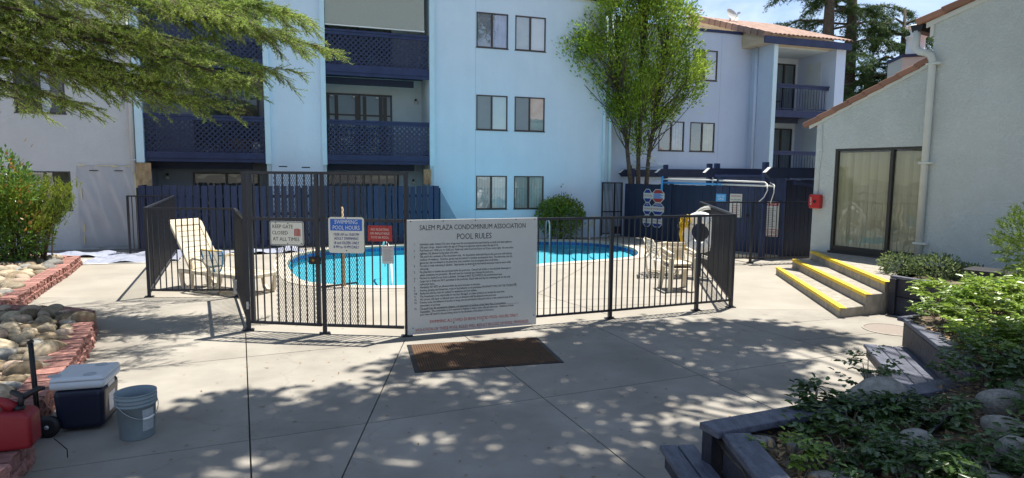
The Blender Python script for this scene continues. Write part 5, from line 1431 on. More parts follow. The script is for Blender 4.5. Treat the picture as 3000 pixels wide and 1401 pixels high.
rh = MB().box(Fr(4.0, 13.12, 0), -.03, .03, -.02, .02, 0, 1.36).build('ring_post', M_steel)
setp(rh, 'slim steel post carrying the life ring and hose', 'post')

# ---- tarps along the building foot
def tarp(poly, z, lab, seed):
    r_ = random.Random(seed); V = []; Fq = []
    (ax, ay), (bx2, by2), (cx, cy), (dx, dy) = poly; nx, ny = 60, 14
    for j in range(ny + 1):
        for i in range(nx + 1):
            u, v = i / nx, j / ny
            x = (ax + (bx2 - ax) * u) * (1 - v) + (dx + (cx - dx) * u) * v; y = (ay + (by2 - ay) * u) * (1 - v) + (dy + (cy - dy) * u) * v
            w_ = abs(math.sin(3.1 * x + 2.3 * y + math.sin(2 * y))) ** 5 * .05 + abs(math.sin(5.3 * y - 1.7 * x)) ** 7 * .035 + r_.uniform(0, .008)
            V.append((x, y, z + w_))
    for j in range(ny):
        for i in range(nx):
            a = j * (nx + 1) + i; Fq.append((a, a + 1, a + nx + 2, a + nx + 1))
    return setp(link('drop_cloth', np_mesh('drop_cloth', V, Fq, True), M_tarp), lab, 'sheet')
tarp([(-9.75, 13.95), (-7.9, 14.6), (-8.7, 16.4), (-10.3, 15.7)], .01, 'wrinkled plastic drop sheet on the concrete left of the fence, beside the brick border', 3)
tarp([(-13.6, 15.0), (-9.9, 15.2), (-10.3, 16.1), (-13.9, 15.6)], .012, 'strip of plastic drop sheet along the foot of the grey wall behind the juniper', 5)
tarp([(-7.6, 15.5), (-5.55, 16.6), (-6.0, 17.35), (-7.9, 16.5)], .012, 'bluish drop sheet on the deck between the board fence and the pool', 8)
wt = MB().bar((-9.72, 13.97, .012), (-7.85, 14.6, .012), .07, .012).bar((-9.8, 13.95, .02), (-10.1, 14.6, .03), .05, .03).build('white_tape', M_white)
setp(wt, 'white taped front edge of the drop sheet by the brick border', 'tape')

# ---- door mat
MA = [(-1.29, 7.51), (-1.02, 6.44), (0.60, 6.85), (0.34, 7.93)]
dm = thing('floor_mat', (-.35, 7.2, 0), 'large brown ribbed floor mat with black rubber edge in front of the rules board', 'mat')
cx_ = sum(p[0] for p in MA) / 4; cy_ = sum(p[1] for p in MA) / 4
MB().prism(MA, .0, .008).build('border', M_rubber, dm)
a0, a1, a2, a3 = (Vector(p) for p in MA); mb = MB(); n = 56
inn = [p + (Vector((cx_, cy_)) - p) * .055 for p in (a0, a1, a2, a3)]
mb.prism([tuple(p) for p in inn], .007, .010)
for i in range(n):
    t0, t1 = (i + .15) / n, (i + .7) / n
    q = [inn[0].lerp(inn[3], t0), inn[1].lerp(inn[2], t0), inn[1].lerp(inn[2], t1), inn[0].lerp(inn[3], t1)]
    mb.prism([tuple(p) for p in q], .0095, .016)
mb.build('ribbed_carpet', M_matb, dm)

# ================================================================ CAN, COOLER, BUCKET (bottom left)
# bucket
bk = thing('bucket', (-2.99, 4.80, 0), 'grey plastic pail with a wire handle on the concrete beside the cooler', 'bucket')
Mb = Matrix.Translation((-2.99, 4.80, 0))
prof = [(0, .004), (.118, .0), (.122, .008), (.138, .268), (.148, .268), (.148, .28), (.139, .282), (.140, .296), (.149, .296), (.149, .309), (.141, .311), (.141, .325), (.150, .326), (.150, .338), (.142, .34), (.143, .355), (.150, .358), (.149, .368), (.141, .366), (.134, .28), (.115, .012), (0, .012)]
MB().lathe(prof, Mb, 40).build('pail', M_bucket, bk)
mb = MB()
FBk = Fr(-2.99, 4.80, R(58))
P = [FBk.p(.152 * math.cos(a), -.155 * math.sin(a) * .8 - .03 * math.sin(a), .305 - .13 * math.sin(a)) for a in [math.pi * i / 16 for i in range(17)]]
mb.tube(P, .003, 6); hd = mb.build('wire_handle', M_galv, bk)
i0 = 6; MB().tube(P[i0:i0 + 4], .009, 8).build('grip', M_whitepl, hd)
for a in (0, math.pi): MB().tube([FBk.p(.140 * math.cos(a), 0, .305), FBk.p(.158 * math.cos(a), 0, .305)], .014, 8).build('ear', M_bucket, bk)
mb = MB()
for i in range(6):
    a0_, a1_ = R(-42 + i * 7), R(-42 + (i + 1) * 7)
    r_ = lambda z: .1222 + (.138 - .122) * (z - .008) / .26 + .0015
    q = lambda a, z: (-2.99 + r_(z) * math.cos(a), 4.80 + r_(z) * math.sin(a), z)
    mb.quad(q(a0_, .07), q(a1_, .07), q(a1_, .245), q(a0_, .245), True)
mb.build('label', mat('pale_label', (.42, .45, .46), .5, var=.25, vscale=40, stretch=(1, 1, 3)), bk)
# cooler on wheels
FQ = Fr(-3.72, 4.93, R(16))
co = thing('wheeled_cooler', (-3.6, 5.1, 0), 'navy wheeled cooler with white lid and a pulled up black handle', 'cooler')
def frust(F, x0, x1, y0, y1, z0, z1, k, name, m_, par, bv=.02, seg=3):
    cx, cy = (x0 + x1) / 2, (y0 + y1) / 2; g = lambda x, c: c + (x - c) * k
    return bevel(MB().hexa([F.p(g(x0, cx), g(y0, cy), z0), F.p(g(x1, cx), g(y0, cy), z0), F.p(g(x1, cx), g(y1, cy), z0), F.p(g(x0, cx), g(y1, cy), z0), F.p(x0, y0, z1), F.p(x1, y0, z1), F.p(x1, y1, z1), F.p(x0, y1, z1)]).build(name, m_, par), bv, seg)
frust(FQ, .02, .39, -.16, .24, .02, .36, .90, 'body', M_coolnavy, co, .05, 4)
lid = frust(FQ, .005, .405, -.175, .255, .36, .43, .97, 'lid', M_cooltop, co, .03, 3)
frust(FQ, .02, .39, -.16, .24, .429, .465, 1.07, 'lid_top', M_cooltop, lid, .025, 3)
for x, y in ((.03, -.10), (.28, -.10), (.28, .17)): MB().lathe([(0, .001), (.036, .001), (.04, .004), (.045, .004), (.047, 0)], Matrix.Translation(FQ.p(x, y, .4665)), 18).build('cup_ring', mat('cup_grey', (.42, .44, .46), .5), lid)
for x in (-.095, -.055):
    pass
for y in (-.13, -.09): MB().tube([FQ.p(-.095, y, .1), FQ.p(-.11, y, .76)], .011, 8).build('handle_bar', M_rubber, co)
MB().tube([FQ.p(-.11, -.135, .76), FQ.p(-.11, -.085, .76)], .016, 8).build('handle_grip', M_rubber, co)
for y in (-.19, .27):
    w_ = MB().lathe([(0, .025), (.05, .028), (.085, .022), (.088, 0), (.085, -.022), (.05, -.028), (0, -.025)], FQ.mat(.0, y, .088) @ Matrix.Rotation(R(90), 4, 'X'), 24).build('wheel', M_rubber, co)
    MB().lathe([(0, .034), (.015, .032), (.018, .026)], FQ.mat(.0, y - .0, .088) @ Matrix.Rotation(R(90), 4, 'X'), 12).build('hub', M_galv, w_)
MB().box(FQ, .37, .385, -.03, .12, .12, .36).build('side_handle', M_cooltop, co)
# fuel can
FK = Fr(-3.47, 4.07, R(20))
can = thing('fuel_can', (-3.50, 4.08, .22), 'faded red plastic fuel can standing on the block border', 'fuel can')
Z = .225
me = bpy.data.meshes.new('can_body')
bm = bmesh.new()
prof = [(-.24, 0), (.19, 0), (.205, .02), (.205, .235), (.10, .315), (.06, .335), (-.03, .345), (-.07, .335), (-.11, .315), (-.24, .24), (-.245, .02)]
hole = [(-.115, .255), (-.03, .262), (-.005, .285), (-.03, .308), (-.075, .300)]
def extr(pf, y0, y1):
    a = [bm.verts.new((x, y0, z)) for x, z in pf]; b = [bm.verts.new((x, y1, z)) for x, z in pf]
    return a, b
# lower body and a handle arch built over it
pl_ = [(-.245, .02), (-.23, 0), (.19, 0), (.205, .02), (.205, .225), (.17, .25), (.02, .268), (-.09, .25), (-.20, .235), (-.245, .215)]
a, b = extr(pl_, -.10, .10); bm.faces.new(a); bm.faces.new(list(reversed(b)))
for i in range(len(pl_)):
    j = (i + 1) % len(pl_); bm.faces.new((a[j], a[i], b[i], b[j]))
bm.to_mesh(me); bm.free()
body = link('body', me, M_red, can, M=Matrix.Translation((0, 0, 0)) @ FK.mat(0, 0, Z)); bevel(body, .035, 4)
for p in me.polygons: p.use_smooth = True
mb = MB(); mb.tube([FK.p(-.19, 0, Z + .22), FK.p(-.15, 0, Z + .275), FK.p(-.09, 0, Z + .325), FK.p(-.03, 0, Z + .338), FK.p(.03, 0, Z + .315), FK.p(.08, 0, Z + .262)], [.034, .030, .027, .027, .032, .05], 12)
mb.build('handle', M_red, can)
mb = MB(); mb.tube([FK.p(.10, 0, Z + .25), FK.p(.12, .0, Z + .285)], .036, 14); sp_ = mb.build('cap_ring', M_rubber, can)
MB().tube([FK.p(.12, 0, Z + .28), FK.p(.13, .02, Z + .34), FK.p(.06, .05, Z + .37)], [.02, .022, .016], 10).tube([FK.p(.13, .02, Z + .33), FK.p(.22, .05, Z + .375), FK.p(.25, .06, Z + .37)], [.022, .02, .012], 10).build('spout', M_rubber, sp_)
MB().ext(FK, [(-.20, .03), (-.03, .03), (-.03, .19), (-.20, .19)], -.106, -.099).build('side_panel', M_red, can)
o = [x for x in can.children if x.name.startswith('side_panel')][0]; o.matrix_basis = Matrix.Translation((0, 0, Z)); bevel(o, .004)
MB().tube([(-3.27, 4.28, .2), (-3.21, 4.32, .1), (-3.24, 4.36, .02)], .004, 6).build('cord', M_rubber)
setp(bpy.data.objects['cord'], 'short dark cord hanging over the block edge behind the fuel can', 'cord')
# ================================================================ ROCK BEDS WITH BLOCK BORDERS
def pip(p, poly):
    c = False; j = len(poly) - 1
    for i in range(len(poly)):
        if (poly[i][1] > p[1]) != (poly[j][1] > p[1]) and p[0] < (poly[j][0] - poly[i][0]) * (p[1] - poly[i][1]) / (poly[j][1] - poly[i][1]) + poly[i][0]: c = not c
        j = i
    return c
def block_mesh(seed, w, d, h):
    r_ = random.Random(seed); bm = bmesh.new(); bmesh.ops.create_cube(bm, size=1)
    bmesh.ops.subdivide_edges(bm, edges=bm.edges[:], cuts=2, use_grid_fill=True)
    for v in bm.verts:
        x, y, z = v.co
        front = y < -.4
        tp_ = 1 - .10 * (y + .5)
        v.co = (x * w * tp_ + (r_.uniform(-.005, .005) if front else 0), y * d + (r_.uniform(-.015, .010) if front else 0), (z + .5) * h + (r_.uniform(-.004, .004) if front else 0))
    me = bpy.data.meshes.new('block'); bm.to_mesh(me); bm.free(); me.materials.append(M_block); return me
BLK = [block_mesh(i, .215, .24, .105) for i in range(5)]
def border(path, name_lab, loc, close_end=None):
    b = thing('block_border', (*loc, 0), name_lab, 'garden wall')
    # path runs so that the outside face is on its right-hand side
    P = [Vector(p) for p in path]; seg = [(P[i + 1] - P[i]).length for i in range(len(P) - 1)]; tot = sum(seg)
    def at(s):
        for i, l in enumerate(seg):
            if s <= l or i == len(seg) - 1: return P[i] + (P[i + 1] - P[i]) * (s / l), (P[i + 1] - P[i]).normalized()
            s -= l
    for course in range(2):
        s = .12 + (.115 if course else 0)
        while s < tot - .1:
            p, d = at(s); nrm = Vector((d.y, -d.x))                     # outside
            q = p - nrm * (.115 + (.02 if course else 0) + rnd.uniform(-.006, .006))
            link('block', rnd.choice(BLK), None, b, M=Matrix.Translation((q.x, q.y, .003 + course * .11)) @ Matrix.Rotation(math.atan2(d.y, d.x) + rnd.uniform(-.05, .05), 4, 'Z'))
            s += .232
    return b
B1 = [(-12.5, 14.35), (-9.72, 13.88), (-9.0, 12.5), (-8.45, 11.3), (-7.89, 10.13), (-7.5, 9.36), (-7.35, 8.7), (-7.7, 8.2)]
B1r = B1[::-1]
B2 = [(-7.6, 8.75), (-6.3, 8.62), (-5.72, 8.38), (-5.35, 7.85), (-5.06, 7.35), (-4.66, 6.58), (-4.36, 6.0), (-4.05, 5.35), (-3.80, 4.75), (-3.42, 4.25), (-3.22, 3.8), (-3.05, 3.2), (-2.9, 2.4)]
# outside must be on the right of the travel direction: towards the camera the concrete lies on the left, so travel from near to far
border(B1[::-1], 'two course red block border of the far rock bed under the juniper', (-8.5, 11.5))
border(B2[::-1], 'two course red block border of the near rock bed beside the cooler', (-4.7, 6.5))
bedA = B1 + [(-9.5, 8.0), (-15, 10.5), (-15, 14.6)]
bedB = B2 + [(-9, 2.4), (-9.2, 8.6)]
for pl_, nm in ((bedA, 'far'), (bedB, 'near')):
    cxp = sum(p[0] for p in pl_) / len(pl_); cyp = sum(p[1] for p in pl_) / len(pl_)
    pl2 = [(cxp + (x - cxp) * .975, cyp + (y - cyp) * .985) for x, y in pl_]
    sheet('soil', pl2, None, .12, M_dirt, kind='structure')
def stone_mesh(seed):
    r_ = random.Random(seed); bm = bmesh.new(); bmesh.ops.create_icosphere(bm, subdivisions=3, radius=1)
    ph = [r_.uniform(0, 6.3) for _ in range(6)]; f_ = [r_.uniform(.9, 1.9) for _ in range(6)]
    sx, sy, sz = 1, r_.uniform(.62, .82), r_.uniform(.56, .78)
    for v in bm.verts:
        x, y, z = v.co
        k = 1 + .10 * math.sin(f_[0] * 2 * x + ph[0]) * math.cos(f_[1] * 2 * y + ph[1]) + .07 * math.sin(f_[2] * 3 * z + ph[2] + x) + .05 * math.sin(3 * x + 2 * y + ph[3])
        e = .86                                        # slightly blocky, water worn
        sg = lambda t: math.copysign(abs(t) ** e, t)
        v.co = (sg(x) * k * sx, sg(y) * k * sy, sg(z) * k * sz)
    for f in bm.faces: f.smooth = True
    me = bpy.data.meshes.new('river_stone'); bm.to_mesh(me); bm.free(); return me
SM = [mat('river_stone_tan', (.40, .33, .23), .7, col2=(.25, .20, .13), vscale=3, objvar=.35, grain=.2, gscale=30, bump=.25, bscale=14),
      mat('river_stone_grey', (.27, .26, .235), .7, col2=(.16, .155, .14), vscale=3, objvar=.38, grain=.25, gscale=30, bump=.25, bscale=14),
      mat('river_stone_brown', (.26, .19, .115), .7, col2=(.11, .085, .05), vscale=2, objvar=.38, grain=.25, gscale=30, bump=.3, bscale=12),
      mat('river_stone_pink', (.46, .33, .24), .75, col2=(.36, .29, .22), vscale=3, objvar=.2, grain=.2, gscale=30, bump=.25, bscale=14)]
STN = []
for i in range(8):
    base = stone_mesh(40 + i)
    for m_ in SM[:1] * 1 + SM:
        me = base.copy(); me.materials.append(m_); STN.append(me)
def bigsize(y): return 1
def stones(poly, n, rmin, rmax, z, lab, grp, xr, yr, tries=6000, sink=.35):
    pts = []; r_ = random.Random(len(lab))
    for t in range(tries):
        if len(pts) >= n: break
        x, y = r_.uniform(*xr), r_.uniform(*yr)
        if not pip((x, y), poly): continue
        u = 1500 + 1820 * x / y
        if u < -60: continue
        r = rmin + (rmax - rmin) * r_.random() ** 1.6
        if any((x - a) ** 2 + (y - b) ** 2 < (.80 * (r + c)) ** 2 for a, b, c in pts): continue
        pts.append((x, y, r))
    for x, y, r in pts:
        o = link('river_stone', r_.choice(STN), None, None, lab, 'stone', grp)
        o.location = (x, y, z + r * (.5 - sink) + r_.uniform(-.01, .02)); o.rotation_euler = (r_.uniform(-.25, .25), r_.uniform(-.25, .25), r_.uniform(0, 6.28)); o.scale = (r * 1.12, r * 1.12, r * r_.uniform(.9, 1.15))
    return len(pts)
inA = [(cx0 * 1.0 - .30, cy0) for cx0, cy0 in B1[2:]] + [(-9.5, 8.0), (-15, 10.5), (-15, 14.2), (-10.0, 13.7)]
inB = [(x - .28, y - (.12 if y > 8 else 0)) for x, y in B2] + [(-9, 2.4), (-9.2, 8.4)]
n1 = stones(inA, 150, .09, .17, .16, 'rounded tan or grey river stone lying in the far rock bed under the juniper', 'river stones of the far rock bed', (-13.5, -7.4), (8.3, 14.2))
n2 = stones(inB, 140, .07, .165, .16, 'rounded tan, grey or brown river stone lying in the near rock bed beside the cooler', 'river stones of the near rock bed', (-7.6, -3.3), (3.6, 8.5))
# second, smaller layer between the big ones
def fillers(poly, n, z, lab, grp, xr, yr, r0, r1):
    r_ = random.Random(5 + n)
    for t in range(4000):
        if n <= 0: break
        x, y = r_.uniform(*xr), r_.uniform(*yr)
        if not pip((x, y), poly) or 1500 + 1820 * x / y < -40: continue
        r = r_.uniform(r0, r1); o = link('river_stone', r_.choice(STN), None, None, lab, 'stone', grp)
        o.location = (x, y, z); o.rotation_euler = (r_.uniform(-.3, .3), r_.uniform(-.3, .3), r_.uniform(0, 6.28)); o.scale = (r, r, r); n -= 1
fillers(inA, 20, .15, 'rounded tan or grey river stone lying in the far rock bed under the juniper', 'river stones of the far rock bed', (-13.5, -7.4), (8.3, 14.2), .06, .09)
fillers(inB, 30, .15, 'rounded tan, grey or brown river stone lying in the near rock bed beside the cooler', 'river stones of the near rock bed', (-7.6, -3.3), (3.6, 8.5), .05, .08)
def boulder(x, y, z, sx, sy, sz, rot, lab, k, m_):
    me = stone_mesh(90 + k); me.materials.append(m_)
    o = link('boulder', me, None, None, lab, 'boulder'); o.location = (x, y, z); o.rotation_euler = (0, 0, rot); o.scale = (sx, sy, sz); return o
boulder(-5.45, 7.75, .22, .16, .13, .15, .3, 'large mossy brown boulder against the far corner of the near block border', 1, SM[2])
boulder(-4.62, 5.72, .21, .16, .13, .14, 1.0, 'large dark mottled boulder in the near rock bed above the cooler handle', 2, SM[2])
boulder(-4.38, 5.05, .22, .22, .17, .16, .2, 'flat pale tan boulder between the fuel can and the cooler handle', 3, SM[0])

# ================================================================ RAISED TIMBER BEDS AND BENCHES (right)
Fc = Vector((1.21, 3.67)); Nc = Vector((3.63, 4.68)); Mc = Vector((4.29, 6.63))
rb = thing('raised_planter', (2.6, 4.6, 0), 'navy timber raised planter running from the near right corner back to the manhole', 'planter')
def tim(parent, a, b, z0, z1, w, name='board', off=0.0, m_=None, ext=0.0):
    a = Vector(a); b = Vector(b); d = (b - a).normalized(); F = Fr(a.x, a.y, math.atan2(d.y, d.x)); L_ = (b - a).length
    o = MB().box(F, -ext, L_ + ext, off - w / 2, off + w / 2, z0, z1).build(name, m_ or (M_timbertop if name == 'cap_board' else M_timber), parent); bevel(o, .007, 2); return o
def timwall(parent, a, b, out, zt=.6, capw=.16, capoff=0.0):
    for k in range(2): tim(parent, a, b, .01 + k * .275, .275 + k * .275 - .006, .045)
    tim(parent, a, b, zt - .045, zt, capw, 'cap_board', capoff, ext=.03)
timwall(rb, Fc, Nc, 1, capw=.17, capoff=-.04); timwall(rb, Nc, Mc, 1, capw=.19, capoff=-.06)
D = (1.27, 2.0)
timwall(rb, (1.29, 3.55), D, 1, capw=.17, capoff=.06, zt=.585)
for p in ((1.25, 3.70), (1.27, 2.9)): 
    F = Fr(p[0], p[1], R(22)); bevel(MB().box(F, -.045, .045, -.045, .045, 0, .55).build('post', M_timber, rb), .008)
M2 = Vector((6.2, 7.40)); timwall(rb, Mc, M2, 1, capw=.17, capoff=.0)
# soil mound
def mound_z(x, y): return .50 + .05 * max(0, x - 1.6) + .05 * math.sin(2 * x) * math.sin(1.7 * y + 1)
BEDP = [(1.30, 3.6), (3.68, 4.66), (4.33, 6.58), (6.2, 7.35), (9, 7.6), (9, .5), (1.29, .5)]
V = []; Fq = []; G = {}
nx, ny = 60, 56
for j in range(ny + 1):
    for i in range(nx + 1):
        x = 1.25 + i * .11; y = .5 + j * .13
        G[(i, j)] = len(V); V.append((x, y, mound_z(x, y) + nprnd.uniform(-.02, .02)))
def bedin(x, y): return pip((x, y), BEDP)
for j in range(ny):
    for i in range(nx):
        q = [G[(i, j)], G[(i + 1, j)], G[(i + 1, j + 1)], G[(i, j + 1)]]
        c = [sum(V[k][d] for k in q) / 4 for d in (0, 1)]
        if bedin(*c): Fq.append(q)
setp(link('planting_soil', np_mesh('planting_soil', V, Fq, True), M_dirt), kind='structure')
# benches
def bench(a, d, side, L_, zt, lab, nb=3, bw=.135):
    """a: corner, d: along, boards step towards side"""
    b = thing('bench', (*a, 0), lab, 'bench'); a = Vector(a); d = Vector(d).normalized(); s = Vector(side).normalized()
    F = Fr(a.x, a.y, math.atan2(d.y, d.x)); sg = 1 if s.dot(Vector((-d.y, d.x))) > 0 else -1
    for i in range(nb):
        y0, y1 = sorted((sg * (i * (bw + .006)), sg * (i * (bw + .006) + bw)))
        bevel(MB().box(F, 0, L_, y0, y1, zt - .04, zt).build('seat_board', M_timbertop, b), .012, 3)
    y0, y1 = sorted((sg * .0, sg * .035))
    bevel(MB().box(F, .06, L_ - .06, y0 + sg * .02, y1 + sg * .02, zt - .13, zt - .041).build('apron', M_timber, b), .006)
    for x in (.25, L_ - .3):
        y0, y1 = sorted((sg * .05, sg * (nb * bw)))
        bevel(MB().box(F, x, x + .045, y0, y1, zt - .14, zt - .0415).build('bracket', M_timber, b), .006)
        MB().hexa([F.p(x, sg * .10, zt - .14), F.p(x + .045, sg * .10, zt - .14), F.p(x + .045, sg * .2, zt - .14), F.p(x, sg * .2, zt - .14),
                   F.p(x, sg * nb * bw, .02), F.p(x + .045, sg * nb * bw, .02), F.p(x + .045, sg * (nb * bw + .02), .1), F.p(x, sg * (nb * bw + .02), .1)][:8]).build('brace', M_timber, b)
    return b
bench((3.86, 6.66), (-.315, -.949), (1, -.3), 1.75, .305, 'three board navy timber bench on the planter side near the manhole', 3, .135)
bench((.98, 3.93), (.06, -1), (1, 0), 2.2, .35, 'navy timber bench end sticking out at the near corner of the planter', 2, .115)
# third retaining wall by the steps, with soil behind
pw = thing('retaining_wall', (6.4, 8.5, 0), 'two board navy retaining wall from the steps towards the right', 'wall')
a, b = (5.93, 9.58), (7.45, 6.3)
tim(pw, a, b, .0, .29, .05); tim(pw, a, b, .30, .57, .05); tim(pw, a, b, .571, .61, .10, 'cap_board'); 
F = Fr(5.95, 9.52, R(-65)); bevel(MB().box(F, -.05, .05, -.07, .03, 0, .57).build('post', M_timber, pw), .008)
sheet('soil', [(5.97, 9.58), (7.49, 6.3), (11, 7.0), (8.6, 10.4), (7.6, 12.0)], None, .50, M_dirt, kind='structure')
# boulders and stones in the right bed
SG = mat('granite_boulder', (.33, .31, .27), .85, col2=(.20, .19, .16), vscale=3, grain=.35, gscale=45, bump=.3, bscale=20)
SP = mat('pale_granite', (.30, .285, .25), .85, col2=(.20, .185, .16), vscale=6, grain=.4, gscale=60, bump=.6, bscale=16)
boulder(2.62, 4.28, .57, .25, .15, .17, .35, 'long dark mossy boulder on the planter edge beside the small sprig', 4, SG)
boulder(3.25, 3.98, 0.62, 0.18, 0.14, 0.14, 0.2, 'big pale speckled boulder at the right edge above the black hose', 5, SP)
boulder(2.72, 3.22, 0.60, 0.14, 0.14, 0.17, 0.8, 'pale tan boulder leaning at the lower right of the planter', 6, SP)
boulder(2.36, 3.50, 0.56, 0.14, 0.11, 0.10, 0.3, 'dark rounded stone under the black hose', 7, SG)
boulder(3.55, 4.25, 0.64, 0.16, 0.11, 0.09, 0.5, 'flat boulder at the right edge below the sunlit shrubs', 8, SP)
boulder(2.20, 3.30, 0.54, 0.09, 0.13, 0.14, 0.1, 'upright grey stone in the middle of the planter with a curved crack', 9, SG)
boulder(1.72, 3.17, 0.49, 0.13, 0.09, 0.08, -0.1, 'flat pale rock among dry leaves near the cap board', 10, SP)
boulder(1.53, 2.98, 0.50, 0.11, 0.10, 0.09, 0.5, 'smooth round stone at the bottom edge beside the cap board', 11, SP)
boulder(4.12, 5.50, 0.54, 0.10, 0.08, 0.08, 0.2, 'small tan stone behind the cap board of the far planter', 12, SP)
boulder(4.08, 5.60, 0.56, 0.07, 0.09, 0.10, 0.9, 'small grey stone among the sunlit shrubs', 13, SG)
boulder(4.45, 6.30, 0.54, 0.12, 0.09, 0.08, 0.4, 'flat stone under the shrub at the far planter corner', 14, SP)
boulder(1.75, 3.62, 0.48, 0.12, 0.09, 0.09, 0.7, 'dark stone behind the near cap board corner', 15, SG)
boulder(1.50, 3.62, 0.48, 0.10, 0.08, 0.09, 0.2, 'small dark stone at the very corner of the near planter', 16, SG)
boulder(2.45, 3.05, 0.58, 0.13, 0.11, 0.09, 1.2, 'brown stone at the lower middle of the planter', 17, SG)
boulder(2.95, 3.55, 0.62, 0.14, 0.10, 0.10, 1.9, 'round grey stone between the hose and the leaning boulder', 18, SG)
# irrigation hose
hs = [(1.66, 2.6), (1.70, 2.83), (1.80, 3.02), (1.95, 3.18), (2.22, 3.42), (2.52, 3.62), (2.83, 3.82), (3.10, 4.01), (3.41, 4.2), (3.80, 4.45), (4.4, 4.7)]
ih = thing('irrigation_hose', (2.5, 3.6, .6), 'black irrigation hose snaking across the right planter', 'hose')
cpts = [Vector((x, y, mound_z(x, y) + .05 + .05 * math.sin(i * 1.3))) for i, (x, y) in enumerate(hs)]
fine = []
for i in range(len(cpts) - 1):
    p0, p1, p2, p3 = cpts[max(0, i - 1)], cpts[i], cpts[i + 1], cpts[min(len(cpts) - 1, i + 2)]
    for s_ in range(6):
        t = s_ / 6; fine.append(0.5 * ((2 * p1) + (p2 - p0) * t + (2 * p0 - 5 * p1 + 4 * p2 - p3) * t * t + (3 * p1 - p0 - 3 * p2 + p3) * t ** 3))
MB().tube(fine, .014, 8).build('tube', M_rubber, ih)
# green lidded bin
gb = thing('storage_bin', (6.55, 8.3, .5), 'clear green bin with a black lid behind the sunlit shrubs by the stucco wall', 'bin')
Fb = Fr(6.55, 8.35, R(-52))
frust(Fb, -.28, .28, -.2, .2, .45, .82, .88, 'tub', mat('grey_plastic_tub', (.20, .21, .19), .4), gb, .03)
for x0, x1 in ((-.255, -.06), (.08, .25)): MB().box(Fb, x0, x1, -.203, -.198, .58, .78).build('green_label', M_green, gb)
frust(Fb, -.31, .31, -.23, .23, .82, .885, .97, 'lid', M_rubber, gb, .02)
# ================================================================ PLANTS
def leaves(name, P, D, L, Wd, mat_, parent, up=None, fold=.25, shape='leaf', **kw):
    """P (n,3) bases, D (n,3) directions, L lengths, Wd widths; each leaf is a folded 2-quad blade"""
    P = np.asarray(P, float); D = np.asarray(D, float); n = len(P)
    D = D / (np.linalg.norm(D, axis=1, keepdims=True) + 1e-9)
    rv = nprnd.normal(size=(n, 3)) if up is None else np.asarray(up, float)
    S = np.cross(D, rv); S /= (np.linalg.norm(S, axis=1, keepdims=True) + 1e-9); Nn = np.cross(S, D)
    L = np.broadcast_to(L, n)[:, None]; Wd = np.broadcast_to(Wd, n)[:, None]
    if shape == 'leaf':
        v0 = P; v1 = P + D * L * .5 + S * Wd * .5 + Nn * Wd * fold; v2 = P + D * L; v3 = P + D * L * .5 - S * Wd * .5 + Nn * Wd * fold
        V = np.stack([v0, v1, v2, v3], 1).reshape(-1, 3); F = np.arange(n * 4).reshape(-1, 4)
        tri = np.concatenate([F[:, [0, 1, 2]], F[:, [0, 2, 3]]], 0)
        return link(name, np_mesh(name, V, tri), mat_, parent, **kw)
    if shape == 'needle':
        v0 = P - S * Wd * .5; v1 = P + S * Wd * .5; v2 = P + D * L
        V = np.stack([v0, v1, v2], 1).reshape(-1, 3); F = np.arange(n * 3).reshape(-1, 3)
        return link(name, np_mesh(name, V, F), mat_, parent, **kw)
    if shape == 'holly':      # lobed blade of six corners
        pts = [(0, 0), (.25, .42), (.42, .30), (.62, .46), (1.0, 0), (.62, -.46), (.42, -.30), (.25, -.42)]
        V = np.stack([P + D * L * a + S * Wd * b + Nn * Wd * (fold * abs(b) * 2 - .35 * a * a) for a, b in pts], 1).reshape(-1, 3)
        b0 = np.arange(n)[:, None] * 8
        tri = np.concatenate([b0 + np.array(t) for t in ([0, 1, 4], [1, 2, 4], [2, 3, 4], [0, 4, 7], [7, 4, 6], [6, 4, 5])], 0)
        return link(name, np_mesh(name, V, tri), mat_, parent, **kw)

def unit(v): 
    v = np.asarray(v, float); return v / (np.linalg.norm(v, axis=-1, keepdims=True) + 1e-9)

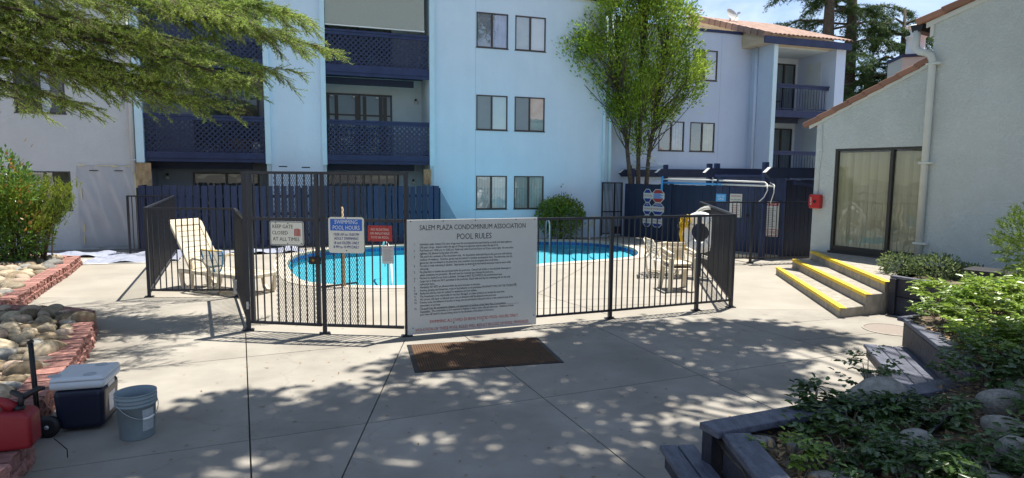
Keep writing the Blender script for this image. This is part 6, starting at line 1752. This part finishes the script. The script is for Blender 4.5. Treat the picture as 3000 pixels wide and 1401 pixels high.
def conifer_branches(limbs, n2, len2, n3, len3, needles, nl, nw, droop, seed, spread=1.0, start=.15):
    """limbs: list of polylines. returns twig segments and needle bases / directions"""
    r_ = np.random.default_rng(seed); NP_, ND, tw = [], [], []
    for ln in limbs:
        ln = [np.array(p, float) for p in ln]
        seg = [np.linalg.norm(ln[i + 1] - ln[i]) for i in range(len(ln) - 1)]; tot = sum(seg)
        def at(s):
            for i, l in enumerate(seg):
                if s <= l or i == len(seg) - 1: return ln[i] + (ln[i + 1] - ln[i]) * min(1, s / l), unit(ln[i + 1] - ln[i])
                s -= l
        m = max(3, int(n2 * tot))
        for k in range(m):
            f = start + (1 - start) * (k + r_.random()) / m
            p, d = at(f * tot)
            side = np.cross(d, [0, 0, 1]); side = unit(side) * (1 if r_.random() < .5 else -1)
            l2 = len2 * (1 - .55 * f) * r_.uniform(.6, 1.25)
            d2 = unit(d * r_.uniform(.35, .95) + side * r_.uniform(.3, 1.0) * spread + np.array([0, 0, r_.uniform(-.35, .25)]))
            prev = p; q = p; path = [p]
            ns = 5
            for s in range(ns):
                d2 = unit(d2 + np.array([0, 0, -droop * (.4 + s * .25)]) + r_.normal(size=3) * .05)
                q = q + d2 * l2 / ns; path.append(q)
                for t in range(n3):
                    b = prev + (q - prev) * r_.random()
                    s3 = unit(np.cross(d2, [0, 0, 1])) * (1 if r_.random() < .5 else -1)
                    d3 = unit(d2 * r_.uniform(.5, 1.1) + s3 * r_.uniform(.2, .8) + np.array([0, 0, r_.uniform(-.3, .3) - droop * .5]))
                    l3 = len3 * r_.uniform(.5, 1.2)
                    tw.append((b, b + d3 * l3))
                    tt = r_.random(needles) ** .9
                    NP_.append(b + d3 * l3 * tt[:, None])
                    rv = r_.normal(size=(needles, 3)); ND.append(unit(d3 * .55 + unit(rv) * .9))
                prev = q
            tw.append((path[0], path[3])); tw.append((path[3], path[-1]))
    return np.concatenate(NP_), np.concatenate(ND), tw

def twigs(name, tw, r, mat_, parent, sides=3):
    V, F = [], []
    A = np.array([t[0] for t in tw]); B = np.array([t[1] for t in tw]); d = unit(B - A)
    s = unit(np.cross(d, np.array([.3, .2, 1.]))); u = np.cross(s, d); n = len(A)
    ring = []
    for k in range(3):
        a = 2 * math.pi * k / 3; o = (s * math.cos(a) + u * math.sin(a)) * r
        ring.append((A + o, B + o * .4))
    V = np.stack([ring[0][0], ring[1][0], ring[2][0], ring[0][1], ring[1][1], ring[2][1]], 1).reshape(-1, 3)
    b0 = np.arange(n)[:, None] * 6
    F = np.concatenate([b0 + np.array(q) for q in ([0, 1, 4, 3], [1, 2, 5, 4], [2, 0, 3, 5])], 0)
    return link(name, np_mesh(name, V, F), mat_, parent)

# ---- big cedar on the left: trunk outside the frame, limbs reaching in
cd = thing('cedar_tree', (-12.2, 6.6, 0), 'large cedar whose drooping needled limbs hang into the upper left of the view', 'tree')
MB().tube([(-12.2, 6.6, 0), (-12.25, 6.65, 3), (-12.2, 6.7, 9), (-12.1, 6.7, 15)], [.38, .32, .24, .1], 14).build('trunk', M_bark, cd)
TR = (-12.2, 6.65)
limbs = [
 [(*TR, 4.1), (-8.7, 8.3, 3.9), (-6.2, 9.1, 3.5), (-4.7, 9.3, 3.2), (-4.2, 9.3, 3.1)],
 [(*TR, 4.2), (-8.6, 8.2, 4.1), (-6.0, 8.9, 3.75), (-4.4, 9.1, 3.45), (-3.6, 9.1, 3.35)],
 [(*TR, 4.4), (-8.6, 8.4, 4.35), (-5.8, 9.2, 4.1), (-4.1, 9.4, 3.8), (-3.2, 9.4, 3.65)],
 [(*TR, 4.9), (-8.7, 8.0, 5.0), (-5.6, 8.7, 4.75), (-3.9, 8.9, 4.35), (-3.1, 8.9, 4.1)],
 [(*TR, 4.5), (-9.0, 7.9, 4.5), (-6.4, 8.6, 4.25), (-4.5, 8.9, 3.85)],
 [(*TR, 4.2), (-9.2, 8.2, 4.1), (-7.0, 8.9, 3.95), (-5.4, 9.2, 3.5)],
 [(*TR, 4.6), (-9.0, 8.8, 4.7), (-6.8, 9.6, 4.5), (-4.6, 10.0, 4.1)],
 [(*TR, 4.7), (-8.9, 8.4, 4.9), (-6.0, 9.4, 4.85), (-3.6, 9.7, 4.6), (-2.9, 9.7, 4.5)],
 [(*TR, 4.6), (-8.5, 8.3, 4.75), (-5.2, 9.2, 4.55), (-3.3, 9.4, 4.15), (-2.55, 9.4, 3.98)],
 [(*TR, 4.3), (-8.5, 8.0, 4.2), (-5.4, 8.8, 3.9), (-3.6, 9.0, 3.45)],
 [(*TR, 4.0), (-8.4, 8.2, 3.85), (-6.3, 9.0, 3.65), (-4.75, 9.2, 3.35)],
 [(*TR, 5.2), (-8.6, 8.6, 5.2), (-5.4, 9.6, 4.95), (-3.2, 9.8, 4.55)],
 [(*TR, 4.0), (-9.2, 8.4, 3.8), (-7.6, 9.2, 3.5), (-6.4, 9.5, 3.15)],
 [(*TR, 3.9), (-9.6, 9.0, 3.75), (-8.4, 9.8, 3.45), (-7.6, 10.2, 3.2)],
 [(*TR, 5.6), (-9.0, 9.4, 5.5), (-6.4, 10.6, 5.3), (-4.2, 11.0, 4.9)],
 [(*TR, 5.4), (-8.8, 7.3, 5.5), (-5.7, 7.7, 5.2), (-3.4, 7.8, 4.8)],
 [(*TR, 5.3), (-8.4, 7.1, 5.5), (-5.2, 7.4, 5.25), (-2.7, 7.6, 4.9)],
 [(*TR, 5.1), (-8.0, 6.3, 5.4), (-5.0, 6.5, 5.3), (-2.9, 6.8, 5.0)],
 [(*TR, 5.3), (-8.2, 7.7, 5.5), (-5.0, 8.0, 5.3), (-3.0, 8.1, 4.95)],
 [(*TR, 5.2), (-8.6, 6.8, 5.4), (-5.6, 7.0, 5.2), (-3.3, 7.1, 4.8)],
 [(*TR, 5.5), (-8.6, 7.9, 5.6), (-5.2, 8.3, 5.3), (-2.9, 8.4, 4.9)],
 [(*TR, 4.8), (-8.8, 7.4, 4.8), (-6.3, 7.7, 4.45), (-4.6, 7.9, 4.1)],
 [(*TR, 5.8), (-8.4, 6.6, 6.0), (-5.3, 6.4, 5.6), (-3.0, 6.3, 5.0)],
 [(*TR, 6.2), (-8.4, 5.8, 6.6), (-5.3, 5.4, 6.3), (-2.6, 5.3, 5.6)],
 [(*TR, 5.4), (-8.0, 5.0, 5.6), (-4.9, 4.5, 5.3), (-2.6, 4.8, 4.8)],
 [(*TR, 5.9), (-9.3, 8.0, 6.0), (-7.0, 9.0, 5.7), (-5.2, 9.6, 5.3)],
 [(*TR, 4.4), (-9.0, 7.6, 4.3), (-7.3, 8.3, 4.0), (-6.1, 8.6, 3.7)],
]
limbs = [[(TR[0] + (x - TR[0]) * .965, y, z) for x, y, z in l] for l in limbs]
for i, l in enumerate(limbs):
    MB().tube(l, [.075, .045, .024, .010] + ([.005] if len(l) > 4 else []), 7).build('limb', M_bark, cd)
NPt, NDr, tw = conifer_branches(limbs, 4.8, 1.15, 4, .24, 28, .05, .006, .07, 3, .9, .12)
NPb, NDb, twb = conifer_branches(limbs[:13], 4.0, .9, 5, .22, 28, .05, .006, .10, 8, 1.0, .45)
NPt = np.concatenate([NPt, NPb]); NDr = np.concatenate([NDr, NDb]); tw = tw + twb
leaves('foliage', NPt, NDr, nprnd.uniform(.022, .05, len(NPt)), .0075, M_cedar, cd, shape='needle')
twigs('twig', tw, .0055, M_barkg, cd)

# ---- deodars behind the second block
def deodar(x, y, h, lab, seed, nl=34, reach=4.6):
    t_ = thing('deodar_tree', (x, y, 0), lab, 'tree', None); r_ = random.Random(seed)
    MB().tube([(x, y, 0), (x + .1, y, h * .5), (x, y, h)], [.42, .3, .05], 10).build('trunk', M_bark, t_)
    L_ = []
    for i in range(nl):
        z = 2.5 + (h - 3.0) * (i + r_.random()) / nl; a = r_.uniform(0, 6.28); rr = reach * (1 - .72 * (z / h) ** 1.6) * r_.uniform(.75, 1.1)
        dx, dy = math.cos(a), math.sin(a)
        L_.append([(x, y, z), (x + dx * rr * .5, y + dy * rr * .5, z + .25), (x + dx * rr * .85, y + dy * rr * .85, z + .02), (x + dx * rr, y + dy * rr, z - .35)])
        MB_ = limbsmesh; MB_.tube(L_[-1], [.07, .045, .02, .008], 5)
    P, D, tw = conifer_branches(L_, 5.0, 1.25, 3, .42, 16, .1, .02, .16, seed, 1.0, .12)
    leaves('foliage', P, D, nprnd.uniform(.09, .16, len(P)), .028, M_conifer, t_, shape='needle')
    return t_
limbsmesh = MB(); t_ = deodar(15.9, 32.5, 17, 'tall dark conifer behind the tiled roof, its left branches open to the sky', 21); limbsmesh.build('limbs', M_bark, t_)
limbsmesh = MB(); t_ = deodar(17.6, 33.5, 16.5, 'second dark conifer behind the tiled roof, reaching to the chimney', 22, 36); limbsmesh.build('limbs', M_bark, t_)
limbsmesh = MB(); t_ = deodar(19.2, 31.5, 10.4, 'lower bushy conifer directly behind the clubhouse chimney', 23, 30, 3.4); limbsmesh.build('limbs', M_bark, t_)

# ---- vase shaped green tree by the blue wall: stems rise behind the enclosure boards, crown leans towards the pool
vb = FA.p(11.25, 19.95, 0); vt = thing('ornamental_tree', vb, 'vase shaped bright green tree in front of the blue walls', 'tree'); r_ = random.Random(77)
stems = MB(); P, D = [], []
ENV = [(2.6, .1), (3.2, .25), (4.0, .75), (4.8, 1.55), (5.6, 2.25), (6.3, 2.35), (7.0, 2.05), (7.8, 1.6), (8.6, 1.15), (9.3, .5)]
def env(z):
    for (z0_, a0_), (z1_, a1_) in zip(ENV, ENV[1:]):
        if z0_ <= z <= z1_: return a0_ + (a1_ - a0_) * (z - z0_) / (z1_ - z0_)
    return 0
def axis(z): return Vector(FA.p(11.2 - .06 * z, 19.9 - .115 * min(z, 7), z))
MS = []
for dt, dn, tt in ((-.22, .0, -.5), (.02, .05, .0), (.26, -.05, .5)):
    b = Vector(FA.p(11.25 + dt, 19.95 + dn, 0)); m_ = axis(2.9) + Vector((tt * .75, 0, 0)); e = axis(6.2) + Vector((tt * 1.6, 0, 0))
    stems.tube([b, b.lerp(m_, .55) + Vector((.03 - tt * .1, 0, 0)), m_, m_.lerp(e, .5), e], [.10, .085, .07, .045, .02], 8); MS.append((m_, e))
for i in range(640):
    z = 2.9 + 6.2 * r_.random() ** .85; R_ = env(z)
    if R_ < .1 or r_.random() > min(1, .12 + (z - 2.9) / 1.9): continue
    a = r_.uniform(0, 6.283); q = r_.random() ** .42
    if q > .5 and math.sin(2.1 * a + 1.3 * z) * math.sin(1.9 * z - a + 1) > .42: continue
    lump = 1 + .13 * math.sin(3 * a + z * 1.7) + .10 * math.sin(5 * a - z * 2.3)
    o = Vector((math.cos(a) * R_ * q * lump, math.sin(a) * R_ * q * .38, 0)); c = axis(z) + o
    out = Vector((o.x, o.y, 0)) / max(R_, .2); d = (out * .55 + Vector((r_.gauss(0, .12), r_.gauss(0, .12), 1))).normalized()
    L_ = r_.uniform(.45, .95); tip = c + d * L_ * .5; base = c - d * L_ * .6
    m_, e = min(MS, key=lambda s_: (s_[0].lerp(s_[1], .4) - c).length); k0 = m_.lerp(e, max(0, min(1, (base.z - 1.2 - m_.z) / 3.2)))
    if i % 2 == 0: stems.tube([k0, k0.lerp(base, .6) + Vector((0, 0, -.12)), base, tip], [.022, .014, .009, .004], 4)
    dens = 72 if z > 4.2 else 34
    for k in range(dens):
        f = r_.random() ** .7; w_ = .15 * (1 - .6 * f) + .03
        pp = base.lerp(tip, f) + Vector((r_.gauss(0, w_), r_.gauss(0, w_), r_.gauss(0, .06)))
        sd_ = pp - base.lerp(tip, f)
        P.append(pp); D.append(sd_ * 3.2 + d * .6 + Vector((r_.gauss(0, .25), r_.gauss(0, .25), r_.gauss(0, .2))))
stems.build('trunk', M_bark, vt)
leaves('foliage', P, D, nprnd.uniform(.08, .14, len(P)), nprnd.uniform(.04, .06, len(P)), M_leaf, vt)
print('vase tree leaves', len(P))

# ---- tall shade tree, mostly out of view: its crown over the yard throws the dappled shade
cn = thing('shade_tree', (7.25, 5.4, .4), 'tall broadleaf shade tree whose crown hangs high over the plaza', 'tree')
MB().tube([(7.25, 5.4, .3), (7.2, 5.5, 4), (6.9, 5.9, 8.5)], [.34, .27, .2], 12).build('trunk', M_bark, cn)
k_ = 1 / math.tan(R(SUN_EL)); sx_, sy_ = math.cos(R(SUN_AZ)) * k_, math.sin(R(SUN_AZ)) * k_
rc = np.random.default_rng(31)
CL = []   # crown masses: ground shadow centre, radii, clumps
for cx, cy, rx, ry, n in ((.3, 4.3, 4.2, 1.05, 96), (.35, 6.4, 1.6, 1.5, 62), (1.9, 6.9, 1.3, 1.0, 42), (-3.6, 4.4, 1.1, .7, 46), (2.6, 8.3, 1.5, .5, 20), (-1.9, 5.2, 1.1, .6, 24), (1.0, 2.2, 6, 1.3, 110), (2.4, 3.6, 1.6, .9, 50), (3.7, 8.2, .8, .5, 12), (.9, 8.0, .5, .5, 7)):
    for i in range(n):
        a = rc.uniform(0, 6.28); q = math.sqrt(rc.random()) * 1.0
        CL.append((cx + rx * q * math.cos(a), cy + ry * q * math.sin(a), rc.uniform(9.0, 12.5)))
P, D = [], []
for x, y, z in CL:
    n = 56; g = rc.normal(size=(n, 3)) * [.19, .19, .3]
    b = np.array([x + sx_ * z, y + sy_ * z, z]) + g; P.append(b); D.append(rc.normal(size=(n, 3)) * [1, 1, .45])
P = np.concatenate(P); D = np.concatenate(D)
leaves('crown', P, D, rc.uniform(.13, .22, len(P)), rc.uniform(.10, .15, len(P)), M_canopy, cn, up=np.tile([0, 0, 1.], (len(P), 1)) + rc.normal(size=(len(P), 3)) * .5)
mb = MB()
for i in range(0, len(CL), 7):
    x, y, z = CL[i]; e = Vector((x + sx_ * z, y + sy_ * z, z)); s0 = Vector((6.9, 5.9, 8.5))
    m_ = s0.lerp(e, .5) + Vector((0, 0, .6)); mb.tube([s0, m_, e], [.07, .035, .008], 5)
mb.build('limb', M_bark, cn)

# ---- shrubs
def leafball(name, loc, lab, cat, blobs, n, L, Wd, m_, stems_=None, shape='leaf', upb=.5, fold=.25, group=None, smat=None):
    t_ = thing(name, loc, lab, cat, group); P, D = [], []
    tot = sum(b[3] * b[4] * b[5] for b in blobs)
    for cx, cy, cz, rx, ry, rz in blobs:
        k = int(n * rx * ry * rz / tot); d = unit(nprnd.normal(size=(k, 3))); q = nprnd.random(k) ** .33; q = q * .75 + .25
        P.append(np.array([cx, cy, cz]) + d * q[:, None] * [rx, ry, rz] * (1 + .12 * np.sin(5 * d[:, :1] + 3 * d[:, 1:2] * 2))); D.append(d + [0, 0, upb] + nprnd.normal(size=(k, 3)) * .45)
    P = np.concatenate(P); D = np.concatenate(D); n_ = len(P)
    leaves('foliage', P, D, nprnd.uniform(.7, 1.2, n_) * L, nprnd.uniform(.8, 1.2, n_) * Wd, m_, t_, shape=shape, fold=fold)
    if stems_:
        mb = MB()
        for a, b in stems_: mb.tube([a, (Vector(a) + Vector(b)) / 2 + Vector((rnd.uniform(-.05, .05), rnd.uniform(-.05, .05), 0)), b], [.018, .014, .008], 5)
        mb.build('stem', smat or M_bark, t_)
    return t_
# photinia at the left edge
b0 = (-11.10, 13.2, .15)
ph = leafball('photinia_shrub', b0, 'glossy dark green shrub with copper coloured tips at the left edge', 'shrub',
    [(-10.70, 13.1, 1.0, .75, .8, .95), (-10.40, 13.0, 1.7, .5, .5, .5), (-10.80, 13.2, 2.0, .45, .5, .55), (-10.30, 13.0, .75, .5, .5, .6)], 5200, .10, .045, M_gloss, [((-10.80, 13.2, .1), (-10.50, 13.0, 1.6)), ((-10.85, 13.2, .1), (-10.80, 13.1, 2.1)), ((-10.75, 13.2, .1), (-10.30, 13.0, 1.2))])
Pc = np.concatenate([np.array([-10.52, 12.9, 2.05]) + nprnd.normal(size=(60, 3)) * [.25, .2, .3], np.array([-10.07, 12.8, 1.55]) + nprnd.normal(size=(30, 3)) * [.12, .15, .35], np.array([-9.97, 12.8, 1.1]) + nprnd.normal(size=(24, 3)) * [.1, .15, .15]])
leaves('copper_tips', Pc, nprnd.normal(size=(len(Pc), 3)) * .5 + [.4, 0, .7], nprnd.uniform(.09, .14, len(Pc)), .045, M_redtip, ph, kind='stuff')
# juniper with bare stems
jn = thing('juniper_shrub', (-10.3, 13.3, .15), 'yellow green juniper on bare leaning stems in the far rock bed', 'shrub'); P, D = [], []; mb = MB(); r_ = random.Random(9)
for i in range(46):
    b = Vector((-10.55 + r_.uniform(-.45, .5), 13.25 + r_.uniform(-.25, .25), .16)); lean = (b.x + 10.55) * .7 + r_.uniform(.05, .35)
    hgt = r_.uniform(1.0, 1.65); t1 = Vector((b.x + lean, b.y + r_.uniform(-.35, .3), .16 + hgt)); m_ = b.lerp(t1, .55) + Vector((-.06, 0, .05))
    mb.tube([b, m_, t1], [.017, .012, .004], 4)
    for k in range(52):
        f = r_.uniform(.48, 1.08); c = m_.lerp(t1, (f - .5) * 2) if f > .5 else b.lerp(m_, f * 2)
        c = c + Vector((r_.gauss(0, .09), r_.gauss(0, .09), r_.gauss(0, .07))); dd = Vector((.25 + r_.gauss(0, .3), r_.gauss(0, .3), 1)).normalized()
        for s in range(16):
            P.append(c + dd * (.12 * s / 16)); D.append(dd * .9 + Vector((r_.gauss(0, .5), r_.gauss(0, .5), r_.gauss(0, .3))))
mb.build('stem', M_barkg, jn)
leaves('foliage', P, D, nprnd.uniform(.04, .075, len(P)), .013, M_juniper, jn, shape='needle')
# round bush by the blue wall
leafball('round_bush', (1.65, 20.9, 0), 'round yellow green bush clipped under the ground floor window', 'shrub', [(1.65, 21.0, .72, .78, .6, .72), (1.3, 20.9, .85, .45, .45, .45), (2.0, 20.95, .85, .45, .45, .42), (1.65, 20.9, 1.15, .35, .3, .3), (1.68, 20.95, 1.55, .07, .07, .32)], 4200, .085, .05, leafmat('lime_leaf', (.23, .29, .035), (.11, .17, .03), .35, .4, .4), [((1.65, 21.0, 0), (1.66, 20.95, 1.5))])
# soft conifer shrub at the right edge
P, D = [], []; r_ = np.random.default_rng(4)
d = unit(r_.normal(size=(420, 3))); c = np.array([6.25, 7.35, 1.36]) + d * [.38, .38, .42] * (r_.random((420, 1)) ** .3)
for i in range(420):
    dd = unit(d[i] + [0, 0, .5] + r_.normal(size=3) * .3); m_ = 26
    P.append(c[i] + dd * (r_.random((m_, 1)) * .13)); D.append(unit(dd * .8 + unit(r_.normal(size=(m_, 3))) * .8))
cs = thing('conifer_shrub', (6.25, 7.35, .5), 'soft light green conifer shrub at the right edge above the bin', 'shrub')
leaves('foliage', np.concatenate(P), np.concatenate(D), r_.uniform(.03, .06, 420 * 26), .009, leafmat('soft_needles', (.17, .25, .04), (.08, .15, .035), .3, .6, .35), cs, shape='needle')
MB().tube([(6.25, 7.35, .45), (6.25, 7.35, 1.3)], [.03, .02], 6).build('stem', M_bark, cs)
# grey green shrub behind the retaining wall
leafball('sage_shrub', (6.85, 10.3, .5), 'low pale green shrub behind the retaining wall by the landing', 'shrub', [(6.55, 10.45, .66, .28, .3, .20), (6.95, 10.1, .66, .38, .36, .22), (7.3, 9.85, .60, .26, .3, .16)], 2600, .05, .035, leafmat('sage_leaf', (.23, .29, .13), (.12, .17, .07), .3, .6, .4))

# ---- holly leaved ground shrubs of the raised bed
def holly(x, y, h, r, n, m_, lab, grp=None, L=.062, zb=None, seed=0):
    zb = mound_z(x, y) if zb is None else zb
    t_ = thing('holly_shrub', (x, y, zb), lab, 'shrub', grp); q = random.Random(seed + int(x * 100) + int(y * 10)); P, D, U = [], [], []; mb = MB()
    for i in range(n):
        a = q.uniform(0, 6.28); rr = r * math.sqrt(q.random()); tip = Vector((x + rr * math.cos(a), y + rr * math.sin(a), zb + h * q.uniform(.35, 1.0) * (1 - .35 * (rr / r) ** 2)))
        b = Vector((x + rr * .35 * math.cos(a), y + rr * .35 * math.sin(a), zb - .02))
        mb.tube([b, b.lerp(tip, .6) + Vector((0, 0, .03)), tip], [.005, .004, .003], 4)
        # pinnate sprays: a few rachises with paired leaves
        for k in range(3):
            az = a + q.uniform(-1.4, 1.4); rd = Vector((math.cos(az), math.sin(az), q.uniform(-.1, .6))).normalized(); sd_ = rd.cross(Vector((0, 0, 1))).normalized()
            rl = L * q.uniform(2.0, 3.2)
            for s in range(4):
                c = tip + rd * rl * (s + 1) / 4
                for sg in ((-1, 1) if s < 3 else (0,)):
                    P.append(c); D.append(rd * (.55 if sg else 1) + sd_ * sg * .9 + Vector((0, 0, q.uniform(-.25, .2)))); U.append((q.gauss(0, .35), q.gauss(0, .35), 1))
    mb.build('stem', M_barkg, t_)
    leaves('foliage', P, D, nprnd.uniform(.8, 1.25, len(P)) * L, nprnd.uniform(.8, 1.2, len(P)) * L * .62, m_, t_, up=U, shape='holly', fold=.18)
    return t_
SUNG = 'sunlit holly leaved shrubs of the far planter'; DKG = 'shaded holly leaved shrubs of the near planter'
for i, (x, y, h, r, n) in enumerate([(4.75, 5.95, .30, .40, 46), (5.2, 6.5, .34, .42, 46), (4.35, 5.35, .26, .36, 40), (5.35, 5.85, .36, .42, 46), (4.7, 5.1, .30, .40, 44), (5.0, 7.0, .25, .30, 28), (5.8, 6.6, .36, .42, 40), (4.1, 4.75, .22, .34, 36), (4.75, 4.6, .28, .4, 40), (5.4, 5.1, .32, .4, 40)]):
    holly(x, y, h, r, n, M_mahonia, 'bright green holly leaved shrub in the sunlit mass of the far planter', SUNG, .068, seed=i)
holly(4.55, 6.45, .14, .20, 16, M_mahonia, 'small pale green shrub spilling over the far planter corner', None, .052, seed=31)
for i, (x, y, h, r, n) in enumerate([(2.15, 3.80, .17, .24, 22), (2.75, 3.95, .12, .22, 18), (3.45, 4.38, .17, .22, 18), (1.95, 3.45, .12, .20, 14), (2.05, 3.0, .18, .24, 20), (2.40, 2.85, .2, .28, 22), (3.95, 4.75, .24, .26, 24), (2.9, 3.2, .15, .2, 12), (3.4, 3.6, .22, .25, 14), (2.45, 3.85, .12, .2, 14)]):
    holly(x, y, h, r, n, M_mahoniadk, 'holly leaved shrub of the near planter, leaves coloured darker for shade', DKG, .062, seed=50 + i)
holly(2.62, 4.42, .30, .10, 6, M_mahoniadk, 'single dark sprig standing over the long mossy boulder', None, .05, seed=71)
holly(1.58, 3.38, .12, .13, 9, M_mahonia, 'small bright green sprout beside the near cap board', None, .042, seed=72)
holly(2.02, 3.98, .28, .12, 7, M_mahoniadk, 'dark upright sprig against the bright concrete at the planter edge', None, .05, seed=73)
# litter of dry leaves and twigs
n = 6500; X = nprnd.uniform(1.35, 4.6, n); Yy = nprnd.uniform(2.6, 6.2, n)
keep = np.array([bedin(a, b) for a, b in zip(X, Yy)]); X, Yy = X[keep], Yy[keep]
P = np.stack([X, Yy, np.array([mound_z(a, b) for a, b in zip(X, Yy)]) + .015], 1)
lt = leaves('leaf_litter', P, nprnd.normal(size=(len(P), 3)) * [1, 1, .25], nprnd.uniform(.03, .07, len(P)), nprnd.uniform(.015, .035, len(P)), M_litter, None, up=np.tile([0, 0, 1.], (len(P), 1)) + nprnd.normal(size=(len(P), 3)) * .4, kind='stuff')
q = nprnd.normal(size=(420, 3)) * [1, 1, .12]; b = P[:420] + [0, 0, .02]
tw_ = twigs('dry_twigs', [(b[i], b[i] + unit(q[i]) * nprnd.uniform(.08, .3)) for i in range(420)], .003, M_barkg, None); tw_['kind'] = 'stuff'
# a few fallen leaves on the plaza
n = 260; X = nprnd.uniform(-4, 4, n); Yy = nprnd.uniform(4, 9, n); ok = np.array([not bedin(a, b) and a > -3 for a, b in zip(X, Yy)]); X, Yy = X[ok], Yy[ok]
leaves('fallen_leaves', np.stack([X, Yy, np.full(len(X), .006)], 1), np.stack([nprnd.normal(size=len(X)), nprnd.normal(size=len(X)), np.full(len(X), .05)], 1), nprnd.uniform(.02, .05, len(X)), .016, M_litter, None, up=np.tile([0, 0, 1.], (len(X), 1)), kind='stuff')
